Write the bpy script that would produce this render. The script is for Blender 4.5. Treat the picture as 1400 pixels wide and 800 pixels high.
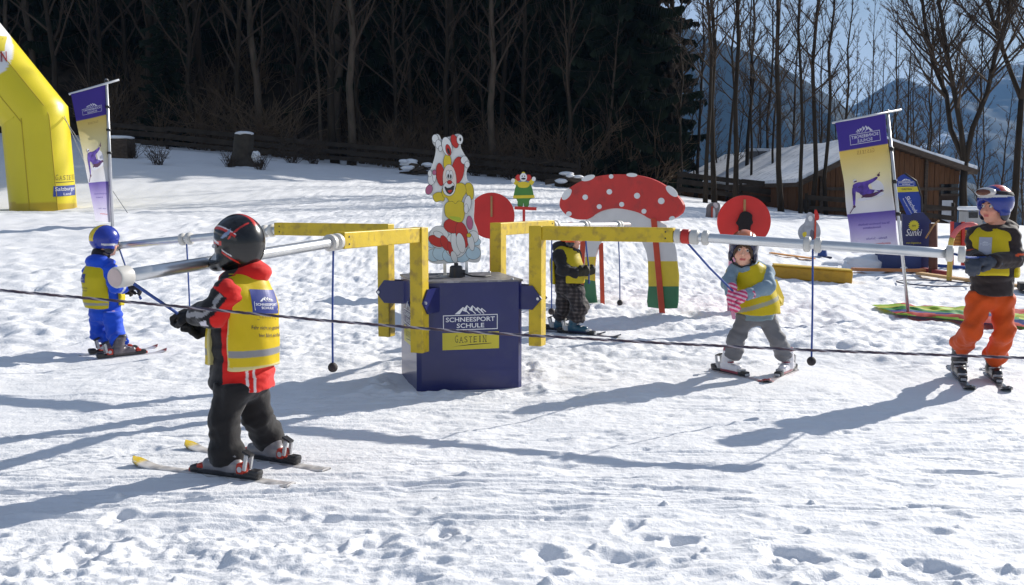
import bpy, bmesh, math, random
import numpy as np
from mathutils import Vector, Matrix

for _o in list(bpy.data.objects):
    bpy.data.objects.remove(_o)
SC = bpy.context.scene
COL = SC.collection

# ---------------------------------------------------------------- camera
F, CX, CY = 1440.0, 700.0, 400.0          # focal length and centre, in pixels of the 1400 x 800 photograph
CAM_H, PITCH = 1.36, math.atan(135 / 1440.0)
cam = bpy.data.cameras.new('camera')
cam.sensor_width, cam.lens = 36.0, 36.0 * F / 1400.0
cam.clip_start, cam.clip_end = 0.1, 9000
camera = bpy.data.objects.new('camera', cam)
COL.objects.link(camera)
camera.location = (0, 0, CAM_H)
camera.rotation_euler = (math.pi / 2 - PITCH, 0, 0)
SC.camera = camera

# ---------------------------------------------------------------- sky, sun, exposure
SUN_EL, SUN_AZ = math.radians(27.0), math.radians(51.6)     # azimuth from +Y towards +X
SUN_DIR = Vector((math.cos(SUN_EL) * math.sin(SUN_AZ), math.cos(SUN_EL) * math.cos(SUN_AZ), math.sin(SUN_EL)))
world = bpy.data.worlds.new('World')
SC.world = world
world.use_nodes = True
nt = world.node_tree
nt.nodes.clear()
w_out = nt.nodes.new('ShaderNodeOutputWorld')
w_bg = nt.nodes.new('ShaderNodeBackground')
w_sky = nt.nodes.new('ShaderNodeTexSky')
w_sky.sky_type = 'NISHITA'
w_sky.sun_disc = False
w_sky.sun_elevation, w_sky.sun_rotation = SUN_EL, SUN_AZ
w_sky.altitude, w_sky.air_density, w_sky.dust_density, w_sky.ozone_density = 900, 1.0, 0.8, 1.6
w_bg.inputs['Strength'].default_value = 0.05
# thin veil of cloud over the blue, all round the sky
w_tc = nt.nodes.new('ShaderNodeTexCoord')
w_map = nt.nodes.new('ShaderNodeMapping')
w_map.inputs['Scale'].default_value = (2.0, 2.0, 5.0)
w_noise = nt.nodes.new('ShaderNodeTexNoise')
w_noise.inputs['Scale'].default_value = 2.2
w_noise.inputs['Detail'].default_value = 6
w_ramp = nt.nodes.new('ShaderNodeValToRGB')
w_ramp.color_ramp.elements[0].position, w_ramp.color_ramp.elements[1].position = 0.33, 0.62
w_ramp.color_ramp.elements[0].color = (0.0, 0.0, 0.0, 1)
w_ramp.color_ramp.elements[1].color = (0.6, 0.6, 0.6, 1)
w_mix = nt.nodes.new('ShaderNodeMixRGB')
w_mix.inputs['Color2'].default_value = (8.4, 10.0, 13.0, 1)
nt.links.new(w_tc.outputs['Generated'], w_map.inputs['Vector'])
nt.links.new(w_map.outputs['Vector'], w_noise.inputs['Vector'])
nt.links.new(w_noise.outputs['Fac'], w_ramp.inputs['Fac'])
nt.links.new(w_ramp.outputs['Color'], w_mix.inputs['Fac'])
nt.links.new(w_sky.outputs['Color'], w_mix.inputs['Color1'])
nt.links.new(w_mix.outputs['Color'], w_bg.inputs['Color'])
nt.links.new(w_bg.outputs['Background'], w_out.inputs['Surface'])

sl = bpy.data.lights.new('sun', 'SUN')
sl.energy, sl.angle, sl.color = 5.0, math.radians(0.53), (1.0, 0.95, 0.87)
sun = bpy.data.objects.new('sun', sl)
COL.objects.link(sun)
sun.location = (40, 32, 40)
sun.rotation_euler = SUN_DIR.to_track_quat('Z', 'Y').to_euler()

SC.view_settings.view_transform = 'Standard'
SC.view_settings.look = 'None'
SC.view_settings.gamma = 1.0
SC.view_settings.use_curve_mapping = False
SC.view_settings.exposure = 0.48
SC.cycles.max_bounces = 6
SC.cycles.diffuse_bounces = 3
SC.cycles.glossy_bounces = 2
SC.cycles.volume_bounces = 0
SC.cycles.use_denoising = True

# ---------------------------------------------------------------- small helpers
def tag(o, label=None, cat=None, group=None, kind=None):
    if label: o['label'] = label
    if cat: o['category'] = cat
    if group: o['group'] = group
    if kind: o['kind'] = kind
    return o

def thing(name, loc, label, cat, group=None):
    o = bpy.data.objects.new(name, None)
    o.empty_display_size = 0.1
    COL.objects.link(o)
    o.location = loc
    return tag(o, label, cat, group)

def base_of(o):
    v = Vector((0, 0, 0))
    while o is not None:
        v += o.location
        o = o.parent
    return v

def link_mesh(name, me, parent=None, mats=None):
    o = bpy.data.objects.new(name, me)
    COL.objects.link(o)
    if parent is not None: o.parent = parent
    for m in mats or ():
        me.materials.append(m)
    return o

def kids_of(o):
    return [c for c in o.children]

def copy_tree(o, parent=None):
    c = o.copy()
    COL.objects.link(c)
    if parent is not None: c.parent = parent
    for ch in list(o.children):
        copy_tree(ch, c)
    return c

def P(px, py, Y):
    """the point at ground distance Y (metres along +Y) that the photograph shows at (px, py)"""
    xc, yc = (px - CX) / F, (CY - py) / F
    d = Vector((xc, math.cos(PITCH) + yc * math.sin(PITCH), -math.sin(PITCH) + yc * math.cos(PITCH)))
    return Vector((0, 0, CAM_H)) + d * (Y / d.y)

def proj(v):
    """column and row of the photograph at which a point lies"""
    x, y, z = v[0], v[1], v[2] - CAM_H
    d = y * math.cos(PITCH) - z * math.sin(PITCH); u = y * math.sin(PITCH) + z * math.cos(PITCH)
    return CX + F * x / d, CY - F * u / d

# ---------------------------------------------------------------- noise
def _hash(ix, iy, seed):
    n = (ix.astype(np.int64) * 374761393 + iy.astype(np.int64) * 668265263 + seed * 974634777) & 0xFFFFFFFF
    n = ((n ^ (n >> 13)) * 1274126177) & 0xFFFFFFFF
    n = n ^ (n >> 16)
    return (n & 0xFFFF).astype(np.float64) / 65535.0

def vnoise(x, y, seed=0):
    x = np.asarray(x, float); y = np.asarray(y, float)
    x0, y0 = np.floor(x), np.floor(y)
    fx, fy = x - x0, y - y0
    fx = fx * fx * fx * (fx * (fx * 6 - 15) + 10); fy = fy * fy * fy * (fy * (fy * 6 - 15) + 10)
    a, b = _hash(x0, y0, seed), _hash(x0 + 1, y0, seed)
    c, d = _hash(x0, y0 + 1, seed), _hash(x0 + 1, y0 + 1, seed)
    return (a * (1 - fx) + b * fx) * (1 - fy) + (c * (1 - fx) + d * fx) * fy * 1.0 - 0.5

def fbm(x, y, seed=0, octv=4, gain=0.5):
    s, a, ca, sa = 0.0, 1.0, math.cos(0.6), math.sin(0.6)
    for i in range(octv):
        s = s + a * vnoise(x, y, seed + i * 17)
        x, y = (x * ca - y * sa) * 2.03 + 7.1, (x * sa + y * ca) * 2.03 + 3.7
        a *= gain
    return s

# ---------------------------------------------------------------- materials
MATS = {}
def mat(name, color, rough=0.6, metal=0.0, var=0.12, vscale=6.0, bump=0.0, bscale=60.0, coat=0.0, sheen=0.0, spec=0.5, dirt=None, dirt_amt=0.0, stretch=(1, 1, 1), attr=None, transl=0.0):
    """procedural principled surface: colour broken up by noise, optional fine relief, optional dirt patches"""
    if name in MATS: return MATS[name]
    m = bpy.data.materials.new(name)
    m.use_nodes = True
    t = m.node_tree
    b = t.nodes['Principled BSDF']
    b.inputs['Roughness'].default_value = rough
    b.inputs['Metallic'].default_value = metal
    b.inputs['Coat Weight'].default_value = coat
    b.inputs['Sheen Weight'].default_value = sheen
    b.inputs['Specular IOR Level'].default_value = spec
    tc = t.nodes.new('ShaderNodeTexCoord')
    mp = t.nodes.new('ShaderNodeMapping')
    mp.inputs['Scale'].default_value = stretch
    t.links.new(tc.outputs['Object'], mp.inputs['Vector'])
    nz = t.nodes.new('ShaderNodeTexNoise')
    nz.inputs['Scale'].default_value = vscale
    nz.inputs['Detail'].default_value = 5
    t.links.new(mp.outputs['Vector'], nz.inputs['Vector'])
    mr = t.nodes.new('ShaderNodeMapRange')
    mr.inputs['From Min'].default_value, mr.inputs['From Max'].default_value = 0.25, 0.75
    mr.inputs['To Min'].default_value, mr.inputs['To Max'].default_value = 1 - var, 1 + var
    t.links.new(nz.outputs['Fac'], mr.inputs['Value'])
    mul = t.nodes.new('ShaderNodeVectorMath'); mul.operation = 'MULTIPLY'
    if attr:
        at = t.nodes.new('ShaderNodeAttribute'); at.attribute_name = attr
        t.links.new(at.outputs['Color'], mul.inputs[0])
    else:
        mul.inputs[0].default_value = color[:3]
    t.links.new(mr.outputs['Result'], mul.inputs[1])
    out = mul.outputs['Vector']
    if dirt is not None:
        n2 = t.nodes.new('ShaderNodeTexNoise'); n2.inputs['Scale'].default_value = vscale * 2.3; n2.inputs['Detail'].default_value = 8
        t.links.new(mp.outputs['Vector'], n2.inputs['Vector'])
        rp = t.nodes.new('ShaderNodeMapRange')
        rp.inputs['From Min'].default_value, rp.inputs['From Max'].default_value = 0.52, 0.68
        rp.inputs['To Max'].default_value = dirt_amt
        t.links.new(n2.outputs['Fac'], rp.inputs['Value'])
        mx = t.nodes.new('ShaderNodeMixRGB')
        mx.inputs['Color2'].default_value = (*dirt, 1)
        t.links.new(rp.outputs['Result'], mx.inputs['Fac'])
        t.links.new(out, mx.inputs['Color1'])
        out = mx.outputs['Color']
    t.links.new(out, b.inputs['Base Color'])
    if transl:
        b.inputs['Subsurface Weight'].default_value = 0.0
        tr = t.nodes.new('ShaderNodeBsdfTranslucent')
        t.links.new(out, tr.inputs['Color'])
        mxs = t.nodes.new('ShaderNodeMixShader'); mxs.inputs['Fac'].default_value = transl
        t.links.new(b.outputs['BSDF'], mxs.inputs[1]); t.links.new(tr.outputs['BSDF'], mxs.inputs[2])
        t.links.new(mxs.outputs['Shader'], t.nodes['Material Output'].inputs['Surface'])
    if bump:
        n3 = t.nodes.new('ShaderNodeTexNoise'); n3.inputs['Scale'].default_value = bscale; n3.inputs['Detail'].default_value = 4
        t.links.new(mp.outputs['Vector'], n3.inputs['Vector'])
        bp = t.nodes.new('ShaderNodeBump'); bp.inputs['Strength'].default_value = bump; bp.inputs['Distance'].default_value = 0.01
        t.links.new(n3.outputs['Fac'], bp.inputs['Height'])
        t.links.new(bp.outputs['Normal'], b.inputs['Normal'])
    MATS[name] = m
    return m

# ---------------------------------------------------------------- mesh builder (world coordinates)
class MB:
    def __init__(s):
        s.v, s.f, s.m, s.c = [], [], [], []
    def add(s, vs, fs, mi=0):
        o = len(s.v)
        s.v.extend([tuple(v) for v in vs])
        s.f.extend([tuple(i + o for i in f) for f in fs])
        s.m.extend([mi] * len(fs))
        return s
    def box(s, c, size, R=None, mi=0, bev=0.0):
        """box with optional chamfered edges; R is a 3x3 rotation"""
        bm = bmesh.new()
        bmesh.ops.create_cube(bm, size=1.0)
        for v in bm.verts: v.co = Vector((v.co.x * size[0], v.co.y * size[1], v.co.z * size[2]))
        if bev > 0:
            bmesh.ops.bevel(bm, geom=list(bm.edges), offset=bev, segments=2, affect='EDGES', profile=0.5)
        bm.verts.index_update()
        vs = [v.co.copy() for v in bm.verts]
        fs = [[v.index for v in f.verts] for f in bm.faces]
        bm.free()
        c = Vector(c)
        vs = [c + (R @ v if R is not None else v) for v in vs]
        return s.add(vs, fs, mi)
    def bar(s, a, b, w, h, up=(0, 0, 1), mi=0, bev=0.0):
        a, b = Vector(a), Vector(b)
        x = (b - a).normalized(); u = Vector(up)
        y = u.cross(x)
        if y.length < 1e-5: y = Vector((0, 1, 0)).cross(x)
        y.normalize(); z = x.cross(y)
        R = Matrix((x, y, z)).transposed()
        return s.box((a + b) / 2, ((b - a).length, w, h), R, mi, bev)
    def tube(s, pts, rads, n=8, mi=0, caps=True):
        pts = [Vector(p) for p in pts]
        if not hasattr(rads, '__len__'): rads = [rads] * len(pts)
        t0 = (pts[1] - pts[0]).normalized()
        ref = Vector((0, 0, 1)) if abs(t0.z) < 0.9 else Vector((1, 0, 0))
        nx = ref.cross(t0).normalized()
        vs = []
        for i, p in enumerate(pts):
            t = ((pts[min(i + 1, len(pts) - 1)] - pts[max(i - 1, 0)])).normalized()
            nx = (nx - t * nx.dot(t)).normalized(); ny = t.cross(nx)
            for k in range(n):
                a = 2 * math.pi * k / n
                vs.append(p + (nx * math.cos(a) + ny * math.sin(a)) * rads[i])
        fs = []
        for i in range(len(pts) - 1):
            for k in range(n):
                fs.append((i * n + k, i * n + (k + 1) % n, (i + 1) * n + (k + 1) % n, (i + 1) * n + k))
        if caps:
            fs.append(tuple(range(n - 1, -1, -1))); fs.append(tuple((len(pts) - 1) * n + k for k in range(n)))
        return s.add(vs, fs, mi)
    def ball(s, c, r, n=12, mi=0, sc=(1, 1, 1)):
        m = n // 2
        vs, fs = [], []
        for i in range(m + 1):
            th = math.pi * i / m
            for k in range(n):
                a = 2 * math.pi * k / n
                vs.append(Vector(c) + Vector((r * sc[0] * math.sin(th) * math.cos(a), r * sc[1] * math.sin(th) * math.sin(a), r * sc[2] * math.cos(th))))
        for i in range(m):
            for k in range(n):
                q = (i * n + k, (i + 1) * n + k, (i + 1) * n + (k + 1) % n, i * n + (k + 1) % n)
                fs.append(q)
        return s.add(vs, fs, mi)
    def slab(s, pts2, mapf, t0, t1, mi=0, back=True):
        """outline in 2-D extruded between offsets t0 and t1; mapf(u, v, t) -> 3-D"""
        n = len(pts2)
        vs = [mapf(u, v, t1) for u, v in pts2] + [mapf(u, v, t0) for u, v in pts2]
        fs = [tuple(range(n))]
        if back: fs.append(tuple(range(2 * n - 1, n - 1, -1)))
        for k in range(n):
            fs.append((k, n + k, n + (k + 1) % n, (k + 1) % n))
        return s.add(vs, fs, mi)
    def build(s, name, mats, parent=None, smooth=False, tri=False, fix=True):
        off = base_of(parent) if parent is not None else Vector((0, 0, 0))
        me = bpy.data.meshes.new(name)
        me.from_pydata([(v[0] - off.x, v[1] - off.y, v[2] - off.z) for v in s.v], [], s.f)
        if not isinstance(mats, (list, tuple)): mats = [mats]
        for m in mats: me.materials.append(m)
        if len(mats) > 1: me.polygons.foreach_set('material_index', s.m)
        if fix:
            bm = bmesh.new(); bm.from_mesh(me)
            bmesh.ops.recalc_face_normals(bm, faces=bm.faces)
            bm.to_mesh(me); bm.free()
        if smooth:
            me.polygons.foreach_set('use_smooth', [True] * len(me.polygons))
            if smooth == 'auto':
                me.set_sharp_from_angle(angle=math.radians(38))
        o = bpy.data.objects.new(name, me)
        COL.objects.link(o)
        if parent is not None: o.parent = parent
        return o

def circle2(cx, cy, rx, ry=None, n=28, rot=0.0):
    ry = rx if ry is None else ry
    out = []
    for k in range(n):
        a = 2 * math.pi * k / n
        x, y = rx * math.cos(a), ry * math.sin(a)
        out.append((cx + x * math.cos(rot) - y * math.sin(rot), cy + x * math.sin(rot) + y * math.cos(rot)))
    return out

def smooth2(pts, it=2, closed=True):
    """Chaikin corner cutting of a closed outline"""
    for _ in range(it):
        out = []
        n = len(pts)
        for i in range(n):
            a, b = pts[i], pts[(i + 1) % n]
            out.append((a[0] * .75 + b[0] * .25, a[1] * .75 + b[1] * .25))
            out.append((a[0] * .25 + b[0] * .75, a[1] * .25 + b[1] * .75))
        pts = out
    return pts

# ---------------------------------------------------------------- lettering
_TXT = {}
def text2(txt, bold=0.0, res=3):
    """flat letters as (vertices 2-D, faces, width), cap height about 0.7 units per size 1, origin at left baseline"""
    key = (txt, bold, res)
    if key not in _TXT:
        cu = bpy.data.curves.new('lettering', 'FONT')
        cu.body = txt; cu.size = 1.0; cu.resolution_u = res; cu.offset = bold
        ob = bpy.data.objects.new('lettering', cu)
        COL.objects.link(ob)
        me = bpy.data.meshes.new_from_object(ob)
        vs = [(v.co.x, v.co.y) for v in me.vertices]
        fs = [tuple(p.vertices) for p in me.polygons]
        bpy.data.objects.remove(ob); bpy.data.curves.remove(cu); bpy.data.meshes.remove(me)
        xs = [v[0] for v in vs] or [0, 1]
        x0, x1 = min(xs), max(xs)
        _TXT[key] = ([(x - x0, y) for x, y in vs], fs, x1 - x0)
    return _TXT[key]

def put_text(mb, txt, mapf, x, y, w=None, h=None, align='c', bold=0.0, mi=0, t=0.0, slant=0.0, res=3):
    """letters of cap height h (and, if given, total width w) at (x, y) in the (u, v) frame of mapf"""
    vs, fs, tw = text2(txt, bold, res)
    sy = h / 0.69
    sx = (w / tw) if w else sy
    wd = tw * sx
    x0 = x - wd / 2 if align == 'c' else x - (wd if align == 'r' else 0)
    mb.add([mapf(x0 + a * sx + slant * b * sy, y + b * sy, t) for a, b in vs], fs, mi)

def put_poly(mb, pts, mapf, t=0.0, mi=0):
    mb.add([mapf(u, v, t) for u, v in pts], [tuple(range(len(pts)))], mi)

def put_line(mb, a, b, w, mapf, t=0.0, mi=0):
    dx, dy = b[0] - a[0], b[1] - a[1]
    l = math.hypot(dx, dy) or 1
    nx, ny = -dy / l * w / 2, dx / l * w / 2
    put_poly(mb, [(a[0] - nx, a[1] - ny), (b[0] - nx, b[1] - ny), (b[0] + nx, b[1] + ny), (a[0] + nx, a[1] + ny)], mapf, t, mi)

def put_serif(mb, txt, mapf, x, y, w, h, mi=0, t=0.0):
    """narrow capitals with slab serifs, spaced over width w"""
    n = len(txt); adv = w / n
    for i, ch in enumerate(txt):
        cx = x - w / 2 + adv * (i + .5)
        hh = h * (1.22 if i == 0 else 1.0)
        cw = adv * (.18 if ch == 'I' else .66)
        put_text(mb, ch, mapf, cx, y, cw, hh, 'c', -0.012, mi, t)
        sw = h * .09
        if ch in 'ATEIN':
            xs = {'A': (-.33, .33), 'T': (0,), 'E': (-.24,), 'I': (0,), 'N': (-.28, .28)}[ch]
            for q in xs:
                put_line(mb, (cx + (q - .16) * adv, y), (cx + (q + .16) * adv, y), sw, mapf, t + .0002, mi)
                if ch in 'IN': put_line(mb, (cx + (q - .16) * adv, y + hh), (cx + (q + .16) * adv, y + hh), sw, mapf, t + .0002, mi)

def ski_school_logo(white, mapf, x, y, w, t=0.0):
    """peaks over a framed two-line name; (x, y) is the bottom centre of the frame, w its width"""
    fh = w * .262
    lw = w * .014
    X0, X1 = x - w / 2, x + w / 2
    for a, b in (((X0, y), (X1, y)), ((X0, y + fh), (X1, y + fh))):
        put_line(white, (a[0] - lw / 2, a[1]), (b[0] + lw / 2, b[1]), lw, mapf, t)
    for xx in (X0, X1):
        put_line(white, (xx, y + lw / 2), (xx, y + fh - lw / 2), lw, mapf, t + .0002)
    put_text(white, 'SCHNEESPORT', mapf, x, y + fh * .56, w * .91, fh * .30, bold=.014, t=t)
    put_text(white, 'SCHULE', mapf, x, y + fh * .13, w * .51, fh * .30, bold=.014, t=t)
    yb = y + fh + w * .022
    pk = [(-.29, .0, -.145, .125, -.02, .0), (-.15, .065, -.07, .158, .095, .0), (-.03, .075, .03, .152, .19, .0), (.075, .07, .13, .118, .25, .0), (.17, .06, .205, .098, .285, .03)]
    for (ax, ay, px_, py_, bx, by) in pk:
        # lit flank, then a slim dark gap, then the thin far edge
        put_poly(white, [(x + ax * w, yb + ay * w), (x + (ax + (bx - ax) * .34) * w, yb), (x + (px_ + .01) * w, yb + (py_ - .035) * w), (x + px_ * w, yb + py_ * w)] if ay == 0 else
                 [(x + ax * w, yb + ay * w), (x + (ax + .07) * w, yb + ay * .55 * w), (x + (px_ + .012) * w, yb + (py_ - .04) * w), (x + px_ * w, yb + py_ * w)], mapf, t)
        put_line(white, (x + px_ * w, yb + py_ * w), (x + bx * w, yb + by * w), w * .016, mapf, t + .0003)

# ---------------------------------------------------------------- distance-field modelling for soft, continuous bodies and clothes
def A(v): return np.array(tuple(v), dtype=np.float32)

def seg_t(p, a, b):
    a, b = A(a), A(b)
    ab = b - a
    return np.clip(((p - a) @ ab) / max(float(ab @ ab), 1e-9), 0, 1)

def cap(p, a, b, ra, rb=None):
    rb = ra if rb is None else rb
    t = seg_t(p, a, b)
    q = p - (A(a) + t[:, None] * (A(b) - A(a)))
    return np.sqrt((q * q).sum(1)) - (ra + (rb - ra) * t)

def ell(p, c, r, R=None):
    q = p - A(c)
    if R is not None: q = q @ R            # columns of R are the axes
    r = np.array(r, np.float32)
    k0 = np.sqrt(((q / r) ** 2).sum(1)); k1 = np.sqrt(((q / (r * r)) ** 2).sum(1))
    return k0 * (k0 - 1) / np.maximum(k1, 1e-6)

def rbox(p, c, h, R=None, r=0.01):
    q = p - A(c)
    if R is not None: q = q @ R
    q = np.abs(q) - (np.array(h, np.float32) - r)
    return np.sqrt((np.maximum(q, 0) ** 2).sum(1)) + np.minimum(q.max(1), 0) - r

def smin(a, b, k):
    h = np.clip(.5 + .5 * (b - a) / k, 0, 1)
    return b * (1 - h) + a * h - k * h * (1 - h)

def smax(a, b, k): return -smin(-a, -b, k)

def chain(p, pts, rads, k=.02):
    d = None
    for i in range(len(pts) - 1):
        e = cap(p, pts[i], pts[i + 1], rads[i], rads[i + 1])
        d = e if d is None else smin(d, e, k)
    return d

def folds(p, amp, fr, seed=0, aniso=(1, 1, 1.6)):
    """shallow cloth folds as a displacement"""
    rs = np.random.RandomState(seed)
    q = p * np.array(aniso, np.float32) * fr
    o = 0
    for i in range(3):
        d1, d2 = rs.randn(3).astype(np.float32), rs.randn(3).astype(np.float32)
        d1 /= np.linalg.norm(d1); d2 /= np.linalg.norm(d2)
        o = o + np.sin(q @ d1 * (1 + .5 * i) + 1.9 * np.sin(q @ d2 * .8 + i)) / (1 + .6 * i)
    return amp * o / 1.6

def frame(fwd, up=(0, 0, 1)):
    f = Vector(fwd).normalized(); u = Vector(up)
    r = f.cross(u).normalized(); u = r.cross(f)
    return np.array([tuple(r), tuple(f), tuple(u)], np.float32).T    # columns right, forward, up

def sdf_mesh(f, lo, hi, res, name, parent, m, colf=None, smooth_it=0):
    """surface nets of the zero level of f inside the box lo..hi (world coordinates)"""
    lo = np.array(tuple(lo), np.float32); hi = np.array(tuple(hi), np.float32)
    n = np.maximum(np.ceil((hi - lo) / res).astype(int) + 1, 4)
    ax = [lo[i] + res * np.arange(n[i], dtype=np.float32) for i in range(3)]
    D = np.empty(tuple(n), np.float32)
    step = max(1, int(400000 // (n[1] * n[2])))
    for i in range(0, n[0], step):
        g = np.stack(np.meshgrid(ax[0][i:i + step], ax[1], ax[2], indexing='ij'), -1)
        D[i:i + step] = f(g.reshape(-1, 3)).reshape(g.shape[:3])
    S = D < 0
    S[0], S[-1], S[:, 0], S[:, -1], S[:, :, 0], S[:, :, -1] = False, False, False, False, False, False
    D = np.where(S, np.minimum(D, -1e-6), np.maximum(D, 1e-6))
    cor = [(i, j, k) for i in (0, 1) for j in (0, 1) for k in (0, 1)]
    nc = n - 1
    def sl(arr, c): return arr[c[0]:c[0] + nc[0], c[1]:c[1] + nc[1], c[2]:c[2] + nc[2]]
    cnt = sum(sl(S, c).astype(np.int8) for c in cor)
    act = (cnt > 0) & (cnt < 8)
    idx = np.argwhere(act)
    ids = -np.ones(tuple(nc), np.int64)
    ids[act] = np.arange(len(idx))
    acc = np.zeros((len(idx), 3), np.float32); num = np.zeros(len(idx), np.float32)
    I = idx
    for c in cor:
        for a in range(3):
            if c[a] == 0:
                e = list(c); e[a] = 1
                d0 = D[I[:, 0] + c[0], I[:, 1] + c[1], I[:, 2] + c[2]]
                d1 = D[I[:, 0] + e[0], I[:, 1] + e[1], I[:, 2] + e[2]]
                x = (d0 < 0) != (d1 < 0)
                t = np.where(x, d0 / np.where(x, d0 - d1, 1), 0)
                pos = np.tile(np.array(c, np.float32), (len(I), 1)); pos[:, a] += t
                acc[x] += pos[x]; num += x
    V = lo + (idx + acc / num[:, None]) * res
    quads = []
    for a in range(3):
        b, c = (a + 1) % 3, (a + 2) % 3
        s0 = [slice(None)] * 3; s1 = [slice(None)] * 3
        s0[a], s1[a] = slice(0, n[a] - 1), slice(1, n[a])
        d0, d1 = S[tuple(s0)], S[tuple(s1)]
        E = np.argwhere(d0 != d1)
        ok = (E[:, b] > 0) & (E[:, c] > 0) & (E[:, b] < nc[b]) & (E[:, c] < nc[c])
        E = E[ok]
        inside = S[E[:, 0], E[:, 1], E[:, 2]]
        q = []
        for (ob, oc) in ((1, 1), (0, 1), (0, 0), (1, 0)):
            g = E.copy(); g[:, b] -= ob; g[:, c] -= oc
            q.append(ids[g[:, 0], g[:, 1], g[:, 2]])
        q = np.stack(q, 1)
        q[~inside] = q[~inside][:, ::-1]
        quads.append(q)
    Q = np.concatenate(quads)
    Q = Q[(Q >= 0).all(1)]
    off = base_of(parent) if parent is not None else Vector((0, 0, 0))
    me = bpy.data.meshes.new(name)
    me.vertices.add(len(V)); me.vertices.foreach_set('co', (V - A(off)).astype(np.float32).ravel())
    me.loops.add(len(Q) * 4); me.loops.foreach_set('vertex_index', Q.astype(np.int32).ravel())
    me.polygons.add(len(Q))
    me.polygons.foreach_set('loop_start', np.arange(0, len(Q) * 4, 4, dtype=np.int32))
    me.update(calc_edges=True)
    me.validate()
    me.polygons.foreach_set('use_smooth', [True] * len(me.polygons))
    if colf is not None:
        ca = me.attributes.new('Col', 'FLOAT_COLOR', 'POINT')
        c = np.ones((len(V), 4), np.float32); c[:, :3] = colf(V)
        ca.data.foreach_set('color', c.ravel())
    me.materials.append(m)
    return link_mesh(name, me, parent)

def snap(f, p, d, tmax=0.5):
    """march from p along d onto the zero level of f"""
    p = np.array([tuple(q) for q in p], np.float32); d = A(Vector(d).normalized())
    t = np.zeros(len(p), np.float32)
    for _ in range(48):
        t = np.minimum(t + np.clip(f(p + t[:, None] * d), -.02, .03) * .7, tmax)
    return p + t[:, None] * d
# ================================================================ THE GROUND
_U = np.array([-1.2, -.6, -.38, -.2, 0, .2, .36, .6, 1.2])
_Y = np.array([0, 9, 12, 16, 20, 28, 35, 45, 55, 100, 200])
_Z = np.array([  # rows: Y, columns: sideways slope U = X / Y
    [0] * 9,
    [0] * 9,
    [.25, .25, .22, .1, .02, .0, -.08, -.08, -.05],
    [.65, .65, .62, .45, .32, .14, -.06, -.05, 0],
    [.9, .9, .92, .85, .80, .35, .06, .05, .1],
    [.95, .88, .9, 1.0, .95, .62, .30, .2, .2],
    [2.2, 2.2, 2.1, 1.75, 1.2, .85, .34, .25, .2],
    [3.7, 3.7, 3.5, 2.65, 1.98, 1.2, .1, -.5, -.5],
    [5.2, 5.2, 4.6, 3.3, 2.6, .6, -2.5, -4, -4],
    [6, 6, 5.5, 4, 2, -6, -16, -18, -18],
    [6, 6, 5, 2, -8, -24, -34, -36, -36]], float)
_fy = np.linspace(0, 200, 801); _fu = np.linspace(-1.2, 1.2, 121)
_t = np.stack([np.interp(_fy, _Y, _Z[:, j]) for j in range(9)], 1)
_t = np.stack([np.interp(_fu, _U, _t[i]) for i in range(len(_fy))], 0)
def _blur(a, k, axis):
    pad = [(0, 0), (0, 0)]; pad[axis] = (k, k)
    b = np.pad(a, pad, mode='edge'); c = np.cumsum(b, axis)
    c = np.insert(c, 0, 0, axis)
    n = a.shape[axis]
    return (np.take(c, np.arange(2 * k + 1, 2 * k + 1 + n), axis) - np.take(c, np.arange(n), axis)) / (2 * k + 1)
for _ in range(2):
    _t = _blur(_blur(_t, 6, 0), 5, 1)

def gz(x, y):
    """large shape of the snow field"""
    x = np.asarray(x, float); y = np.asarray(y, float)
    u = np.clip(x / np.maximum(y, 5.0), -1.19, 1.19); yy = np.clip(y, 0, 199.5)
    a = yy / 0.25; i = np.floor(a).astype(int); fa = a - i
    b = (u + 1.2) / 0.02; j = np.floor(b).astype(int); fb = b - j
    i1 = np.minimum(i + 1, 800); j1 = np.minimum(j + 1, 120)
    return (_t[i, j] * (1 - fb) + _t[i, j1] * fb) * (1 - fa) + (_t[i1, j] * (1 - fb) + _t[i1, j1] * fb) * fa

def G(px, py=None, Y=None):
    """ground point: at distance Y in the direction of column px"""
    X = P(px, 400, Y).x
    return Vector((X, Y, float(gz(X, Y))))

CC = Vector((-.385, 7.68, 0))                          # centre of the carousel

FEET = [(-1.45, 5.05, .55), (-1.30, 5.33, .55), (-3.27, 8.72, .5), (.62, 10.1, .55), (1.72, 7.75, .5), (2.05, 7.8, .45), (3.25, 7.4, .5), (3.48, 7.35, .5)]
def packed(x, y):
    m = 0
    for fx, fy, fr in FEET: m = np.maximum(m, np.exp(-(((x - fx) ** 2 + (y - fy) ** 2) / fr ** 2) ** 2))
    return m

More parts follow.
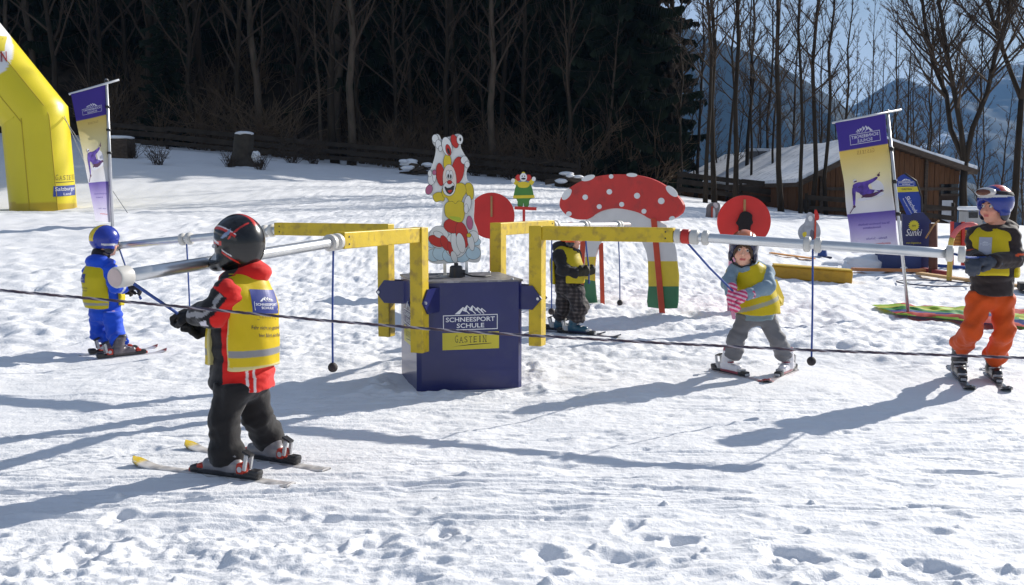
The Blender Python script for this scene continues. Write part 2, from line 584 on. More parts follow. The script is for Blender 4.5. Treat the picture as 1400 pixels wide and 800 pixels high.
def detail(x, y):
    """trampled, skied and refrozen snow, down to footprints and ski grooves"""
    r = np.random.RandomState(5)
    far = np.clip((y - 30) / 30, 0, 1)
    d = .030 * fbm(x * .55, y * .55, 3, 3) + .016 * fbm(x * 2.1, y * 2.1, 11, 3)
    # wind and ski polished grain, stretched along the run
    d += .0105 * fbm(x * 5.5 + y * 1.2, y * 16.0, 31, 3) + .0045 * fbm(x * 17, y * 36, 37, 2) * np.clip((9 - y) / 3, 0, 1)
    d += .010 * np.maximum(fbm(x * 8.5, y * 10, 39, 3) - .12, 0) * np.clip((8 - y) / 2, 0, 1)
    # lumpy trampled area beyond the carousel, calmer on the near side
    lump = np.clip((y - 6.6) / 3.0, 0, 1) * np.clip((60 - y) / 40, 0, 1)
    q = fbm(x * 3.0, y * 3.4, 41, 4)
    d += lump * (.060 * np.abs(q) + .034 * fbm(x * 7.5, y * 8.0, 47, 3) + .05 * np.maximum(fbm(x * 1.6, y * 1.9, 59, 3), 0))
    q2 = fbm(x * 9 + 3, y * 9, 53, 3)
    d -= .012 * np.maximum(q2 - .16, 0) * np.clip((y - 3) / 3, 0, 1)
    # churned strip right in front
    edge = 4.36 - .06 * x + .30 * vnoise(x * 1.1, y * .2, 71) - .22 * np.clip((x - .1) / 1.0, 0, 1)
    ch = np.clip((edge - y) / .35, 0, 1); ch = ch * ch * (3 - 2 * ch)
    wx, wy = x + .10 * vnoise(x * 6, y * 6, 75), y + .10 * vnoise(x * 6, y * 6, 76)
    n1 = vnoise(wx * 5.2, wy * 5.2, 61) + .5 * vnoise(wx * 9.5, wy * 9.5, 62)
    n2 = fbm(x * 19, y * 19, 67, 3)
    blk = np.tanh(n1 * 5.0)                                 # clods with flat tops between trodden hollows
    pat = np.clip(.62 + 1.5 * vnoise(x * .9 + 4, y * 1.4, 79) - .42 * np.clip(x, -1, 1.2), .08, 1)
    d += ch * pat * (.030 * vnoise(x * 1.7, y * 1.7, 73) + .048 * np.maximum(n1, -.06) + .022 * np.maximum(n2, -.05) + .012 * fbm(x * 34, y * 34, 69, 2))
    rc = np.sqrt((x + .385) ** 2 + (y - 7.68) ** 2)
    path = np.exp(-((rc - 3.05) / .42) ** 4) * np.clip((y - 5.2) / 1.2, 0, 1)
    d = d * (1 - .5 * path) - .018 * path
    rim = np.exp(-((np.maximum(np.abs(x + .385), np.abs(y - 7.64)) - .56) / .09) ** 2)
    d += rim * (.030 + .10 * fbm(x * 7, y * 7, 97, 3))
    box = np.exp(-(((x + .385) ** 2 + (y - 7.6) ** 2) / .75) ** 2)
    return d * (1 - .5 * far) * (1 - .6 * box) * (1 - .78 * packed(x, y)) - .022 * box

def snow_z(x, y):
    a, b = np.array([[float(x)]]), np.array([[float(y)]])
    return float(gz(a, b)[0, 0] + detail(a, b)[0, 0])

def pits(x, y, z):
    """foot and pole prints, balls of snow and ski tracks, stamped one by one"""
    r = np.random.RandomState(17)
    order = np.argsort(y[:, 0])
    ys, xs = y[:, 0], x[0]
    def win(cx, cy, rad):
        i0, i1 = np.searchsorted(ys, cy - rad), np.searchsorted(ys, cy + rad)
        j0, j1 = np.searchsorted(xs, cx - rad), np.searchsorted(xs, cx + rad)
        return slice(i0, i1), slice(j0, j1)
    def oval(cx, cy, a, b, th, dep, rim=.25):
        s = win(cx, cy, max(a, b) * 2.4)
        X, Y = x[s] - cx, y[s] - cy
        u, v = X * math.cos(th) + Y * math.sin(th), -X * math.sin(th) + Y * math.cos(th)
        k = (u / a) ** 2 + (v / b) ** 2
        k = k * (1 + .8 * vnoise(x[s] * 30, y[s] * 30, 5))
        z[s] += -dep * np.exp(-k ** 2 * .7) + dep * rim * np.exp(-(k - 2.2) ** 2)
    for _ in range(420):                                # scattered small dents
        cy = 3.6 + 9 * r.rand() ** 1.5
        cx = r.uniform(-.62, .62) * cy
        if packed(cx, cy) > .1: continue
        a = r.uniform(.03, .10)
        oval(cx, cy, a, a * r.uniform(.4, .8), r.uniform(-.5, .5), r.uniform(.004, .013))
    for px, py, a, dep in ((758, 652 + 148, .07, .05), (1080, 785, .075, .05), (1297, 740, .06, .04), (1325, 718, .08, .03), (1185, 775, .05, .03),
                           (1040, 716, .05, .025), (1100, 735, .06, .025), (1050, 750, .05, .025), (893, 748, .05, .025), (1160, 590, .05, .02)):
        Yp = CAM_H * F / (py - 265.0)
        oval((px - CX) / F * Yp, Yp, a * .8, a * .5, r.uniform(-.4, .2), dep * .4)
    for _ in range(22):                                # prints in the churned strip
        cx, cy = r.uniform(-2.2, 2.4), 3.5 + .9 * r.rand()
        if cy > 4.35 - .1 * cx - .3 * max(0, min(1, (cx - .1))): continue
        a = r.uniform(.05, .12)
        oval(cx, cy, a, a * r.uniform(.45, .8), r.uniform(0, 3), r.uniform(.012, .035), .25)
    for _ in range(50):                                # loose balls
        cx, cy = r.uniform(-2.4, 2.6), 3.4 + 1.3 * r.rand() ** 1.6
        if cy > 4.6 - .1 * cx and r.rand() > .15: continue
        a = r.uniform(.010, .026)
        s = win(cx, cy, a * 1.3)
        k = 1 - ((x[s] - cx) ** 2 + (y[s] - cy) ** 2) / a ** 2
        z[s] += np.sqrt(np.maximum(k, 0)) * a * .9
    def groove(pts, w, dep):
        pts = np.array(pts)
        for i in range(len(pts) - 1):
            a, b = pts[i], pts[i + 1]
            i0, i1 = np.searchsorted(ys, min(a[1], b[1]) - .12), np.searchsorted(ys, max(a[1], b[1]) + .12)
            j0, j1 = np.searchsorted(xs, min(a[0], b[0]) - .12), np.searchsorted(xs, max(a[0], b[0]) + .12)
            s = (slice(i0, i1), slice(j0, j1))
            X, Y = x[s], y[s]
            if X.size == 0: continue
            ab = b - a
            t = ((X - a[0]) * ab[0] + (Y - a[1]) * ab[1]) / (ab @ ab)
            ok = (t >= 0) & (t < 1)
            dd = ((X - a[0]) * -ab[1] + (Y - a[1]) * ab[0]) / np.sqrt(ab @ ab)
            k = np.abs(dd) / w
            z[s] += np.where(ok, -dep * np.exp(-k ** 4) + dep * .7 * np.exp(-((k - 1.7) / .5) ** 2), 0)
    for _ in range(14):                                 # arcs skied round the carousel
        R = r.uniform(2.3, 4.6); a0 = r.uniform(math.pi * .9, math.pi * 2.1); ln = r.uniform(.35, 1.3)
        sq = r.uniform(.85, 1.1); ox, oy = r.uniform(-.3, .3), r.uniform(-.3, .3)
        dep, w = r.uniform(.001, .0026), r.uniform(.020, .030)
        for off in (0, r.uniform(.14, .3)):
            groove([(CC.x + ox + (R + off) * math.cos(a0 + ln * k / 14), CC.y + oy + (R + off) * sq * math.sin(a0 + ln * k / 14)) for k in range(15)], w, dep)
    for _ in range(64):                                 # straight runs
        cx, cy, th, ln = r.uniform(-3, 3), r.uniform(4.3, 7.2), r.uniform(-.16, .24), r.uniform(.6, 2.8)
        bend = r.uniform(-.12, .12); w, dep = r.uniform(.010, .03), r.uniform(.003, .010)
        groove([(cx + (k / 8 - .5) * ln * math.cos(th), cy + (k / 8 - .5) * ln * math.sin(th) + bend * ((k / 8 - .5) * 2) ** 2) for k in range(9)], w, dep)

def axis_steps(segs):
    out = [segs[0][0]]
    for a, b, s0, s1 in segs:
        x = out[-1]
        while x < b - 1e-6:
            t = (x - a) / (b - a)
            x = min(b, x + s0 + (s1 - s0) * t); out.append(x)
    return np.array(out)

def build_ground():
    xs_r = axis_steps([(0, 2.3, .0125, .0125), (2.3, 6, .0125, .045), (6, 20, .05, .4), (20, 60, .5, 4), (60, 400, 5, 60), (400, 4500, 100, 600)])
    xs = np.concatenate([-xs_r[:0:-1], xs_r])
    ys = axis_steps([(-50, -2, 8, .8), (-2, 3.3, .5, .05), (3.3, 4.7, .0095, .0095), (4.7, 8, .0095, .023), (8, 14, .023, .07), (14, 40, .08, .45), (40, 110, .5, 3), (110, 5000, 8, 500)])
    x, y = np.meshgrid(xs, ys)
    z = gz(x, y) + detail(x, y)
    z -= np.clip((y - 199) / 800, 0, 1) * 30 * np.clip(1.2 - np.abs(x) / 2000, 0, 1)
    pits(x, y, z)
    nx, ny = len(xs), len(ys)
    V = np.stack([x.ravel(), y.ravel(), z.ravel()], 1).astype(np.float32)
    i, j = np.meshgrid(np.arange(ny - 1), np.arange(nx - 1), indexing='ij')
    k = (i * nx + j).ravel()
    Q = np.stack([k, k + 1, k + nx + 1, k + nx], 1).astype(np.int32)
    me = bpy.data.meshes.new('snow_ground')
    me.vertices.add(len(V)); me.vertices.foreach_set('co', V.ravel())
    me.loops.add(len(Q) * 4); me.loops.foreach_set('vertex_index', Q.ravel())
    me.polygons.add(len(Q)); me.polygons.foreach_set('loop_start', np.arange(0, len(Q) * 4, 4, dtype=np.int32))
    me.update(calc_edges=True)
    me.polygons.foreach_set('use_smooth', [True] * len(me.polygons))
    o = link_mesh('snow_ground', me, None, [snow_material()])
    tag(o, 'trampled white ski slope of packed snow with tracks and footprints', None, None, 'structure')

def snow_material():
    if 'snow' in MATS: return MATS['snow']
    m = mat('snow', (.80, .805, .825), rough=.62, var=.035, vscale=1.3, spec=.35)
    t = m.node_tree; b = t.nodes['Principled BSDF']
    tc = t.nodes.new('ShaderNodeTexCoord')
    acc = None
    for sc, dist, st in ((38, .010, 1.0), (150, .004, 1.0), (620, .0014, .9)):
        n = t.nodes.new('ShaderNodeTexNoise'); n.inputs['Scale'].default_value = sc; n.inputs['Detail'].default_value = 3
        t.links.new(tc.outputs['Object'], n.inputs['Vector'])
        bp = t.nodes.new('ShaderNodeBump'); bp.inputs['Strength'].default_value = .55 * st; bp.inputs['Distance'].default_value = dist
        t.links.new(n.outputs['Fac'], bp.inputs['Height'])
        if acc is not None: t.links.new(acc.outputs['Normal'], bp.inputs['Normal'])
        acc = bp
    t.links.new(acc.outputs['Normal'], b.inputs['Normal'])
    return m

build_ground()
SNOW = snow_material()

# ================================================================ HILLSIDE, MOUNTAINS
def ridge_sheet(name, ridge, Yr, front, drop, nx, ny, noise, m, seed, label):
    """mountain with a ridge drawn by (px, py) at distance Yr; its foot lies `front` metres nearer and `drop` below the camera"""
    px = np.linspace(ridge[0][0], ridge[-1][0], nx)
    py = np.interp(px, [p[0] for p in ridge], [p[1] for p in ridge])
    k = np.hanning(7); k /= k.sum()
    py = np.convolve(np.pad(py, 3, mode='edge'), k, 'valid')
    X = (px - CX) / F * Yr
    Z = CAM_H + (265.0 - py) / F * Yr
    tt = np.concatenate([np.linspace(0, 1, ny), 1 + np.linspace(.1, 1, ny // 3)])
    x = np.repeat(X[None], len(tt), 0)
    y = Yr - front + tt[:, None] * front + 0 * x
    prof = np.where(tt < 1, tt ** .85, np.maximum(1 - (tt - 1) * .8, 0))
    z = -drop + prof[:, None] * (Z[None] + drop)
    L = front / 5
    amp = noise * front * np.minimum(1, np.abs(1 - tt[:, None]) * 3 + .06)
    z = z + amp * (fbm(x / L, y / L * .7, seed, 6, .55) - .35 * np.abs(fbm(x / L * 1.7, y / L * .5, seed + 5, 5)))
    V = np.stack([x.ravel(), y.ravel(), z.ravel()], 1)
    nn = len(px)
    i, j = np.meshgrid(np.arange(len(tt) - 1), np.arange(nn - 1), indexing='ij'); kk = (i * nn + j).ravel()
    Q = np.stack([kk, kk + 1, kk + nn + 1, kk + nn], 1)
    me = bpy.data.meshes.new(name)
    me.from_pydata(V.tolist(), [], Q.tolist())
    me.polygons.foreach_set('use_smooth', [True] * len(me.polygons))
    o = link_mesh(name, me, None, [m])
    tag(o, label, None, None, 'structure')
    return o

def mountain_material(name, wood, snow_amt, seed, scale):
    m = mat(name, wood, rough=.9, var=.4, vscale=scale, spec=.1)
    t = m.node_tree; b = t.nodes['Principled BSDF']
    src = b.inputs['Base Color'].links[0].from_socket
    tc = t.nodes.new('ShaderNodeTexCoord')
    n = t.nodes.new('ShaderNodeTexNoise'); n.inputs['Scale'].default_value = scale * 1.6; n.inputs['Detail'].default_value = 9; n.inputs['Roughness'].default_value = .62
    t.links.new(tc.outputs['Object'], n.inputs['Vector'])
    r = t.nodes.new('ShaderNodeMapRange'); r.inputs['From Min'].default_value, r.inputs['From Max'].default_value = .62 - snow_amt * .3, .66 - snow_amt * .28
    t.links.new(n.outputs['Fac'], r.inputs['Value'])
    mx = t.nodes.new('ShaderNodeMixRGB'); mx.inputs['Color2'].default_value = (.72, .76, .82, 1)
    t.links.new(r.outputs['Result'], mx.inputs['Fac']); t.links.new(src, mx.inputs['Color1']); t.links.new(mx.outputs['Color'], b.inputs['Base Color'])
    return m

ridge_sheet('forested_mountain', [(560, -40), (700, -20), (820, -5), (885, 14), (910, 30), (960, 55), (1020, 76), (1080, 104), (1140, 140), (1180, 172), (1230, 212), (1290, 240), (1360, 262), (1460, 285)],
            1500, 200, 40, 150, 70, .09, mountain_material('mountain_forest', (.014, .024, .026), -.55, 3, .008), 301, 'dark forested mountain shoulder falling to the right behind the bare trees')
ridge_sheet('snowy_mountain', [(820, 190), (1000, 185), (1100, 172), (1160, 148), (1200, 122), (1226, 106), (1246, 122), (1275, 128), (1300, 112), (1345, 96), (1400, 84), (1480, 60), (1600, 70), (1800, 120)],
            3000, 1200, 40, 170, 70, .055, mountain_material('mountain_snow', (.025, .038, .045), .12, 7, .004), 331, 'distant snow streaked mountain peaks hazy blue behind the hut')

def YG(px, py):
    """distance at which the snow shows at row py in column px (nearest hit)"""
    for k in range(400):
        Y = 3.0 + k * .15
        if P(px, py, Y).z <= float(gz(P(px, py, Y).x, Y)): return Y
    return 60.0

def build_hill():
    """steep wooded slope behind the fence, out of the sun"""
    xs = np.concatenate([np.arange(-75, 24, 1.0)]); ys = np.concatenate([np.arange(51, 110, 1.2), np.arange(110, 190, 5)])
    x, y = np.meshgrid(xs, ys)
    foot = 51.5 + .06 * (x + 10)
    up = np.maximum(y - foot, 0)
    side = 1 / (1 + np.exp((x - .135 * y + 3.2) / 1.6))          # dies away to the right
    z = gz(np.clip(x, -60, 60), np.minimum(y, 53)) - .5 + side * 50 * (1 - np.exp(-up / 44)) - (1 - side) * np.minimum(up * .4, 12)
    z += .5 * fbm(x * .3, y * .3, 91, 4)
    V = np.stack([x.ravel(), y.ravel(), z.ravel()], 1)
    nn = len(xs); i, j = np.meshgrid(np.arange(len(ys) - 1), np.arange(nn - 1), indexing='ij'); k = (i * nn + j).ravel()
    me = bpy.data.meshes.new('wooded_hill')
    me.from_pydata(V.tolist(), [], np.stack([k, k + 1, k + nn + 1, k + nn], 1).tolist())
    me.polygons.foreach_set('use_smooth', [True] * len(me.polygons))
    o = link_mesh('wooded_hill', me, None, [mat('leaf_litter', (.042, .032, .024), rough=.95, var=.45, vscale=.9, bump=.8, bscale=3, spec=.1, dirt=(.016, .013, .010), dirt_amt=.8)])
    tag(o, 'steep brown leaf covered hillside under the dark wood', None, None, 'structure')
    return V, nn, xs, ys
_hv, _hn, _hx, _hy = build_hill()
def hill_z(x, y):
    i = int(np.clip(np.searchsorted(_hy, y), 0, len(_hy) - 1)); j = int(np.clip(np.searchsorted(_hx, x), 0, len(_hx) - 1))
    return max(float(_hv[i * _hn + j][2]), float(gz(x, y)))

# ================================================================ TREES
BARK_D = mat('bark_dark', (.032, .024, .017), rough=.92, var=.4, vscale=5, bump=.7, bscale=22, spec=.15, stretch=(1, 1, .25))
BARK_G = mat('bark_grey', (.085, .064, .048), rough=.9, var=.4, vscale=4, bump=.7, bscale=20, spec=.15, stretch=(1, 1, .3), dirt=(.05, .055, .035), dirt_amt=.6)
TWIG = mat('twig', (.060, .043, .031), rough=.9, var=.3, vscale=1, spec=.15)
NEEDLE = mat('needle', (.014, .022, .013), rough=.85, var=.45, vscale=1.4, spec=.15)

def wob(r, a, b, n, amp):
    a, b = Vector(a), Vector(b)
    out = []
    for i in range(n + 1):
        t = i / n
        p = a.lerp(b, t)
        if 0 < i: p += Vector((r.uniform(-1, 1), r.uniform(-1, 1), r.uniform(-.3, .3))) * amp
        out.append(p)
    return out

def bare_tree(seed, H, r0, first, spread, nb, bark, name='bare_tree', forks=1, lean=0.0, dense=1.0):
    """leafless tree: trunk (with forks) and a crown of limbs, branches and twigs"""
    r = random.Random(seed)
    root = thing(name, (0, 0, 0), None, None)
    tb, cb = MB(), MB()
    stems = []
    if forks == 1:
        pts = wob(r, (0, 0, -.3), (lean * H, r.uniform(-.03, .03) * H, H), 9, H * .008)
        stems.append((pts, [max(.012, r0 * (1.25 if i == 0 else (1 - i / 9.0) ** .8)) for i in range(10)]))
    else:
        hf = first * H * .6
        base = wob(r, (0, 0, -.3), (lean * hf, 0, hf), 3, .05)
        tb.tube(base, [r0 * 1.3, r0 * 1.05, r0 * .95, r0 * .88], 9)
        for k in range(forks):
            a = 2 * math.pi * (k / forks + r.uniform(-.1, .1)) + seed
            sp = r.uniform(.10, .24) * H
            top = base[-1] + Vector((math.cos(a) * sp, math.sin(a) * sp, (H - hf) * r.uniform(.85, 1)))
            mid = base[-1] + Vector((math.cos(a) * sp * .45, math.sin(a) * sp * .45, (H - hf) * .3))
            pts = wob(r, base[-1], mid, 3, H * .008) + wob(r, mid, top, 6, H * .010)[1:]
            n = len(pts) - 1
            stems.append((pts, [max(.012, r0 * .75 * (1 - i / n) ** .8) for i in range(n + 1)]))
    for pts, rad in stems:
        tb.tube(pts, rad, 8)
        n = len(pts) - 1
        for b in range(int(nb / len(stems) ** .6)):
            t = first + (1 - first) * ((b + r.random()) / (nb / len(stems) ** .6)) if forks == 1 else .15 + .83 * r.random()
            i = min(int(t * n), n - 1); ft = t * n - i
            p = pts[i].lerp(pts[i + 1], ft)
            rr = (rad[i] * (1 - ft) + rad[i + 1] * ft)
            az = b * 2.4 + r.uniform(-.5, .5); el = math.radians(r.uniform(28, 62))
            L = spread * H * (1.05 - t) ** .7 * r.uniform(.55, 1.15) + .35
            d = Vector((math.cos(az) * math.cos(el), math.sin(az) * math.cos(el), math.sin(el)))
            e = p + d * L; e.z += L * .22
            mid = p.lerp(e, .5) - Vector((0, 0, L * .06))
            br = min(rr * .55, .012 + L * .016)
            bp = [p, p.lerp(mid, .5) + Vector((r.uniform(-1, 1), r.uniform(-1, 1), 0)) * L * .03, mid, mid.lerp(e, .5) + Vector((r.uniform(-1, 1), r.uniform(-1, 1), 0)) * L * .05, e]
            cb.tube(bp, [br, br * .8, br * .62, br * .42, .006], 5, caps=False)
            for s in range(int((3 + L * 2.2) * dense)):
                u = r.uniform(.2, .97); k = min(int(u * 4), 3)
                q = bp[k].lerp(bp[k + 1], u * 4 - k)
                l2 = L * r.uniform(.18, .45) * (1.15 - u * .6)
                d2 = (d + Vector((r.uniform(-1, 1), r.uniform(-1, 1), r.uniform(-.2, .9))) * .85).normalized()
                e2 = q + d2 * l2
                m2 = q.lerp(e2, .5) + Vector((r.uniform(-1, 1), r.uniform(-1, 1), r.uniform(-1, 1))) * l2 * .07
                r2 = max(.0045, br * .34)
                cb.tube([q, m2, e2], [r2, r2 * .7, .0035], 3, caps=False)
                for w in range(int(3 * dense + .5)):
                    uu = r.uniform(.25, 1)
                    q3 = q.lerp(e2, uu)
                    d3 = (d2 + Vector((r.uniform(-1, 1), r.uniform(-1, 1), r.uniform(-.3, .9))) * .9).normalized()
                    e3 = q3 + d3 * l2 * r.uniform(.25, .6)
                    cb.tube([q3, e3], [.0062, .0042], 3, caps=False)
    tb.build('trunk', bark, root, True, fix=False)
    cb.build('crown', TWIG, root, True, fix=False)
    return root

def conifer(seed, H, R, name='conifer_tree'):
    r = random.Random(seed)
    root = thing(name, (0, 0, 0), None, None)
    tb, cb = MB(), MB()
    tb.tube(wob(r, (0, 0, -.3), (0, 0, H), 6, .03), [H * .014 * (1 - i / 6.6) + .01 for i in range(7)], 7)
    z = H * .06
    while z < H * .985:
        t = z / H
        L = R * (1 - t) ** .8 * r.uniform(.75, 1.1) + .12
        n = max(4, int(9 * (1 - t) + 3))
        a0 = r.random() * 7
        for k in range(n):
            a = a0 + 2 * math.pi * k / n + r.uniform(-.25, .25)
            l = L * r.uniform(.5, 1.15)
            dr = r.uniform(.2, .75)
            zb = z + r.uniform(-.5, .5) * H * .045
            bp = [Vector((math.cos(a) * l * u, math.sin(a) * l * u, zb - dr * l * u ** 1.1 + .22 * l * u ** 3)) for u in (0, .35, .7, 1)]
            cb.tube(bp, [.02, .014, .009, .004], 3, caps=False, mi=1)
            side = Vector((-math.sin(a), math.cos(a), 0))
            m = max(5, int(l * 10))
            for s in range(m):
                u = (s + .6) / m
                kk = min(int(u * 3), 2); p = bp[kk].lerp(bp[kk + 1], u * 3 - kk)
                for sg in (-1, 1):
                    ln = (.12 + .27 * (1 - u)) * r.uniform(.6, 1.2) * min(1, l + .3)
                    tip = p + side * sg * ln + Vector((math.cos(a), math.sin(a), 0)) * ln * .75 + Vector((0, 0, -.42 * ln + r.uniform(-.16, .10)))
                    w = Vector((math.cos(a), math.sin(a), .15)) * r.uniform(.03, .06)
                    cb.add([p - w, p + w, tip + w * .3 + Vector((0, 0, -.03)), p.lerp(tip, .6) - w * 1.3 + Vector((0, 0, -.20))], [(0, 1, 2, 3)])
        z += H * .026 * r.uniform(.8, 1.2) + .06
    tb.build('trunk', BARK_D, root, True, fix=False)
    cb.build('crown', [NEEDLE, TWIG], root, fix=False)
    return root

def place(proto, used, loc, rot, sc, label, cat, group, tilt=0.0):
    o = proto if proto.name not in used else copy_tree(proto)
    used.add(proto.name)
    o.location = loc; o.rotation_euler = (rr.uniform(-1, 1) * tilt, rr.uniform(-1, 1) * tilt, rot); o.scale = (sc, sc, sc)
    tag(o, label, cat, group)
    return o

USED = set()
slim = [bare_tree(100 + i, 15 + i % 3, .072 + .018 * (i % 3), .26, .105, 34, BARK_D, lean=(-.02, .015, .03, -.01, 0)[i % 5], dense=1.5) for i in range(5)]
big = [bare_tree(200 + i, (16, 17)[i], (.15, .13)[i], (.26, .50)[i], .24, 60, BARK_D, forks=(3, 2)[i], dense=1.5, lean=(.03, -.05)[i]) for i in range(2)]
woods = [bare_tree(300 + i, 17, .15 + .05 * (i % 2), .22, .20, 26, BARK_G if i == 1 else BARK_D, forks=1, dense=.8) for i in range(4)]
firs = [conifer(400 + i, 15, (2.9, 3.4, 2.3)[i]) for i in range(3)]

rr = random.Random(8)
# slender trees round and behind the hut: (column in the photograph, distance, prototype, scale)
SL = [(912, 50, 0, .7), (926, 47, 1, .75), (948, 50, 2, .8), (962, 40, 3, 1.15), (975, 41, 4, 1.15), (992, 46, 0, 1.0), (1003, 41, 1, 1.2), (1013, 52, 2, 1.0),
      (1026, 47, 3, .9), (1041, 54, 4, 1.0), (1052, 48, 0, .9), (1066, 38, 2, .95), (1079, 56, 1, .95), (1092, 38, 0, 1.0), (1106, 39, 4, 1.05), (1116, 57, 3, .95), (1127, 39, 1, .85),
      (1143, 58, 2, 1.0), (1158, 60, 0, .9), (1178, 56, 3, 1.0), (1196, 60, 4, .9), (1217, 55, 1, .95), (1232, 58, 2, .9), (1248, 54, 0, .85), (1262, 57, 3, 1.0), (1278, 60, 4, .9), (1338, 60, 1, .9), (1392, 58, 3, .9), (1408, 50, 0, .95), (1440, 52, 2, 1)]
ordw = ['first', 'second', 'third', 'fourth', 'fifth', 'sixth', 'seventh', 'eighth', 'ninth', 'tenth', 'eleventh', 'twelfth', 'thirteenth', 'fourteenth', 'fifteenth', 'sixteenth', 'seventeenth', 'eighteenth', 'nineteenth', 'twentieth',
        'twenty-first', 'twenty-second', 'twenty-third', 'twenty-fourth', 'twenty-fifth', 'twenty-sixth', 'twenty-seventh', 'twenty-eighth', 'twenty-ninth', 'thirtieth']
for i, (px, Y, k, sc) in enumerate(SL):
    p = G(px, None, Y)
    place(slim[k], USED, p, rr.uniform(0, 6.28), sc, 'slender leafless tree by the wooden hut, %s from the left of its row' % ordw[i], 'tree', 'slender bare trees around the hut')
for i in range(26):
    px, Y = 930 + i * 19 + rr.uniform(-8, 8), rr.uniform(50, 66)
    place(slim[rr.randrange(5)], USED, G(px, None, Y), rr.uniform(0, 6.28), rr.uniform(.5, .85), 'thin leafless tree among the far trunks seen against the blue mountains', 'tree', 'thin far trees against the mountains', .05)
for px, Y, k, sc, lb in ((1312, 42, 0, 1.0, 'thick forked leafless tree rising behind the hut eave and the beach flag'), (1378, 44, 1, 1.05, 'broad forked leafless tree rising behind the boy in orange trousers')):
    place(big[k], USED, G(px, None, Y), 1.0 + k, sc, lb, 'tree', None)

# the dark wood
n = 0
for row, (Y0, step, jit) in enumerate(((49.5, 30, 17), (55, 28, 15), (61, 25, 14), (67, 25, 16), (75, 28, 18), (86, 34, 18))):
    px = -60 + row * 11
    while px < 905 - row * 8:
        q = px + rr.uniform(-jit, jit); Y = Y0 + rr.uniform(-1.8, 1.8)
        X = P(q, 400, Y).x
        z = hill_z(X, Y)
        is_fir = q < 815 and rr.random() < ((0, .35, .6, .85, .95, 1)[row] + (.25 if q > 430 and row else 0))
        if is_fir:
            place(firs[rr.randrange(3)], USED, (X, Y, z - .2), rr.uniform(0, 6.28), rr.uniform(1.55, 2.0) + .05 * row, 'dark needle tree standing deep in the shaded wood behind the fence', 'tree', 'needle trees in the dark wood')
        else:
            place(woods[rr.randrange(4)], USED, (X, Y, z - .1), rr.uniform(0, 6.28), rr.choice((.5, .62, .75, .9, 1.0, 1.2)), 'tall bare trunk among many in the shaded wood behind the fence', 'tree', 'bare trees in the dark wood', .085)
        px += step
for px, Y, k, sc, lb in ((236, 49, 0, .62, 'black-green fir with a pointed top behind the plank fence, beside the purple banner'),
                         (856, 49, 1, 1.35, 'tall dense fir at the edge of the dark wood above the mushroom gate'),
                         (830, 51, 0, 1.55, 'dense fir just left of the outermost fir of the dark wood'),
                         (735, 55, 0, 2.0, 'tall broad fir behind the thin bent trunk over the mushroom gate'), (785, 53, 1, 1.8, 'tall dense fir in the wood above the middle of the mushroom gate'), (812, 57, 0, 1.9, 'tallest broad fir of the wood above the right half of the mushroom gate'), (705, 57, 1, 2.0, 'tall dark fir above the green clown sign'),
                         (893, 52, 2, 1.25, 'narrow fir at the right end of the dark wood')):
    X = P(px, 400, Y).x
    place(firs[k], USED, (X, Y, hill_z(X, Y) - .2), 2.0 * k + .4, sc, lb, 'tree', None)
for px, Y, k, sc, lb in ((483, 46.5, 1, 1.0, 'grey trunk with pale sunlit edge rising just behind the fence, thickest of the wood'),
                         (462, 46.8, 3, .95, 'grey trunk leaning left beside the thickest trunk of the wood'),
                         (672, 47, 1, .9, 'straight grey trunk behind the fence left of the green clown sign'),
                         (777, 46.5, 0, .8, 'thin grey trunk with a slight bend above the left side of the mushroom gate')):
    X = P(px, 400, Y).x
    place(woods[k], USED, (X, Y, hill_z(X, Y) - .1), 1.3 * k, sc, lb, 'tree', None)

# ================================================================ AIR
def build_haze():
    mb = MB()
    x, y0, y1, z0, z1 = 4560, -58, 5150, -82, 420
    v = [(-x, y0, z0), (x, y0, z0), (x, y1, z0), (-x, y1, z0), (-x, y0, z1), (x, y0, z1), (x, y1, z1), (-x, y1, z1)]
    mb.add(v, [(3, 2, 1, 0), (4, 5, 6, 7), (0, 1, 5, 4), (1, 2, 6, 5), (2, 3, 7, 6), (3, 0, 4, 7)])
    m = bpy.data.materials.new('haze'); m.use_nodes = True
    t = m.node_tree; t.nodes.clear()
    o = t.nodes.new('ShaderNodeOutputMaterial'); pv = t.nodes.new('ShaderNodeVolumePrincipled')
    pv.inputs['Color'].default_value = (.28, .55, 1.0, 1); pv.inputs['Density'].default_value = HAZE
    t.links.new(pv.outputs['Volume'], o.inputs['Volume'])
    tag(mb.build('haze', m, None), 'thin blue winter haze filling the valley air', None, None, 'stuff')
HAZE = .00014
build_haze()
# ================================================================ paints and cloths
YEL = mat('yellow_paint', (.60, .42, .012), rough=.45, var=.16, vscale=7, bump=.10, bscale=70, dirt=(.24, .15, .035), dirt_amt=.6)
BLUE = mat('blue_enamel', (.007, .011, .105), rough=.34, var=.12, vscale=4, bump=.02, bscale=60, coat=.15, dirt=(.022, .026, .11), dirt_amt=.5)
GALV = mat('galvanised_pipe', (.62, .63, .64), rough=.33, metal=.85, var=.10, vscale=10)
PVC = mat('white_plastic', (.58, .56, .52), rough=.45, var=.08, vscale=8)
PVCEND = mat('pinkish_plastic_cap', (.60, .47, .44), rough=.5, var=.08, vscale=12)
REDP = mat('red_paint', (.50, .020, .012), rough=.5, var=.12, vscale=5, bump=.06, bscale=50)
WHITE = mat('white_paint', (.72, .72, .70), rough=.5, var=.06, vscale=6)
LETW = mat('white_print', (.78, .78, .80), rough=.5, var=.03)
LETK = mat('black_print', (.016, .014, .02), rough=.5, var=.05)
PLATEY = mat('yellow_print', (.60, .50, .03), rough=.45, var=.06)
ROPEB = mat('blue_cord', (.030, .075, .30), rough=.75, var=.25, vscale=90, bump=.5, bscale=400)
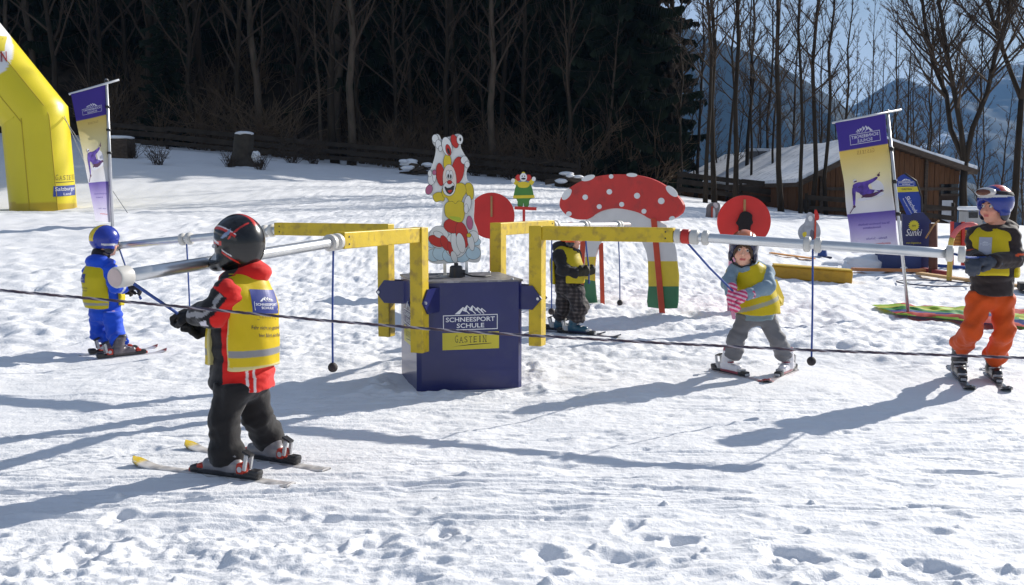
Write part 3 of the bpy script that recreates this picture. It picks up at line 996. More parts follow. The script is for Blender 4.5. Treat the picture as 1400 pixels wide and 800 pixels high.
BALLK = mat('dark_rubber', (.030, .022, .022), rough=.7, var=.2, vscale=30, bump=.3, bscale=120)
DARKM = mat('dark_steel', (.05, .05, .055), rough=.45, metal=.6, var=.2, vscale=12)
ALU = mat('aluminium_pole', (.55, .56, .58), rough=.4, metal=.7, var=.1, vscale=6)
WOOD = mat('brown_boards', (.115, .054, .025), rough=.8, var=.32, vscale=3, bump=.4, bscale=12, stretch=(9, 9, .6), spec=.2)
WOODD = mat('weathered_boards', (.075, .055, .042), rough=.88, var=.35, vscale=3, bump=.4, bscale=14, stretch=(2, 2, 6), spec=.2)
TAN = mat('bare_lath', (.36, .20, .08), rough=.7, var=.2, vscale=8)
BLACK = mat('black_paint', (.014, .013, .015), rough=.55, var=.2, vscale=10)

# ================================================================ CAROUSEL
YAW = math.radians(14.5)
RB = Matrix.Rotation(YAW, 3, 'Z')
HALF, BOXH = .378, .745
def bx(x, y, z): return CC + RB @ Vector((x, y, z))
car = thing('ski_carousel', CC, 'square blue steel ski carousel with four yellow arms and white lettered sides', 'ski carousel')

mb = MB()
ch = .03
out = [(-HALF + ch, -HALF), (HALF - ch, -HALF), (HALF, -HALF + ch), (HALF, HALF - ch), (HALF - ch, HALF), (-HALF + ch, HALF), (-HALF, HALF - ch), (-HALF, -HALF + ch)]
mb.slab(out, lambda u, v, t: bx(u, v, t), -.06, BOXH)
housing = mb.build('housing', BLUE, car)
mb = MB()
mb.slab([(u * 1.02, v * 1.02) for u, v in out], lambda u, v, t: bx(u, v, t), BOXH, BOXH + .012)
mb.build('top_plate', mat('worn_top_plate', (.17, .165, .18), rough=.45, metal=.35, var=.25, vscale=9, dirt=(.5, .5, .52), dirt_amt=.5), car)
mb = MB()
for sx, sy in ((-1, -1), (1, -1), (1, 1), (-1, 1)):
    mb.ball(bx(sx * (HALF - .07), sy * (HALF - .03), BOXH + .014), .011, 8)
mb.build('bolt', GALV, car)

# lettered faces: u to the right, v up, on each of the four sides
for k in range(4):
    Rk = RB @ Matrix.Rotation(k * math.pi / 2, 3, 'Z')
    def face(u, v, t, Rk=Rk): return CC + Rk @ Vector((u, -HALF - .0015 - t, v))
    w = MB()
    ski_school_logo(w, face, .0, .415, .385)
    w.build('lettering', LETW, housing, fix=False)
    y_ = MB(); put_poly(y_, [(-.2, .275), (.205, .275), (.205, .395), (-.2, .395)], face)
    y_.build('name_plate', PLATEY, housing, fix=False)
    b_ = MB(); put_serif(b_, 'GASTEIN', face, .0, .325, .235, .042, t=.0012)
    put_poly(b_, [(-.13, .298), (.02, .306), (.15, .312), (.15, .315), (.0, .311)], face, t=.0012)
    b_.build('lettering', LETK, housing, fix=False)

ARMS = {'A': (Vector((-.3960, -.9180, 0)), 3.30, 1.00, (1.66, 3.36)),
        'B': (Vector((.9180, -.3960, 0)), 3.32, 1.00, (1.68, 1.78, 2.50, 3.34)),
        'C': (Vector((-.9180, .3960, 0)), 3.28, .915, (1.68, 2.50, 3.28)),
        'D': (Vector((.4500, .8930, 0)), 3.5, 1.04, (1.66, 2.35, 3.2))}
BEAM_Z = 1.085
def on_pipe(k, t):
    d, R, zt, _ = ARMS[k]
    return CC + d * t + Vector((0, 0, BEAM_Z + (zt - BEAM_Z) * max(0, (t - 1.5)) / (R - 1.5)))
for k, (d, R, zt, cols) in ARMS.items():
    d = d.normalized()
    sd = Vector((-d.y, d.x, 0))
    pc = CC + d * .615
    Rm = Matrix((d, sd, Vector((0, 0, 1)))).transposed()
    mb = MB().box(pc + Vector((0, 0, (.285 + 1.135) / 2)), (.095, .095, 1.135 - .285), Rm, bev=.004)
    mb.box(pc + Vector((0, 0, .60)) - d * .10, (.10, .05, .07), Rm)
    mb.build('post', YEL, car)
    mb = MB().bar(pc + d * .0478 + Vector((0, 0, BEAM_Z)), CC + d * 1.6 + Vector((0, 0, BEAM_Z)), .075, .098, bev=.004)
    mb.build('beam', YEL, car)
    mb = MB()
    for q in (-.022, .022):
        mb.ball(CC + d * 1.55 + sd * .0375 + Vector((0, 0, BEAM_Z + q)), .006, 8); mb.ball(CC + d * 1.55 - sd * .0375 + Vector((0, 0, BEAM_Z + q)), .006, 8)
    mb.build('bolt', DARKM, car)
    # pointed clamp plates either side of the post
    for s in (-1, 1):
        hexo = [(.30, .545), (.60, .545), (.672, .625), (.60, .715), (.30, .715)]
        mb = MB().slab(hexo, lambda u, v, t, s=s: CC + d * u + sd * (s * (.0485 + t)) + Vector((0, 0, v)), 0, .012)
        pl = mb.build('clamp_plate', BLUE, car)
        mb = MB().tube([CC + d * .645 + sd * s * .060 + Vector((0, 0, .625)), CC + d * .645 + sd * s * .070 + Vector((0, 0, .625))], .011, 8)
        mb.build('bolt', GALV, pl)
    mb = MB().tube([on_pipe(k, 1.53 + (R - 1.53) * i / 8) for i in range(9)], .031, 16)
    mb.build('pipe', GALV, car, True)
    for i, t in enumerate(cols):
        a, b = on_pipe(k, t - .03), on_pipe(k, t + .03)
        ax = (b - a).normalized()
        if k in 'AC' and i == len(cols) - 1:
            mb = MB().tube([on_pipe(k, t - .052), on_pipe(k, t - .045), on_pipe(k, t + .022), on_pipe(k, t + .030)], [.040, .047, .047, .043], 24)
            mb.build('end_cap', [PVC], car, 'auto')
            MB().tube([on_pipe(k, t + .0305), on_pipe(k, t + .0325)], .039, 24).build('cap_disc', PVCEND, car)
        elif k == 'B' and i == 0:
            for q0, q1, mm in ((-.075, -.03, PVC), (-.028, .028, REDP), (.03, .075, PVC)):
                MB().tube([on_pipe(k, t + q0), on_pipe(k, t + q0 + .006), on_pipe(k, t + q1 - .006), on_pipe(k, t + q1)], [.043, .049, .049, .043], 20).build('collar', mm, car, 'auto')
        else:
            for q0, q1 in ((-.055, -.012), (.012, .055)):
                MB().tube([on_pipe(k, t + q0), on_pipe(k, t + q0 + .008), on_pipe(k, t + q1 - .008), on_pipe(k, t + q1)], [.040, .050, .050, .040], 20).build('collar', PVC, car, 'auto')

# hanging handle cords
def hang(k, t, zb, sway, label):
    p = on_pipe(k, t)
    e = Vector((p.x + sway[0], p.y + sway[1], zb))
    root = thing('handle_cord', e, label, 'pull cord', 'pull cords hanging from the carousel arms')
    pts = [p.lerp(e, u) + Vector((sway[0], sway[1], 0)) * (.25 * math.sin(math.pi * u)) for u in (0, .2, .4, .6, .8, 1)]
    MB().tube([p + Vector((0, 0, .034))] + pts[1:], .0065, 6).build('cord', ROPEB, root, True)
    MB().ball(e, .030, 14).build('ball', BALLK, root, True)
hang('A', 1.66, .335, (-.02, .02), 'blue pull cord with dark ball hanging free beside the child in black helmet')
hang('B', 2.50, .29, (.012, 0), 'blue pull cord with dark ball hanging free right of the girl in light blue jacket')
hang('C', 2.50, .235, (.012, 0), 'blue pull cord hanging behind the black glove of the child in the black helmet')
hang('D', 1.62, .34, (.0, -.02), 'blue pull cord with ball hanging free behind the child in black plaid suit')
hang('D', 3.2, .27, (.03, 0), 'blue pull cord with ball hanging under the mushroom gate')

def held(pts, label, r=.0075):
    pts = [Vector(p) for p in pts]
    root = thing('handle_cord', pts[-1], label, 'pull cord', 'pull cords held by the children')
    MB().tube(pts, r, 6).build('cord', ROPEB, root, True)
    MB().tube([pts[-1], pts[-1] + (pts[-1] - pts[-2]).normalized() * .03], r * 1.5, 8).build('knot', ROPEB, root, True)

# ================================================================ CLOWN BOARD on top of the carousel
CB = thing('clown_board', bx(0, 0, BOXH + .012), 'tall cut-out board painted with a laughing yellow clown, standing on the blue box', 'cut-out board')
def zc(zx, zy): return (570 + zx / 3.636, 170 + zy / 3.636)
def cbm(u, v, t):
    px, py = zc(u, v)
    p = P(px, py, 7.66)
    p.y += (px - 622) / F * 7.66 * .12 - t
    return p
outl = [(75, 65), (88, 50), (110, 48), (122, 82), (145, 64), (172, 60), (200, 45), (225, 52), (230, 85), (212, 105), (235, 150), (260, 180), (262, 210), (245, 225), (245, 280), (275, 290), (287, 330), (285, 420), (280, 480), (300, 520), (318, 620),
        (318, 680), (290, 692), (240, 680), (190, 690), (140, 692), (90, 695), (55, 680), (48, 630), (60, 600), (48, 560), (60, 530), (100, 510), (125, 505), (125, 440), (132, 390), (82, 385), (78, 350), (50, 350), (45, 320), (62, 300), (55, 240), (75, 215), (100, 120), (78, 95)]
MB().slab(smooth2(outl, 2), cbm, -.016, 0).build('board', WHITE, CB)
CL = {'w': WHITE, 'k': BLACK, 'r': REDP, 'y': mat('clown_yellow', (.66, .50, .02), rough=.5), 'g': mat('clown_lime', (.42, .50, .03), rough=.5), 'b': mat('cloud_blue', (.50, .66, .74), rough=.5, var=.1, vscale=9),
      'p': mat('clown_pink', (.45, .12, .22), rough=.5), 'n': mat('clown_skin', (.72, .62, .55), rough=.5)}
ck = list(CL)
pm = MB(); lay = [0]
def pt(col, pts, sm=2, line=3.2):
    """painted patch with a dark contour line"""
    lay[0] += 1
    t = .0006 + lay[0] * .00025
    q = smooth2(pts, sm) if sm else pts
    if line:
        cx = sum(p[0] for p in q) / len(q); cy = sum(p[1] for p in q) / len(q)
        o = []
        for (x, y) in q:
            l = math.hypot(x - cx, y - cy) or 1
            o.append((x + (x - cx) / l * line * .55, y + (y - cy) / l * line * .55))
        put_poly(pm, o, cbm, t, ck.index('k'))
    put_poly(pm, q, cbm, t + .00012, ck.index(col))
def ov(col, x, y, rx, ry=None, rot=0, line=3.2): pt(col, circle2(x, y, rx, ry, 22, rot), 0, line)
# cloud at the foot
for x, y, r in ((85, 650, 34), (78, 590, 26), (120, 640, 40), (170, 650, 42), (225, 650, 40), (280, 640, 36), (296, 585, 20)): ov('b', x, y, r, r * .9, 0, 3)
for x, y, r in ((110, 560, 48), (195, 600, 55), (280, 560, 26)): ov('w', x, y, r, r * 1.15, 0, 3)
ov('r', 98, 580, 42, 24, .5); ov('w', 108, 548, 26, 14, .45); ov('r', 140, 590, 18, 40, -.4); ov('r', 170, 625, 13, 44, -.25); ov('w', 195, 590, 24, 62, -.15); ov('w', 185, 660, 14, 30, -.3)
ov('r', 180, 505, 46, 36, .2); ov('r', 225, 550, 30, 66, -.22); ov('w', 218, 590, 20, 50, -.2); ov('p', 262, 490, 15, 34, -.1); ov('w', 268, 585, 15, 44, -.2); ov('y', 258, 552, 11, 10)
pt('y', [(140, 380), (240, 375), (236, 470), (215, 492), (160, 470), (138, 450)], 2); pt('g', [(150, 455), (225, 462), (215, 486), (170, 470)], 2, 0)
pt('y', [(80, 350), (110, 335), (140, 350), (135, 385), (115, 378), (95, 388), (84, 372)], 1); pt('y', [(235, 300), (262, 288), (280, 310), (282, 360), (272, 378), (248, 350)], 2)
pt('y', [(122, 330), (140, 300), (175, 305), (215, 290), (240, 300), (246, 340), (230, 360), (222, 385), (205, 378), (192, 398), (178, 380), (160, 385), (150, 362), (132, 366)], 1)
ov('r', 117, 250, 20, 56, -.1); ov('r', 204, 228, 30, 66, .1); ov('y', 152, 190, 19, 42); ov('n', 163, 276, 33, 76, -.05); ov('w', 160, 320, 30, 36)
ov('w', 155, 250, 9, 22, 0, 3); ov('w', 170, 252, 9, 22, 0, 3); ov('k', 156, 258, 4, 11, 0, 0); ov('k', 169, 260, 4, 11, 0, 0)
pt('k', [(136, 305), (158, 322), (186, 300), (182, 330), (166, 350), (148, 338)], 1, 3); pt('r', [(150, 330), (165, 326), (178, 326), (166, 345)], 1, 0); ov('r', 163, 288, 11, 9)
ov('w', 76, 268, 18, 34, .15); ov('w', 66, 245, 9, 16); ov('w', 88, 262, 8, 24); ov('p', 62, 325, 16, 24, .3); ov('p', 88, 240, 9, 12); ov('w', 252, 395, 17, 40, .1); ov('w', 245, 420, 10, 24)
# the second, upturned head and hands at the top
ov('w', 150, 110, 24, 46, -.2); ov('r', 157, 128, 12, 28, -.25); ov('k', 158, 134, 6, 16, -.25, 0); ov('r', 188, 85, 17, 34, -.3); ov('w', 92, 72, 15, 20); ov('w', 108, 100, 14, 22); ov('w', 118, 122, 9, 14); ov('w', 214, 76, 15, 24); ov('k', 216, 76, 5, 9, 0, 0); ov('w', 236, 178, 17, 20); ov('w', 250, 200, 12, 16)
pm.build('painted_clown', [CL[c] for c in ck], CB, fix=False)
for q in (138, 246):
    b0, t0 = cbm(q, 765, -.04), cbm(q, 420, -.03)
    b0.z = BOXH + .012
    MB().bar(b0, Vector((b0.x, b0.y, t0.z)), .022, .022, up=(0, 1, 0)).build('support_post', GALV, CB)
    MB().box(Vector((b0.x, b0.y, BOXH + .018)), (.09, .09, .012), RB).build('foot_plate', GALV, CB)
mb = MB()
mc = cbm(197, 750, .05); mc.z = BOXH + .012
mb.tube([mc, mc + Vector((0, 0, .02)), mc + Vector((0, 0, .075)), mc + Vector((0, 0, .085))], [.052, .050, .046, .036], 16)
mb.box(mc + Vector((.045, 0, .03)), (.03, .05, .05), RB); mb.tube([mc + Vector((0, 0, .08)), mc + Vector((0, 0, .105))], .016, 10)
mot = mb.build('drive_motor', DARKM, CB, 'auto')
MB().tube([mc + Vector((.05, -.02, .03)), mc + Vector((.12, -.05, .012)), mc + Vector((.2, -.04, .008)), mc + Vector((.25, .03, .008))], .006, 6).build('cable', BLACK, CB, True)

# ================================================================ MUSHROOM GATE
def zm(zx, zy): return (640 + zx / 2.9625, 210 + zy / 2.9625)
_ma, _mb = P(905, 400, 11.45), P(766, 400, 12.77)
_mt = Vector((_ma.x - _mb.x, _ma.y - _mb.y, 0)).normalized(); _mn = Vector((_mt.y, -_mt.x, 0))
def mm_(u, v, t):
    px, py = zm(u, v)
    o = Vector((0, 0, CAM_H)); d = P(px, py, 1.0) - o
    p = o + d * ((_ma - o).dot(_mn) / d.dot(_mn))
    return p + _mn * t
gp = mm_(765, 670, 0)
MG = thing('mushroom_gate', (gp.x, gp.y, float(gz(gp.x, gp.y))), 'giant red and white spotted mushroom gate board on red poles', 'gate')
cap_o = [(372, 195), (384, 168), (420, 132), (480, 102), (570, 83), (680, 85), (760, 105), (830, 150), (872, 198), (876, 222), (862, 250), (800, 277), (745, 270), (700, 240), (640, 225), (590, 220), (530, 235), (490, 268), (440, 268), (400, 250), (375, 222)]
REDM = mat('mushroom_red', (.52, .022, .014), rough=.55, var=.18, vscale=3, bump=.08, bscale=40, dirt=(.26, .02, .015), dirt_amt=.5)
MB().slab(smooth2(cap_o, 2), mm_, -.02, .012).build('cap', REDM, MG)
for x, y, rx, ry, ro in ((403, 165, 27, 14, -.9), (490, 99, 28, 11, -.3), (583, 93, 9, 9, 0), (667, 87, 22, 8, .05), (478, 177, 11, 11, 0), (576, 155, 11, 11, 0), (688, 171, 12, 12, 0), (786, 192, 13, 13, 0), (829, 153, 30, 14, .75), (535, 215, 10, 10, 0), (626, 206, 10, 10, 0), (716, 234, 10, 10, 0), (412, 244, 11, 10, 0), (829, 262, 12, 8, -.4)):
    MB().slab(circle2(x, y, rx, ry, 20, ro), mm_, .0125, .0165).build('spot', WHITE, MG)
stem = [(478, 262), (530, 225), (590, 212), (640, 215), (700, 232), (750, 262), (802, 290), (828, 345), (840, 400), (843, 436), (728, 436), (722, 400), (705, 360), (672, 334), (620, 322), (570, 330), (535, 360), (520, 400), (514, 418), (474, 418), (474, 340), (470, 285)]
MB().slab(stem, mm_, -.019, .0).build('stem', mat('mushroom_white', (.60, .58, .56), rough=.6, var=.1, vscale=4), MG)
GREEN = mat('leaf_green_paint', (.020, .15, .055), rough=.5, var=.15, vscale=5)
YELM = mat('mushroom_yellow', (.62, .45, .015), rough=.5, var=.12, vscale=5)
MB().slab([(728, 436), (843, 436), (850, 490), (849, 538), (730, 538)], mm_, -.019, .0).build('yellow_band', YELM, MG)
MB().slab([(730, 538), (849, 538), (848, 600), (843, 627), (785, 629), (728, 622), (724, 600)], mm_, -.019, .0).build('green_band', GREEN, MG)
MB().slab([(474, 418), (514, 418), (510, 470), (511, 516), (470, 508), (472, 460)], mm_, -.019, .0).build('yellow_band', YELM, MG)
MB().slab([(470, 508), (511, 516), (514, 560), (520, 604), (492, 606), (468, 596)], mm_, -.019, .0).build('green_band', GREEN, MG)
POLR = mat('orange_red_pole', (.52, .055, .018), rough=.5, var=.15, vscale=8)
for x0, y0, x1, y1, w, tt in ((756, 262, 794, 668, .062, .018), (531, 362, 538, 634, .05, -.028), (470, 300, 460, 610, .06, .016)):
    a, b = mm_(x0, y0, tt), mm_(x1, y1, tt)
    b.z = float(gz(b.x, b.y)) - .05
    MB().bar(a, b, w, .03, up=(0, 1, 0)).build('pole', POLR, MG)

# ================================================================ TARGET DISCS
def disc(px, py, rpx, Y, label, extra):
    c = P(px, py, Y); R = rpx / F * Y
    root = thing('target_disc', (c.x, c.y, float(gz(c.x, c.y))), label, 'target disc')
    md = lambda u, v, t: Vector((c.x + u, c.y - t - .12 * u, c.z + v))
    MB().slab(circle2(0, 0, R, R, 48), md, -.02, .012).build('disc', mat('disc_red', (.56, .018, .014), rough=.5, var=.12, vscale=4), root)
    MB().slab([(-.012, -R * .05), (.012, -R * .05), (.012, R * .85), (-.012, R * .85)], md, .0125, .03).build('lath', TAN, root)
    return root, c, R, md
r1, c1, R1, md1 = disc(672, 295, 31.5, 13.2, 'plain red disc on a post between the clown board and the yellow arm', None)
MB().bar((c1.x, c1.y + .045, float(gz(c1.x, c1.y)) - .05), (c1.x, c1.y + .045, c1.z + .1), .05, .04, up=(0, 1, 0)).build('pole', POLR, r1)
r2, c2, R2, md2 = disc(1017, 303, 35.5, 11.9, 'red disc with a black pad on a pink stand behind the girl in light blue', None)
PINK = mat('pink_paint', (.58, .25, .36), rough=.55, var=.1)
gz2 = float(gz(c2.x, c2.y))
st = [(-.235, gz2 - c2.z - .03), (.05, gz2 - c2.z - .03), (.05, gz2 - c2.z + .04), (.0, .0), (-.05, .0), (-.235, -.26)]
def px2(u): return (u - 1017) / F * 11.9
MB().slab([(px2(999), -.24), (px2(1037), -.24), (px2(1038), gz2 - c2.z - .03), (px2(998), gz2 - c2.z - .03)], md2, -.05, -.022).build('stand', PINK, r2)
mb = MB()
mb.slab(smooth2([(-.06, .06), (-.045, .10), (.0, .12), (.05, .105), (.085, .07), (.075, .03), (.095, -.01), (.06, -.05), (.065, -.11), (.01, -.12), (-.03, -.10), (-.07, -.11), (-.06, -.05), (-.10, -.02), (-.075, .02)], 2), md2, .0305, .055)
mb.build('black_pad', mat('black_plush', (.012, .010, .012), rough=.95, var=.3, vscale=30, bump=.6, bscale=120), r2)

# ================================================================ SMALL PAINTED FIGURE SIGNS
def sign_root(name, px, Y, label, cat='cut-out sign'):
    g = G(px, None, Y)
    return thing(name, g, label, cat)
s1 = sign_root('clown_sign', 716, 20, 'small green and yellow clown sign with raised arms on a red crossbar')
def zs(Y, sc=2.9625, ox=640, oy=210): return lambda u, v, t: P(ox + u / sc, oy + v / sc, Y) + Vector((0, -t, 0))
m1 = zs(20)
cg, cy_, cr, cw = mat('sign_green', (.055, .20, .03), rough=.5), CL['y'], REDP, WHITE
MB().slab(smooth2([(192, 130), (205, 118), (247, 118), (258, 132), (268, 178), (248, 185), (246, 218), (226, 218), (224, 196), (222, 218), (200, 218), (200, 186), (182, 180)], 1), m1, -.02, .012).build('body', cg, s1)
for pts in ([(180, 108), (190, 100), (212, 122), (200, 134), (184, 122)], [(270, 104), (262, 98), (240, 120), (250, 134), (266, 122)]): MB().slab(smooth2(pts, 1), m1, -.018, .010).build('arm', cy_, s1)
for x, y in ((182, 110), (266, 103)): MB().slab(circle2(x, y, 8, 9), m1, .0105, .014).build('hand', cw, s1)
for x in (203, 245): MB().slab(circle2(x, 98, 11, 13), m1, -.018, .011).build('hair', cr, s1)
MB().slab(circle2(224, 96, 15, 17), m1, -.016, .013).build('head', cw, s1)
mb = MB(); put_poly(mb, circle2(224, 102, 9, 4), m1, .0135, 0); put_poly(mb, circle2(219, 92, 2, 3), m1, .0135, 0); put_poly(mb, circle2(229, 92, 2, 3), m1, .0135, 0); mb.build('face', LETK, s1, fix=False)
MB().slab(circle2(224, 80, 7, 6), m1, -.016, .012).build('hat', cy_, s1)
MB().slab(smooth2([(198, 120), (224, 112), (252, 120), (246, 136), (224, 140), (202, 136)], 1), m1, .0125, .016).build('ruff', cy_, s1)
MB().slab([(183, 170), (268, 168), (270, 180), (182, 182)], m1, .0125, .015).build('belt', cy_, s1)
a, b = m1(188, 220, 0), m1(277, 224, 0)
MB().bar(a, b, .06, .06).build('crossbar', REDP, s1)
a = m1(226, 226, -.02); MB().bar(Vector((a.x, a.y, base_of(s1).z - .1)), a, .05, .04, up=(0, 1, 0)).build('pole', REDP, s1)

s2 = sign_root('animal_sign', 1108, 22, 'grey animal cut-out sign with a yellow patch and a red pennant on a pole')
m2 = zs(22, 3.635, 900, 180)
GREYP = mat('grey_painted_board', (.33, .34, .37), rough=.6, var=.35, vscale=7)
MB().slab(smooth2([(735, 430), (738, 406), (755, 398), (772, 410), (778, 440), (800, 465), (808, 500), (800, 530), (778, 560), (730, 560), (704, 535), (692, 500), (705, 470), (728, 455)], 2), m2, -.02, .012).build('board', GREYP, s2)
MB().slab(smooth2([(742, 425), (756, 415), (768, 428), (762, 446), (748, 446)], 1), m2, .0125, .015).build('face', WHITE, s2)
MB().slab(smooth2([(712, 505), (735, 495), (738, 515), (722, 528)], 1), m2, .0125, .015).build('patch', CL['y'], s2)
MB().slab(smooth2([(755, 480), (778, 500), (770, 540), (752, 535)], 1), m2, .0125, .015).build('wing', mat('dark_grey_paint', (.13, .12, .15), rough=.6), s2)
a = m2(780, 400, .03); MB().bar(Vector((a.x, a.y, base_of(s2).z - .1)), a + Vector((0, 0, .05)), .03, .03, up=(0, 1, 0)).build('pole', POLR, s2)
MB().slab(smooth2([(770, 392), (782, 386), (797, 418), (794, 440), (776, 442)], 1), m2, .05, .056).build('pennant', REDP, s2)
s3 = sign_root('animal_sign', 972, 30, 'pale grey and white animal cut-out sign on a thin red pole by the snowy slope')
m3 = zs(30, 3.635, 900, 180)
MB().slab(smooth2([(240, 365), (268, 352), (300, 350), (310, 372), (298, 400), (300, 450), (228, 452), (238, 410)], 1), m3, -.025, .015).build('board', mat('brown_grey_paint', (.22, .18, .17), rough=.6, var=.4, vscale=4), s3)
MB().slab(smooth2([(262, 395), (276, 375), (284, 400), (282, 436), (268, 438)], 1), m3, .0155, .02).build('belly', WHITE, s3)
MB().slab(smooth2([(268, 358), (288, 352), (300, 372), (286, 384)], 1), m3, .0155, .02).build('face', mat('pink_white_paint', (.6, .5, .48), rough=.6), s3)
a = m3(266, 372, .04); MB().bar(Vector((a.x, a.y, base_of(s3).z - .1)), a, .045, .04, up=(0, 1, 0)).build('pole', POLR, s3)

# ================================================================ BANNERS
def banner(TL, TR, BR, BL, Y, dz, pole_top, pole_foot, bar_a, bar_b, label, nm='banner_flag'):
    foot = P(*pole_foot, Y); g = float(gz(foot.x, foot.y))
    foot.z = g
    root = thing(nm, foot, label, 'banner')
    c = [P(TL[0], TL[1], Y - dz[0]), P(TR[0], TR[1], Y - dz[1]), P(BR[0], BR[1], Y - dz[2]), P(BL[0], BL[1], Y - dz[3])]
    nrm = ((c[1] - c[0]).cross(c[3] - c[0])).normalized()
    if nrm.y > 0: nrm = -nrm
    W = (c[1] - c[0]).length
    def cm(u, v, t=0):
        p = (c[0] * (1 - u) + c[1] * u) * (1 - v) + (c[3] * (1 - u) + c[2] * u) * v
        k = .018 * W * math.sin(u * 7 + v * 5) * (.3 + v) + .012 * W * math.sin(v * 17 + u * 2)
        return p + nrm * (t + k)
    # cloth: thin closed sheet, coloured by a printed gradient along its length
    nu, nv = 14, 60
    mb = MB()
    for s_, t in ((0, .0015), (1, -.0015)):
        o = len(mb.v)
        mb.v.extend([tuple(cm(i / nu, j / nv, t)) for j in range(nv + 1) for i in range(nu + 1)])
        for j in range(nv):
            for i in range(nu):
                k = o + j * (nu + 1) + i
                mb.f.append((k, k + 1, k + nu + 2, k + nu + 1) if s_ == 0 else (k + nu + 1, k + nu + 2, k + 1, k)); mb.m.append(0)
    cl = mb.build('cloth', banner_mat(), root, True, fix=False)
    uvl = cl.data.uv_layers.new(name='UVMap')
    for lp in cl.data.loops:
        k = lp.vertex_index % ((nu + 1) * (nv + 1))
        uvl.data[lp.index].uv = ((k % (nu + 1)) / nu, (k // (nu + 1)) / nv)
    asp = (c[3] - c[0]).length / W
    # prints are seen from behind: u runs right to left
    fm = lambda u, v, t=0: cm(.5 - u, v, .004 + t)          # u in cloth widths from the centre, v downwards
    fl = lambda u, v, t=0: fm(u, -v / asp, t)
    w = MB(); ski_school_logo(w, fl, -.05, -.185 * asp, .62); w.build('lettering', mat('white_cloth_print', (.75, .74, .80), rough=.8, var=.03, transl=.3), cl, fix=False)
    b_ = MB(); put_serif(b_, 'GASTEIN', fl, -.04, -.262 * asp, .36, .055); b_.build('lettering', mat('brown_cloth_print', (.30, .16, .05), rough=.8, transl=.3), cl, fix=False)
    k = MB()
    put_text(k, 'Ski und Snowboardschule', fl, -.02, -.795 * asp, .66, .036)
    put_text(k, 'Rennakademie', fl, .05, -.822 * asp, .36, .036)
    put_text(k, 'Familie Hinterhofer' if 0 else 'Familie - Schule', fl, -.04, -.905 * asp, .46, .036)
    k.build('lettering', mat('purple_cloth_print', (.10, .075, .33), rough=.8, transl=.3), cl, fix=False)
    r_ = MB(); put_text(r_, 'www.schneesport.at', fl, -.10, -.945 * asp, .5, .034, bold=.01); r_.build('lettering', mat('red_cloth_print', (.55, .06, .03), rough=.8, transl=.3), cl, fix=False)
    # printed skier in a spray of snow
    zz = lambda pts: [((200 - x) / 210.0, (y - 42) / 612.0) for x, y in pts]
    sk = MB()
    PURP = mat('purple_skier_print', (.11, .06, .36), rough=.8, var=.55, vscale=14, transl=.3)
    DK = mat('dark_skier_print', (.10, .035, .09), rough=.8, transl=.3)
    SPR = mat('snow_spray_print', (.72, .72, .80), rough=.8, transl=.3)
    def bit(i, pts, t, n=1): put_poly(sk, smooth2(zz(pts), n), fm, t, i)
    bit(2, [(205, 330), (235, 325), (262, 345), (268, 380), (240, 402), (212, 395), (216, 360)], .001, 2)
    bit(2, [(150, 400), (200, 398), (262, 386), (268, 396), (210, 412), (150, 418)], .001, 2)
    bit(0, [(128, 340), (150, 328), (180, 330), (214, 322), (238, 312), (243, 320), (222, 336), (196, 346), (205, 368), (186, 384), (150, 376), (140, 362)], .002)
    bit(0, [(130, 345), (146, 358), (142, 384), (140, 410), (134, 436), (127, 436), (128, 400), (126, 366)], .0025)
    bit(0, [(152, 368), (190, 362), (226, 372), (250, 378), (236, 392), (200, 396), (168, 392)], .003)
    bit(1, [(168, 384), (210, 388), (254, 372), (262, 377), (216, 404), (172, 402)], .0035)
    bit(1, [(150, 352), (172, 346), (190, 356), (172, 366)], .0035)
    put_poly(sk, zz(circle2(143, 322, 9, 9)), fm, .004, 2); bit(1, [(136, 322), (152, 319), (152, 325), (137, 328)], .0045)
    put_poly(sk, zz(circle2(245, 308, 6, 6)), fm, .004, 1); put_poly(sk, zz(circle2(131, 438, 6, 6)), fm, .004, 1)
    for a_, b_2 in (((131, 438), (106, 468)), ((240, 310), (252, 296)), ((166, 400), (262, 380))): put_line(sk, zz([a_])[0], zz([b_2])[0], .008, fm, .004, 1)
    sk.build('skier_print', [PURP, DK, SPR], cl, fix=False)
    # pole and crossbar
    pt_ = P(*pole_top, Y)
    L = (pt_ - foot).length
    mb = MB().tube([foot - (pt_ - foot).normalized() * .2, foot.lerp(pt_, .5), pt_], [.018 * Y / 12 ** .5 / 3.2, .016 * Y / 12 ** .5 / 3.2, .014 * Y / 12 ** .5 / 3.2], 10)
    mb.build('pole', ALU, root, True)
    MB().tube([P(*bar_a, Y - dz[0]) , P(*bar_b, Y - dz[1] + .02)], .012 * Y / 12, 8).build('crossbar', ALU, root, True)
    for q in (.02, .3, .55, .8):
        a = foot.lerp(pt_, 1 - q * .62)
        MB().tube([a - Vector((0, 0, .02)), a + Vector((0, 0, .02))], .026 * Y / 12, 10).build('clip', BLACK, root, True)
    return root, cm

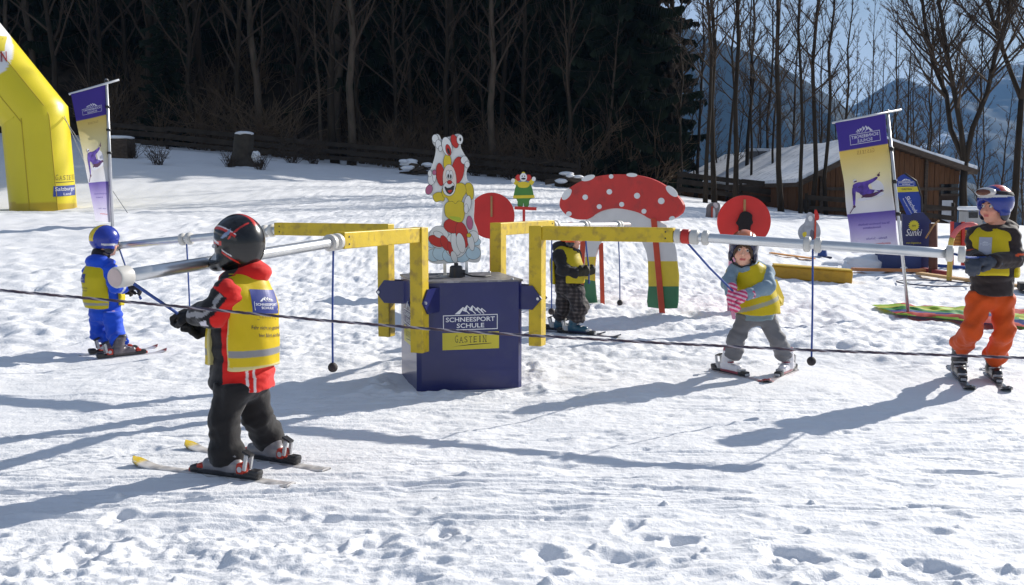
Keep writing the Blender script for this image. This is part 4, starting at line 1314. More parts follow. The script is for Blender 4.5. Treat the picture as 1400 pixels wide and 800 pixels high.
def banner_mat():
    if 'banner_cloth' in MATS: return MATS['banner_cloth']
    m = mat('banner_cloth', (1, 1, 1), rough=.8, var=.05, vscale=2, transl=.45, spec=.2)
    t = m.node_tree
    uv = t.nodes.new('ShaderNodeUVMap'); uv.uv_map = 'UVMap'
    sp = t.nodes.new('ShaderNodeSeparateXYZ'); t.links.new(uv.outputs['UV'], sp.inputs['Vector'])
    rp = t.nodes.new('ShaderNodeValToRGB'); cr = rp.color_ramp
    st = [(0, (.095, .065, .34)), (.218, (.095, .065, .34)), (.220, (.70, .55, .16)), (.40, (.72, .66, .40)), (.62, (.70, .69, .70)), (.700, (.68, .68, .72)), (.702, (.17, .12, .43)), (.80, (.42, .36, .62)), (.95, (.66, .64, .74)), (1, (.68, .67, .74))]
    while len(cr.elements) < len(st): cr.elements.new(.5)
    for e, (p, c) in zip(cr.elements, st): e.position = p; e.color = (*c, 1)
    t.links.new(sp.outputs['Y'], rp.inputs['Fac'])
    for n in t.nodes:
        if n.type == 'VECT_MATH': t.links.new(rp.outputs['Color'], n.inputs[0])
    MATS['banner_cloth'] = m
    return m

banner((97, 128), (143.5, 115), (151, 304), (131, 302), 18.5, (.25, 0, 0, .55), (145.5, 108), (154, 312), (94, 129), (163, 109), 'purple, yellow and white banner flag on a pole beside the yellow inflatable arch')
banner((1142, 168), (1209, 155), (1230, 343), (1166, 346), 11.9, (.2, 0, 0, .2), (1213, 150), (1242, 452), (1138, 168), (1232, 150), 'purple, yellow and white banner flag leaning in front of the wooden hut')

# ================================================================ INFLATABLE ARCH
AY = 27.0
def ap(x, y): p = P(x, y, AY); return Vector((p.x, AY, p.z))
apath = [(61, 300), (48, 160), (-36, 57), (-320, 57), (-404, 160), (-417, 300)]
ga = ap(61, 293); gl = float(gz(ga.x, AY))
AR = thing('inflatable_arch', (ga.x, AY, gl), 'big yellow inflatable start arch with a white disc and lettering', 'inflatable arch')
rA = 42.5 / F * AY
def arch_mesh():
    pts = []
    for i in range(len(apath) - 1):
        a, b = ap(*apath[i]), ap(*apath[i + 1])
        n = 52 if i in (0, 1) else 10
        for k in range(n): pts.append(a.lerp(b, k / n))
    pts.append(ap(*apath[-1]))
    # mitred rings in the XZ plane
    V, N = [], 112
    pn = np.array([tuple(p) for p in pts])
    for i, p in enumerate(pn):
        d0 = pn[i] - pn[max(i - 1, 0)]; d1 = pn[min(i + 1, len(pn) - 1)] - pn[i]
        d0 = d0 / (np.linalg.norm(d0) or 1); d1 = d1 / (np.linalg.norm(d1) or 1)
        t = d0 + d1; t /= np.linalg.norm(t)
        c = max(.5, float(abs(np.dot(t, d1 if np.linalg.norm(d1) else d0))))
        s = np.array([t[2], 0, -t[0]]) / c
        for k in range(N):
            a = 2 * math.pi * k / N
            V.append(p + rA * (s * math.cos(a) + np.array([0, -1, 0]) * math.sin(a)))
    Fc = [(i * N + k, i * N + (k + 1) % N, (i + 1) * N + (k + 1) % N, (i + 1) * N + k) for i in range(len(pn) - 1) for k in range(N)]
    return np.array(V), Fc
av, af = arch_mesh()
mb = MB(); mb.add([tuple(v) for v in av], af)
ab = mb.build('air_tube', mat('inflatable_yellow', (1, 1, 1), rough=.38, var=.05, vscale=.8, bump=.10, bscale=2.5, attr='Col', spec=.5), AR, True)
cc_ = ap(-24, 70)
ca = ab.data.attributes.new('Col', 'FLOAT_COLOR', 'POINT')
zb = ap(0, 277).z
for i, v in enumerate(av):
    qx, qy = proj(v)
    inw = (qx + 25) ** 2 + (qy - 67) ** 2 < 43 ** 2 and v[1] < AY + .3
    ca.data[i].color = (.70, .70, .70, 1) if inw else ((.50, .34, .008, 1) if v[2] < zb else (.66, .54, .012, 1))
def segdist(p):
    best = 1e9
    for i in range(len(apath) - 1):
        a, b = ap(*apath[i]), ap(*apath[i + 1]); ab_ = b - a
        t = max(0, min(1, (p - a).dot(ab_) / ab_.dot(ab_)))
        best = min(best, (p - (a + ab_ * t)).length)
    return best
def am(px, py, t=0):
    Yq = AY - rA * .8
    for _ in range(5):
        p = P(px, py, Yq)
        d = min(segdist(Vector((p.x, AY, p.z))), rA * .985)
        Yq = AY - math.sqrt(rA * rA - d * d)
    return Vector((p.x, Yq - .012 - t, p.z))
amr = lambda ox, oy, ang: (lambda u, v, t=0: am(ox + u * math.cos(ang) + v * math.sin(ang), oy + u * math.sin(ang) - v * math.cos(ang), t))
def amw(px, py, t=0):
    """wraps the leg: px beyond 75 runs on round the tube"""
    f_ = (py - apath[0][1]) / (apath[1][1] - apath[0][1]); cxp = apath[0][0] + (apath[1][0] - apath[0][0]) * f_
    th = math.asin(max(-.99, min(.99, (87 - cxp) / 42.5))) + (px - 75) / 42.5
    c0 = ap(cxp, py); R_ = rA * 1.012 + t
    return Vector((c0.x + R_ * math.sin(th), AY - R_ * math.cos(th), c0.z))
wr_ = lambda ox, oy, sl: (lambda u, v, t=0: amw(ox + u, oy - v + u * sl, t))
k = MB(); put_serif(k, 'GASTEIN', wr_(93, 246, -.06), 2, 0, 40, 6.2); 
for i in range(12): put_poly(k, [(-17 + i * 3, -3.4), (-14 + i * 3, -3.4), (-14 + i * 3, -2.6), (-17 + i * 3, -2.6)], wr_(93, 246, -.06))
k.build('lettering', LETK, ab, fix=False)
k = MB()
for i in range(14): put_poly(k, [(i * 3, 0), (3 + i * 3, 0), (3 + i * 3, 14), (i * 3, 14)], wr_(74, 269, -.06))
k.build('plaque', mat('blue_plaque', (.025, .05, .25), rough=.5), ab, fix=False)
k = MB(); put_text(k, 'Salzburger', wr_(76, 269, -.06), 0, 7.5, 36, 5, 'l', t=.012); put_text(k, 'Land', wr_(88, 269, -.06), 0, 2, 13, 3.4, 'l', t=.012); k.build('lettering', LETW, ab, fix=False)
k = MB()
for i in range(19):
    for j in range(7): put_poly(k, [(-50 + 3 * i, 49 + 3 * j), (-47 + 3 * i, 49 + 3 * j), (-47 + 3 * i, 52 + 3 * j), (-50 + 3 * i, 52 + 3 * j)], am, .012)
k; k.build('plaque', PLATEY, ab, fix=False)
k = MB(); put_text(k, 'GASTEIN', amr(10.2, 84, -.05), 0, 0, 46, 13.5, 'r', bold=.015, t=.012); k.build('lettering', mat('dark_red_print', (.30, .012, .02), rough=.5), ab, fix=False)
k = MB(); put_text(k, 'START', amr(4, 63, -.05), 0, 0, 46, 11, 'r', bold=.01, t=.02); k.build('lettering', mat('ochre_print', (.50, .30, .02), rough=.5), ab, fix=False)
seam = mat('seam_ochre', (.46, .33, .01), rough=.6)
for off in (-.45, .45):
    sp = []
    for i in range(0, 53):
        a, b = (apath[0], apath[1]) if i <= 26 else (apath[1], apath[2])
        q = (i if i <= 26 else i - 26) / 26.0
        x, y = a[0] + (b[0] - a[0]) * q, a[1] + (b[1] - a[1]) * q
        l = math.hypot(b[0] - a[0], b[1] - a[1])
        sp.append(am(x - (b[1] - a[1]) / l * 42.5 * off, y + (b[0] - a[0]) / l * 42.5 * off, -.008))
    MB().tube(sp, .012, 5).build('seam', seam, ab, True)
for a, b in (((84, 158), (120, 195)), ((80, 160), (150, 215))):
    p = am(*a); q = P(b[0] + 25, b[1] + 75, AY - 3)
    q.z = float(gz(q.x, q.y))
    MB().tube([p, q], .010, 5).build('guy_line', mat('pale_cord', (.5, .48, .45), rough=.8), AR, True)

# ================================================================ FENCES
FENCEW = mat('dark_fence_boards', (.040, .031, .024), rough=.9, var=.4, vscale=3, bump=.4, bscale=14, spec=.15)  # one even dark brown for the boards of all fences
def fence(pts, name_label, posth, rails, seed, step):
    r = random.Random(seed)
    g0 = G(pts[0][0], None, pts[0][1])
    root = thing('plank_fence', g0, name_label, 'fence')
    P3 = [G(px, None, Y) for px, Y in pts]
    W = []
    for i in range(len(P3) - 1):
        n = max(1, int(round((P3[i + 1] - P3[i]).length / step)))
        for k in range(n): W.append(P3[i].lerp(P3[i + 1], k / n))
    W.append(P3[-1])
    for w in W: w.z = float(gz(w.x, w.y))
    for w in W:
        MB().tube([w - Vector((0, 0, .2)), w + Vector((r.uniform(-.05, .05), 0, posth * r.uniform(.9, 1.15)))], [.075, .065], 7).build('post', FENCEW, root, True)
    for i in range(len(W) - 1):
        for h in rails:
            a = W[i] + Vector((0, -.08, h * posth + r.uniform(-.05, .05))); b = W[i + 1] + Vector((0, -.08, h * posth + r.uniform(-.05, .05)))
            MB().bar(a, b, .035, posth * .21 * r.uniform(.8, 1.1)).build('plank', FENCEW, root)
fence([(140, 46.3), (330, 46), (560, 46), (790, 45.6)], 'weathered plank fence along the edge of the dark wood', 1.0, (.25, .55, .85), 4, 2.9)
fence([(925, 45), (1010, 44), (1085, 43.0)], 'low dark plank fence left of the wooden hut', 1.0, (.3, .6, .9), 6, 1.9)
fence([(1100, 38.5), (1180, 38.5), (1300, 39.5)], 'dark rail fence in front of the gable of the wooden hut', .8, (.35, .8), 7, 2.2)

# ================================================================ WOODEN HUT
HB = -.5
rid = P(1195, 190, 41.5); el = P(1079, 250, 40.3); er = P(1323, 233, 42.6)
axd = Vector((-1.8, 20.5, 0)); 
HU = thing('wooden_hut', (rid.x, 41.5, HB), 'brown boarded wooden hut with a low snow covered gable roof', 'hut')
wl, wr = P(1090, 250, 40.45), P(1311, 250, 42.5)
gd = Vector((wr.x - wl.x, wr.y - wl.y, 0)); gl_ = gd.length; gd.normalize(); gn = Vector((gd.y, -gd.x, 0))
def roof_z(s):
    x = wl.x + gd.x * s
    if x < rid.x: return el.z + (rid.z - el.z) * (x - el.x) / (rid.x - el.x)
    return rid.z + (er.z - rid.z) * (x - rid.x) / (er.x - rid.x)
MB().slab([(0, HB), (gl_, HB), (gl_, roof_z(gl_) - .12), ((rid.x - wl.x) / gd.x, rid.z - .12), (0, roof_z(0) - .12)], lambda u, v, t: Vector((wl.x, wl.y, 0)) + gd * u + Vector((0, 0, v)) + gn * t, -.12, -.03).build('gable_wall', mat('dark_backing_boards', (.045, .026, .016), rough=.9), HU)  # backing wall in a darker brown than the planks
r = random.Random(3)
n = int(gl_ / .235); s = 0
for i in range(n):
    w_ = gl_ / n
    s0, s1 = i * w_ + .008, (i + 1) * w_ - .008
    zt = min(roof_z(s0), roof_z(s1)) - .13
    px_mid = 1090 + 221 * (i + .5) / n
    zb_ = HB
    if 1285 < px_mid < 1310: zb_ = 1.75
    if 1099 < px_mid < 1114: zb_ = 1.15
    MB().box(Vector((wl.x, wl.y, 0)) + gd * ((s0 + s1) / 2) + gn * r.uniform(-.008, .008) + Vector((0, 0, (zt + zb_) / 2)), (s1 - s0, .05, zt - zb_), Matrix((gd, -gn, Vector((0, 0, 1)))).transposed()).build('plank', WOOD, HU)
def hw(px, v): # point on the gable plane under column px
    s_ = (px - 1090) / 221 * gl_
    return Vector((wl.x, wl.y, 0)) + gd * s_ + Vector((0, 0, P(px, v, wl.y + gd.y * s_).z))
gm = lambda u, v, t: hw(u, v) + gn * t
MB().slab([(1286, 243), (1310, 243), (1310, 265), (1286, 265)], gm, -.03, -.01).build('window', mat('dark_glass', (.012, .013, .016), rough=.15, var=.1), HU)
MB().slab([(1284, 265.2), (1312, 265.2), (1312, 268), (1284, 268)], gm, -.02, .07).build('window_sill', WOODD, HU)
MB().slab([(1287, 274), (1302, 274), (1306, 302), (1300, 305), (1287, 300)], gm, .03, .05).build('white_sheet', mat('white_tarpaulin', (.55, .56, .6), rough=.6, var=.1), HU)
MB().slab([(1100, 268), (1113, 268), (1113, 306), (1100, 306)], gm, -.03, -.01).build('door', mat('dark_door', (.03, .022, .016), rough=.8, var=.3), HU)
for px in (1120, 1163, 1215, 1262):
    a = hw(px, 306); a.z = HB
    b = Vector((a.x, a.y, roof_z((px - 1090) / 221 * gl_) - .14))
    MB().bar(a + gn * .09, b + gn * .09, .12, .10, up=(0, 1, 0)).build('post', WOODD, HU)
for z in (1.55, .75):
    a, b = Vector((wl.x, wl.y, z)) + gn * .075, Vector((wr.x, wr.y, z)) + gn * .075
    if z > 1: a += gd * 1.2
    MB().bar(a, b, .05, .12).build('rail', WOODD, HU)
# long side wall, roof slabs, snow, bargeboards
bl = Vector((wl.x, wl.y, 0)) + axd
mb = MB(); sw = (bl - Vector((wl.x, wl.y, 0))); sl_ = sw.length; sw.normalize(); sn = Vector((-sw.y, sw.x, 0))
nb_ = 46
for i in range(nb_):
    c_ = Vector((wl.x, wl.y, 0)) + sw * (sl_ * (i + .5) / nb_)
    mb.box(c_ + Vector((0, 0, (HB + el.z + .05) / 2)) + sn * r.uniform(0, .02), (sl_ / nb_ - .02, .06, el.z + .05 - HB), Matrix((sw, sn, Vector((0, 0, 1)))).transposed())
tag(mb.build('side_wall_boards', WOOD, HU), kind='stuff')
fo = gn * .55
def rl(p): return Vector(p) + fo
el2, er2 = rl(el), rl(er); rd2 = rl(rid)
SNR = mat('roof_snow', (.80, .82, .86), rough=.65, var=.06, vscale=1.5, bump=.5, bscale=3, dirt=(.30, .32, .36), dirt_amt=.55)
for nm, e in (('left', el2), ('right', er2)):
    a, b = rd2, e
    c_, d_ = b + axd * 1.03, a + axd * 1.03
    for name_, t0, t1, mt in (('roof', -.16, 0.0, WOODD), ('roof_snow', .002, .13, SNR)):
        nn = 14
        mb = MB()
        up = Vector((0, 0, 1))
        grid = lambda t, i, j: (a.lerp(b, i / 6)).lerp(d_.lerp(c_, i / 6), j / nn) + up * t
        rz = random.Random(9)
        vs = []; top = []
        for i in range(7):
            for j in range(nn + 1):
                wv = rz.uniform(-.03, .05) if name_ == 'roof_snow' else 0
                top.append(grid(t1 + wv, i, j))
        for i in range(7):
            for j in range(nn + 1): vs.append(grid(t0, i, j))
        allv = top + vs; m_ = 7 * (nn + 1); fs = []
        for i in range(6):
            for j in range(nn):
                k_ = i * (nn + 1) + j
                fs.append((k_, k_ + 1, k_ + nn + 2, k_ + nn + 1)); fs.append((m_ + k_, m_ + k_ + nn + 1, m_ + k_ + nn + 2, m_ + k_ + 1))
        for i in range(6):
            for j in (0, nn):
                k_ = i * (nn + 1) + j; fs.append((k_, k_ + nn + 1, m_ + k_ + nn + 1, m_ + k_))
        for j in range(nn):
            for i in (0, 6):
                k_ = i * (nn + 1) + j; fs.append((k_, k_ + 1, m_ + k_ + 1, m_ + k_))
        mb.add(allv, fs).build(name_, mt, HU, smooth='auto' if name_ == 'roof_snow' else False)
    MB().bar(a + Vector((0, 0, -.09)) + gn * .03, b + Vector((0, 0, -.09)) + gn * .03, .05, .2).build('bargeboard', WOODD, HU)
cp = P(1035, 225, 54)
MB().box(Vector((cp.x, 54, cp.z)), (.8, .8, 1.3)).build('chimney', mat('grey_render', (.22, .22, .23), rough=.8), HU)
MB().box(Vector((cp.x, 54, cp.z + .72)), (1.1, 1.1, .14), bev=.03).build('chimney_snow', SNR, HU)

# ================================================================ STUMP, SNOWY HEAPS, SHRUBS, CRATE
def lumpy(mb, c, rx, ry, rz, seed, n=20, amp=.25, mi=0):
    vs, fs = [], []
    m = n // 2
    for i in range(m + 1):
        th = math.pi * i / m
        for k in range(n):
            a = 2 * math.pi * k / n
            d = Vector((math.sin(th) * math.cos(a), math.sin(th) * math.sin(a), math.cos(th)))
            f = 1 + amp * float(fbm(np.array([d.x * 2.2 + seed]), np.array([d.y * 2.2 + d.z * 1.7 + seed]), seed, 3)[0])
            vs.append(Vector(c) + Vector((d.x * rx, d.y * ry, d.z * rz)) * f)
    for i in range(m):
        for k in range(n): fs.append((i * n + k, (i + 1) * n + k, (i + 1) * n + (k + 1) % n, i * n + (k + 1) % n))
    mb.add(vs, fs, mi)
g = G(338, None, 40.5)
ST = thing('tree_stump', g, 'tall dark tree stump with a cap of snow by the plank fence', 'tree stump')
r = random.Random(12)
mb = MB().tube([g + Vector((0, 0, -.3)), g + Vector((0, 0, .1)), g + Vector((0, 0, .55)), g + Vector((.03, 0, 1.2))], [.72, .54, .38, .34], 14)
mb.v = [tuple(Vector(v) + Vector((r.uniform(-.06, .06), r.uniform(-.06, .06), 0))) for v in mb.v]
mb.build('trunk', mat('stump_bark', (.045, .035, .025), rough=.95, var=.5, vscale=4, bump=.9, bscale=10), ST, True)
mb = MB(); lumpy(mb, g + Vector((.03, 0, 1.22)), .34, .34, .09, 3); mb.build('snow_cap', SNOW, ST, True)
mb = MB(); lumpy(mb, g + Vector((.5, -.2, .32)), .2, .16, .22, 5); mb.build('snow_clump', SNOW, ST, True)
def heap(px, Y, w, h, seed, label):
    g = G(px, None, Y)
    root = thing('log_heap', g, label, 'log heap')
    r = random.Random(seed)
    for i in range(9):
        a = g + Vector((r.uniform(-.6, .3) * w, r.uniform(-.4, .4), r.uniform(0, .6) * h)); b = a + Vector((r.uniform(.2, .6) * w, r.uniform(-.4, .4), r.uniform(-.15, .25) * h))
        MB().tube([a, b], r.uniform(.05, .11), 7).build('log', WOODD, root, True)
    mb = MB()
    for i in range(7): lumpy(mb, g + Vector((r.uniform(-.45, .45) * w, r.uniform(-.4, .2), h * r.uniform(.35, .8))), w * r.uniform(.12, .25), .3, h * r.uniform(.08, .16), seed + i, 14)
    mb.build('snow_cap', SNOW, root, True)
heap(567, 43, 1.3, .7, 21, 'snow dusted heap of logs and brush left of the big clown board')
heap(772, 42.5, 1.4, .7, 22, 'snow dusted heap of brush between green clown sign and mushroom gate')
g = G(166, None, 40.5)
CR = thing('crate', g, 'dark wooden crate with snow on its lid behind the left banner', 'crate')
MB().box(g + Vector((0, 0, .3)), (1.15, .9, .75), bev=.02).build('box', WOODD, CR)
mb = MB(); lumpy(mb, g + Vector((0, 0, .72)), .62, .5, .10, 8); mb.build('snow_cap', SNOW, CR, True)
def dead_shrub(px, Y, h, seed, label):
    g = G(px, None, Y); root = thing('dead_shrub', g, label, 'shrub', 'dry shrubs at the fence')
    r = random.Random(seed); mb = MB()
    for i in range(34):
        a = g + Vector((r.uniform(-.15, .15), r.uniform(-.15, .15), -.05)); d = Vector((r.uniform(-1, 1) * .7, r.uniform(-1, 1) * .7, r.uniform(.5, 1.2))) * h * r.uniform(.4, 1)
        m_ = a + d * .5 + Vector((r.uniform(-1, 1), r.uniform(-1, 1), 0)) * h * .08
        mb.tube([a, m_, a + d], [.012, .009, .005], 3, caps=False)
        for q in range(3):
            e = m_ + d * r.uniform(0, .4); mb.tube([e, e + Vector((r.uniform(-1, 1), r.uniform(-1, 1), r.uniform(-.2, 1))) * h * .25], [.007, .004], 3, caps=False)
    mb.build('twigs', TWIG, root, fix=False)
for i, (px, Y, h, lb) in enumerate(((186, 40.3, .8, 'dry shrub beside the snowy crate'), (222, 38.4, 1.0, 'dry shrub in front of the plank fence under the pointed fir'), (360, 39.3, .9, 'dry shrub at the right foot of the snowy stump'), (318, 39.3, .7, 'low dry shrub at the left foot of the snowy stump'),
                                   (404, 43.9, 1.5, 'big tangled dry shrub right of the stump by the fence'), (432, 44.8, 1.5, 'big tangled dry shrub below the pale trunk'), (700, 44.8, 1.4, 'tangled dry shrub behind the green clown sign'), (650, 45.8, 1.8, 'arching dry shrub behind the clown board'), (745, 45.8, 1.7, 'arching dry shrub left of the mushroom gate'))):
    dead_shrub(px, Y, h, 60 + i, lb)

def bush_proto(seed, h):
    root = thing('bare_bush', (0, 0, 0), None, None)
    r = random.Random(seed); mb = MB()
    for i in range(30):
        a = Vector((r.uniform(-.3, .3), r.uniform(-.3, .3), -.05)); d = Vector((r.uniform(-1, 1) * .8, r.uniform(-1, 1) * .8, r.uniform(.4, 1.2))) * h * r.uniform(.4, 1)
        pts = [a, a + d * .35 + Vector((0, 0, .1 * h)), a + d * .7 + Vector((0, 0, .08 * h)), a + d]
        mb.tube(pts, [.018, .014, .010, .005], 3, caps=False)
        for q in range(6):
            u = r.uniform(.3, .95); k = min(int(u * 3), 2); e = pts[k].lerp(pts[k + 1], u * 3 - k)
            f = e + (d.normalized() + Vector((r.uniform(-1, 1), r.uniform(-1, 1), r.uniform(-.6, .8)))) * h * r.uniform(.12, .3)
            mb.tube([e, e.lerp(f, .5) + Vector((0, 0, -.03)), f], [.009, .007, .004], 3, caps=False)
    mb.build('twigs', BUSH, root, fix=False)
    return root
BUSH = mat('bush_twigs', (.115, .080, .052), rough=.9, var=.4, vscale=1, spec=.15)
bp_ = [bush_proto(90 + i, 2.4) for i in range(3)]
r = random.Random(77)
for i in range(58):
    px = 150 + i * 13.4 + r.uniform(-9, 9); Y = r.uniform(47.2, 53.5)
    X = P(px, 400, Y).x
    place(bp_[i % 3], USED, (X, Y, hill_z(X, Y) - .1), r.uniform(0, 6.28), r.uniform(.5, 1.5), 'tangled leafless bush among the trunks behind the plank fence', 'bush', 'leafless bushes of the dark wood')

# ================================================================ THINGS ON THE RIGHT
Yb = YG(1108, 384)
p0, p1_ = G(1055, None, Yb + .1), G(1163, None, Yb - .1)
FB = thing('foam_beam', (p0 + p1_) / 2, 'long ochre yellow foam beam lying on the snow right of the girl', 'foam beam')
hB = 17 / F * Yb
MB().bar(p0 + Vector((0, 0, hB * .5)), p1_ + Vector((0, 0, hB * .5)), .35, hB, bev=.02).build('body', mat('ochre_foam', (.46, .26, .012), rough=.6, var=.12, vscale=3, dirt=(.25, .13, .01), dirt_amt=.5), FB)
MB().bar(p0 + Vector((.01, -.02, hB + .012)), p1_ + Vector((-.01, -.02, hB + .012)), .34, .02).build('top_strip', mat('ochre_light', (.52, .34, .03), rough=.6), FB)
Yc = YG(1123, 353)
g = G(1123, None, Yc)
CO = thing('traffic_cone', g, 'small dark blue marker cone on the snow below the grey animal sign', 'cone')
hc = 21 / F * Yc
MB().tube([g + Vector((0, 0, .02)), g + Vector((0, 0, hc))], [hc * .33, hc * .14], 14).build('body', mat('blue_rubber', (.012, .05, .22), rough=.5), CO, 'auto')
MB().box(g + Vector((0, 0, .012)), (hc * 1.0, hc * .95, .03), bev=.008).build('base', mat('navy_rubber', (.01, .015, .05), rough=.6), CO)
Ym = YG(1182, 368)
g = G(1182, None, Ym)
mb = MB()
lumpy(mb, g + Vector((.1, .1, -.02)), .62, .4, .27, 31, 30, .35); lumpy(mb, g + Vector((-.45, .1, -.02)), .4, .3, .17, 33, 24, .35); lumpy(mb, g + Vector((.5, -.1, -.02)), .32, .3, .16, 35, 24, .3)
tag(mb.build('snow_pile', SNOW, None, True), 'shovelled pile of snow left of the blue poster stand', None, None, 'stuff')
# poster stand
Yp = YG(1222, 373)
NAVY = mat('navy_poster', (.012, .018, .10), rough=.4, var=.12, vscale=5)
def pm_(Y, ox=1140, oy=220, sc=3.2): return lambda u, v, t: P(ox + u / sc, oy + v / sc, Y) + Vector((0, -t, 0))
q = pm_(Yp)
gb = q(300, 484, 0); gb.z = float(gz(gb.x, gb.y))
PS = thing('poster_stand', gb, 'navy blue poster stand with a yellow sun and white script', 'poster stand')
z0v = 492
MB().slab([(300, 232), (340, 238), (352, 228), (390, 226), (408, 244), (428, 268), (418, 285), (420, 330), (412, z0v), (300, z0v)], q, -.05, 0).build('panel', NAVY, PS)
MB().slab([(212, 398), (300, 398), (300, z0v), (208, z0v)], q, -.35, .05).build('base_box', mat('blue_box', (.014, .035, .14), rough=.5, var=.15), PS)
MB().slab([(300, 398), (378, 398), (378, z0v), (300, z0v)], q, .003, .05).build('base_box', mat('blue_box2', (.018, .045, .19), rough=.5, var=.15), PS)
k = MB(); star = []
for i in range(32):
    a = math.pi * i / 16; rr_ = 25 if i % 2 == 0 else 19
    star.append((350 + rr_ * math.cos(a), 283 + rr_ * math.sin(a)))
put_poly(k, star, q, .004); k.build('sun_print', mat('sun_yellow', (.62, .55, .03), rough=.5), PS, fix=False)
qs = lambda u, v, t=0: q(u, -v, t + .008)
k = MB(); put_text(k, 'SKI', qs, 350, -287, 16, 7, bold=.01); k.build('lettering', LETK, PS, fix=False)
k = MB(); put_text(k, 'Sunki', qs, 346, -328, 66, 30, slant=.25); k.build('lettering', LETW, PS, fix=False)
k = MB(); put_text(k, 'www.skigastein.at', qs, 348, -362, 66, 8, bold=.01); k.build('lettering', mat('yellow_small_print', (.5, .45, .05), rough=.5), PS, fix=False)
a, b = q(410, 478, .25), q(410, 272, .25); a.z = float(gz(a.x, a.y))
WP = thing('wooden_post', a, 'brown wooden post with a slanting stick in front of the navy poster', 'post')
MB().tube([a - Vector((0, 0, .2)), b], [.075, .065], 10).build('post', mat('red_brown_wood', (.12, .05, .035), rough=.8, var=.3, vscale=5), WP, True)
MB().tube([q(365, 335, .36), q(402, 278, .34), q(425, 258, .34)], .014, 6).build('stick', TAN, WP, True)

# beach flag
Yf = Yp + 1.2
bq = pm_(Yf)
gb = bq(385, 470, 0); gb.z = float(gz(gb.x, gb.y))
BF = thing('beach_flag', gb, 'rounded blue beach flag with a yellow stripe behind the navy poster', 'beach flag')
FLB = mat('flag_blue', (.040, .080, .36), rough=.7, var=.06, transl=.35)
fo_ = [(266, 120), (270, 90), (285, 68), (308, 57), (335, 64), (358, 88), (374, 125), (382, 170), (384, 230), (384, 300), (340, 300), (318, 232), (296, 185), (278, 150)]
cl_ = MB().slab(smooth2(fo_, 2), bq, -.004, 0).build('cloth', FLB, BF)
k = MB(); put_poly(k, [(269, 114), (371, 112), (376, 134), (273, 138)], bq, .003); k.build('stripe', PLATEY, cl_, fix=False)
bs = lambda u, v, t=0: bq(u, -v, t + .004)
k = MB(); ski_school_logo(k, bs, 316, -108, 68); k.build('lettering', LETW, cl_, fix=False)
k = MB(); put_text(k, 'GASTEIN', bs, 318, -128, 44, 8, t=.004); k.build('lettering', LETK, cl_, fix=False)
ang = -1.05
rot = lambda ox, oy: (lambda u, v, t=0: bq(ox + u * math.cos(-ang) + v * math.sin(-ang) * 1.0, oy + u * math.sin(-ang) - v * math.cos(-ang), t + .004))
k = MB(); put_text(k, 'Skischule', rot(312, 158), 0, 0, 84, 17, 'l', slant=.3); put_text(k, 'Schneesportschule', rot(300, 166), 0, 0, 76, 6, 'l'); k.build('lettering', LETW, cl_, fix=False)
a = bq(386, 300, .0); MB().tube([Vector((a.x, a.y, gb.z)), a, bq(384, 160, 0), bq(360, 88, 0), bq(310, 55, 0)], .016, 8).build('pole', BLACK, BF, True)

# foam arch, orange board, shed, fabric, ground clutter
Ya = YG(1296, 386)
g = G(1297, None, Ya); g2 = G(1346, None, Ya)
FA = thing('foam_arch', g, 'thin pink and yellow foam hoop arch left of the boy in orange trousers', 'foam arch')
cx_, rx_ = (g.x + g2.x) / 2, (g2.x - g.x) / 2
ht = P(1320, 307, Ya).z - g.z
full = [Vector((g.x, g.y, g.z + ht * .62 * i / 5)) for i in range(5)] + [Vector((cx_ - rx_ * math.cos(math.pi * i / 16), g.y, g.z + ht * .62 + (ht * .38) * math.sin(math.pi * i / 16))) for i in range(17)] + [Vector((g2.x, g.y, g.z + ht * .62 * (4 - i) / 5)) for i in range(5)]
YF, PF = mat('yellow_foam', (.60, .42, .08), rough=.7), mat('pink_foam', (.60, .13, .13), rough=.7)
MB().tube(full[:8], .040, 12).build('yellow_tube', YF, FA, True); MB().tube(full[7:16], .040, 12).build('pink_tube', PF, FA, True); MB().tube(full[15:], .040, 12).build('yellow_tube', YF, FA, True)
Yo = Ya + 2.2
oq = pm_(Yo)
g = oq(566, 430, 0); g.z = float(gz(g.x, g.y))
OB = thing('notice_board', g, 'orange notice board with a blue top rail on red posts behind the foam hoop', 'notice board')
MB().slab([(512, 270), (606, 270), (606, 302), (512, 302)], oq, -.03, 0).build('top_board', NAVY, OB)
MB().slab([(520, 303), (606, 303), (606, 372), (520, 372)], oq, -.03, 0).build('board', mat('orange_board', (.48, .18, .02), rough=.5, var=.15, vscale=5), OB)
k = MB()
for i, (w0, yy) in enumerate(((70, 318), (58, 332), (66, 346), (40, 360))): put_line(k, (530, yy), (530 + w0, yy), 3.5, oq, .003)
k.build('text_lines', mat('dark_orange_print', (.25, .07, .01), rough=.6), OB, fix=False)
for u in (514, 562, 600):
    a, b = oq(u, 460, .03), oq(u, 266, .03); a.z = float(gz(a.x, a.y)) - .1
    MB().bar(a, b, .05, .05, up=(0, 1, 0)).build('post', REDP, OB)
Ys = 27
sq = pm_(Ys)
g = sq(640, 262, 0); g.z = float(gz(g.x, g.y))
SH = thing('ticket_shed', g, 'small grey shed with snow on its flat roof behind the boy', 'shed')
b0, b1 = sq(580, 222, 0), sq(652, 222, 0)
MB().box(((b0.x + b1.x) / 2, Ys + .22, (g.z - .3 + b0.z) / 2), (b1.x - b0.x, .44, b0.z - g.z + .3)).build('walls', mat('pale_grey_boards', (.36, .35, .34), rough=.7, var=.15, vscale=4), SH)
mb = MB(); mb.box(((b0.x + b1.x) / 2, Ys + .22, b0.z + .08), (b1.x - b0.x + .10, .54, .10), bev=.04); mb.build('roof_snow', SNOW, SH)
MB().slab([(590, 224), (630, 224), (630, 250), (590, 250)], sq, -.01, .012).build('window', MATS['dark_glass'], SH)

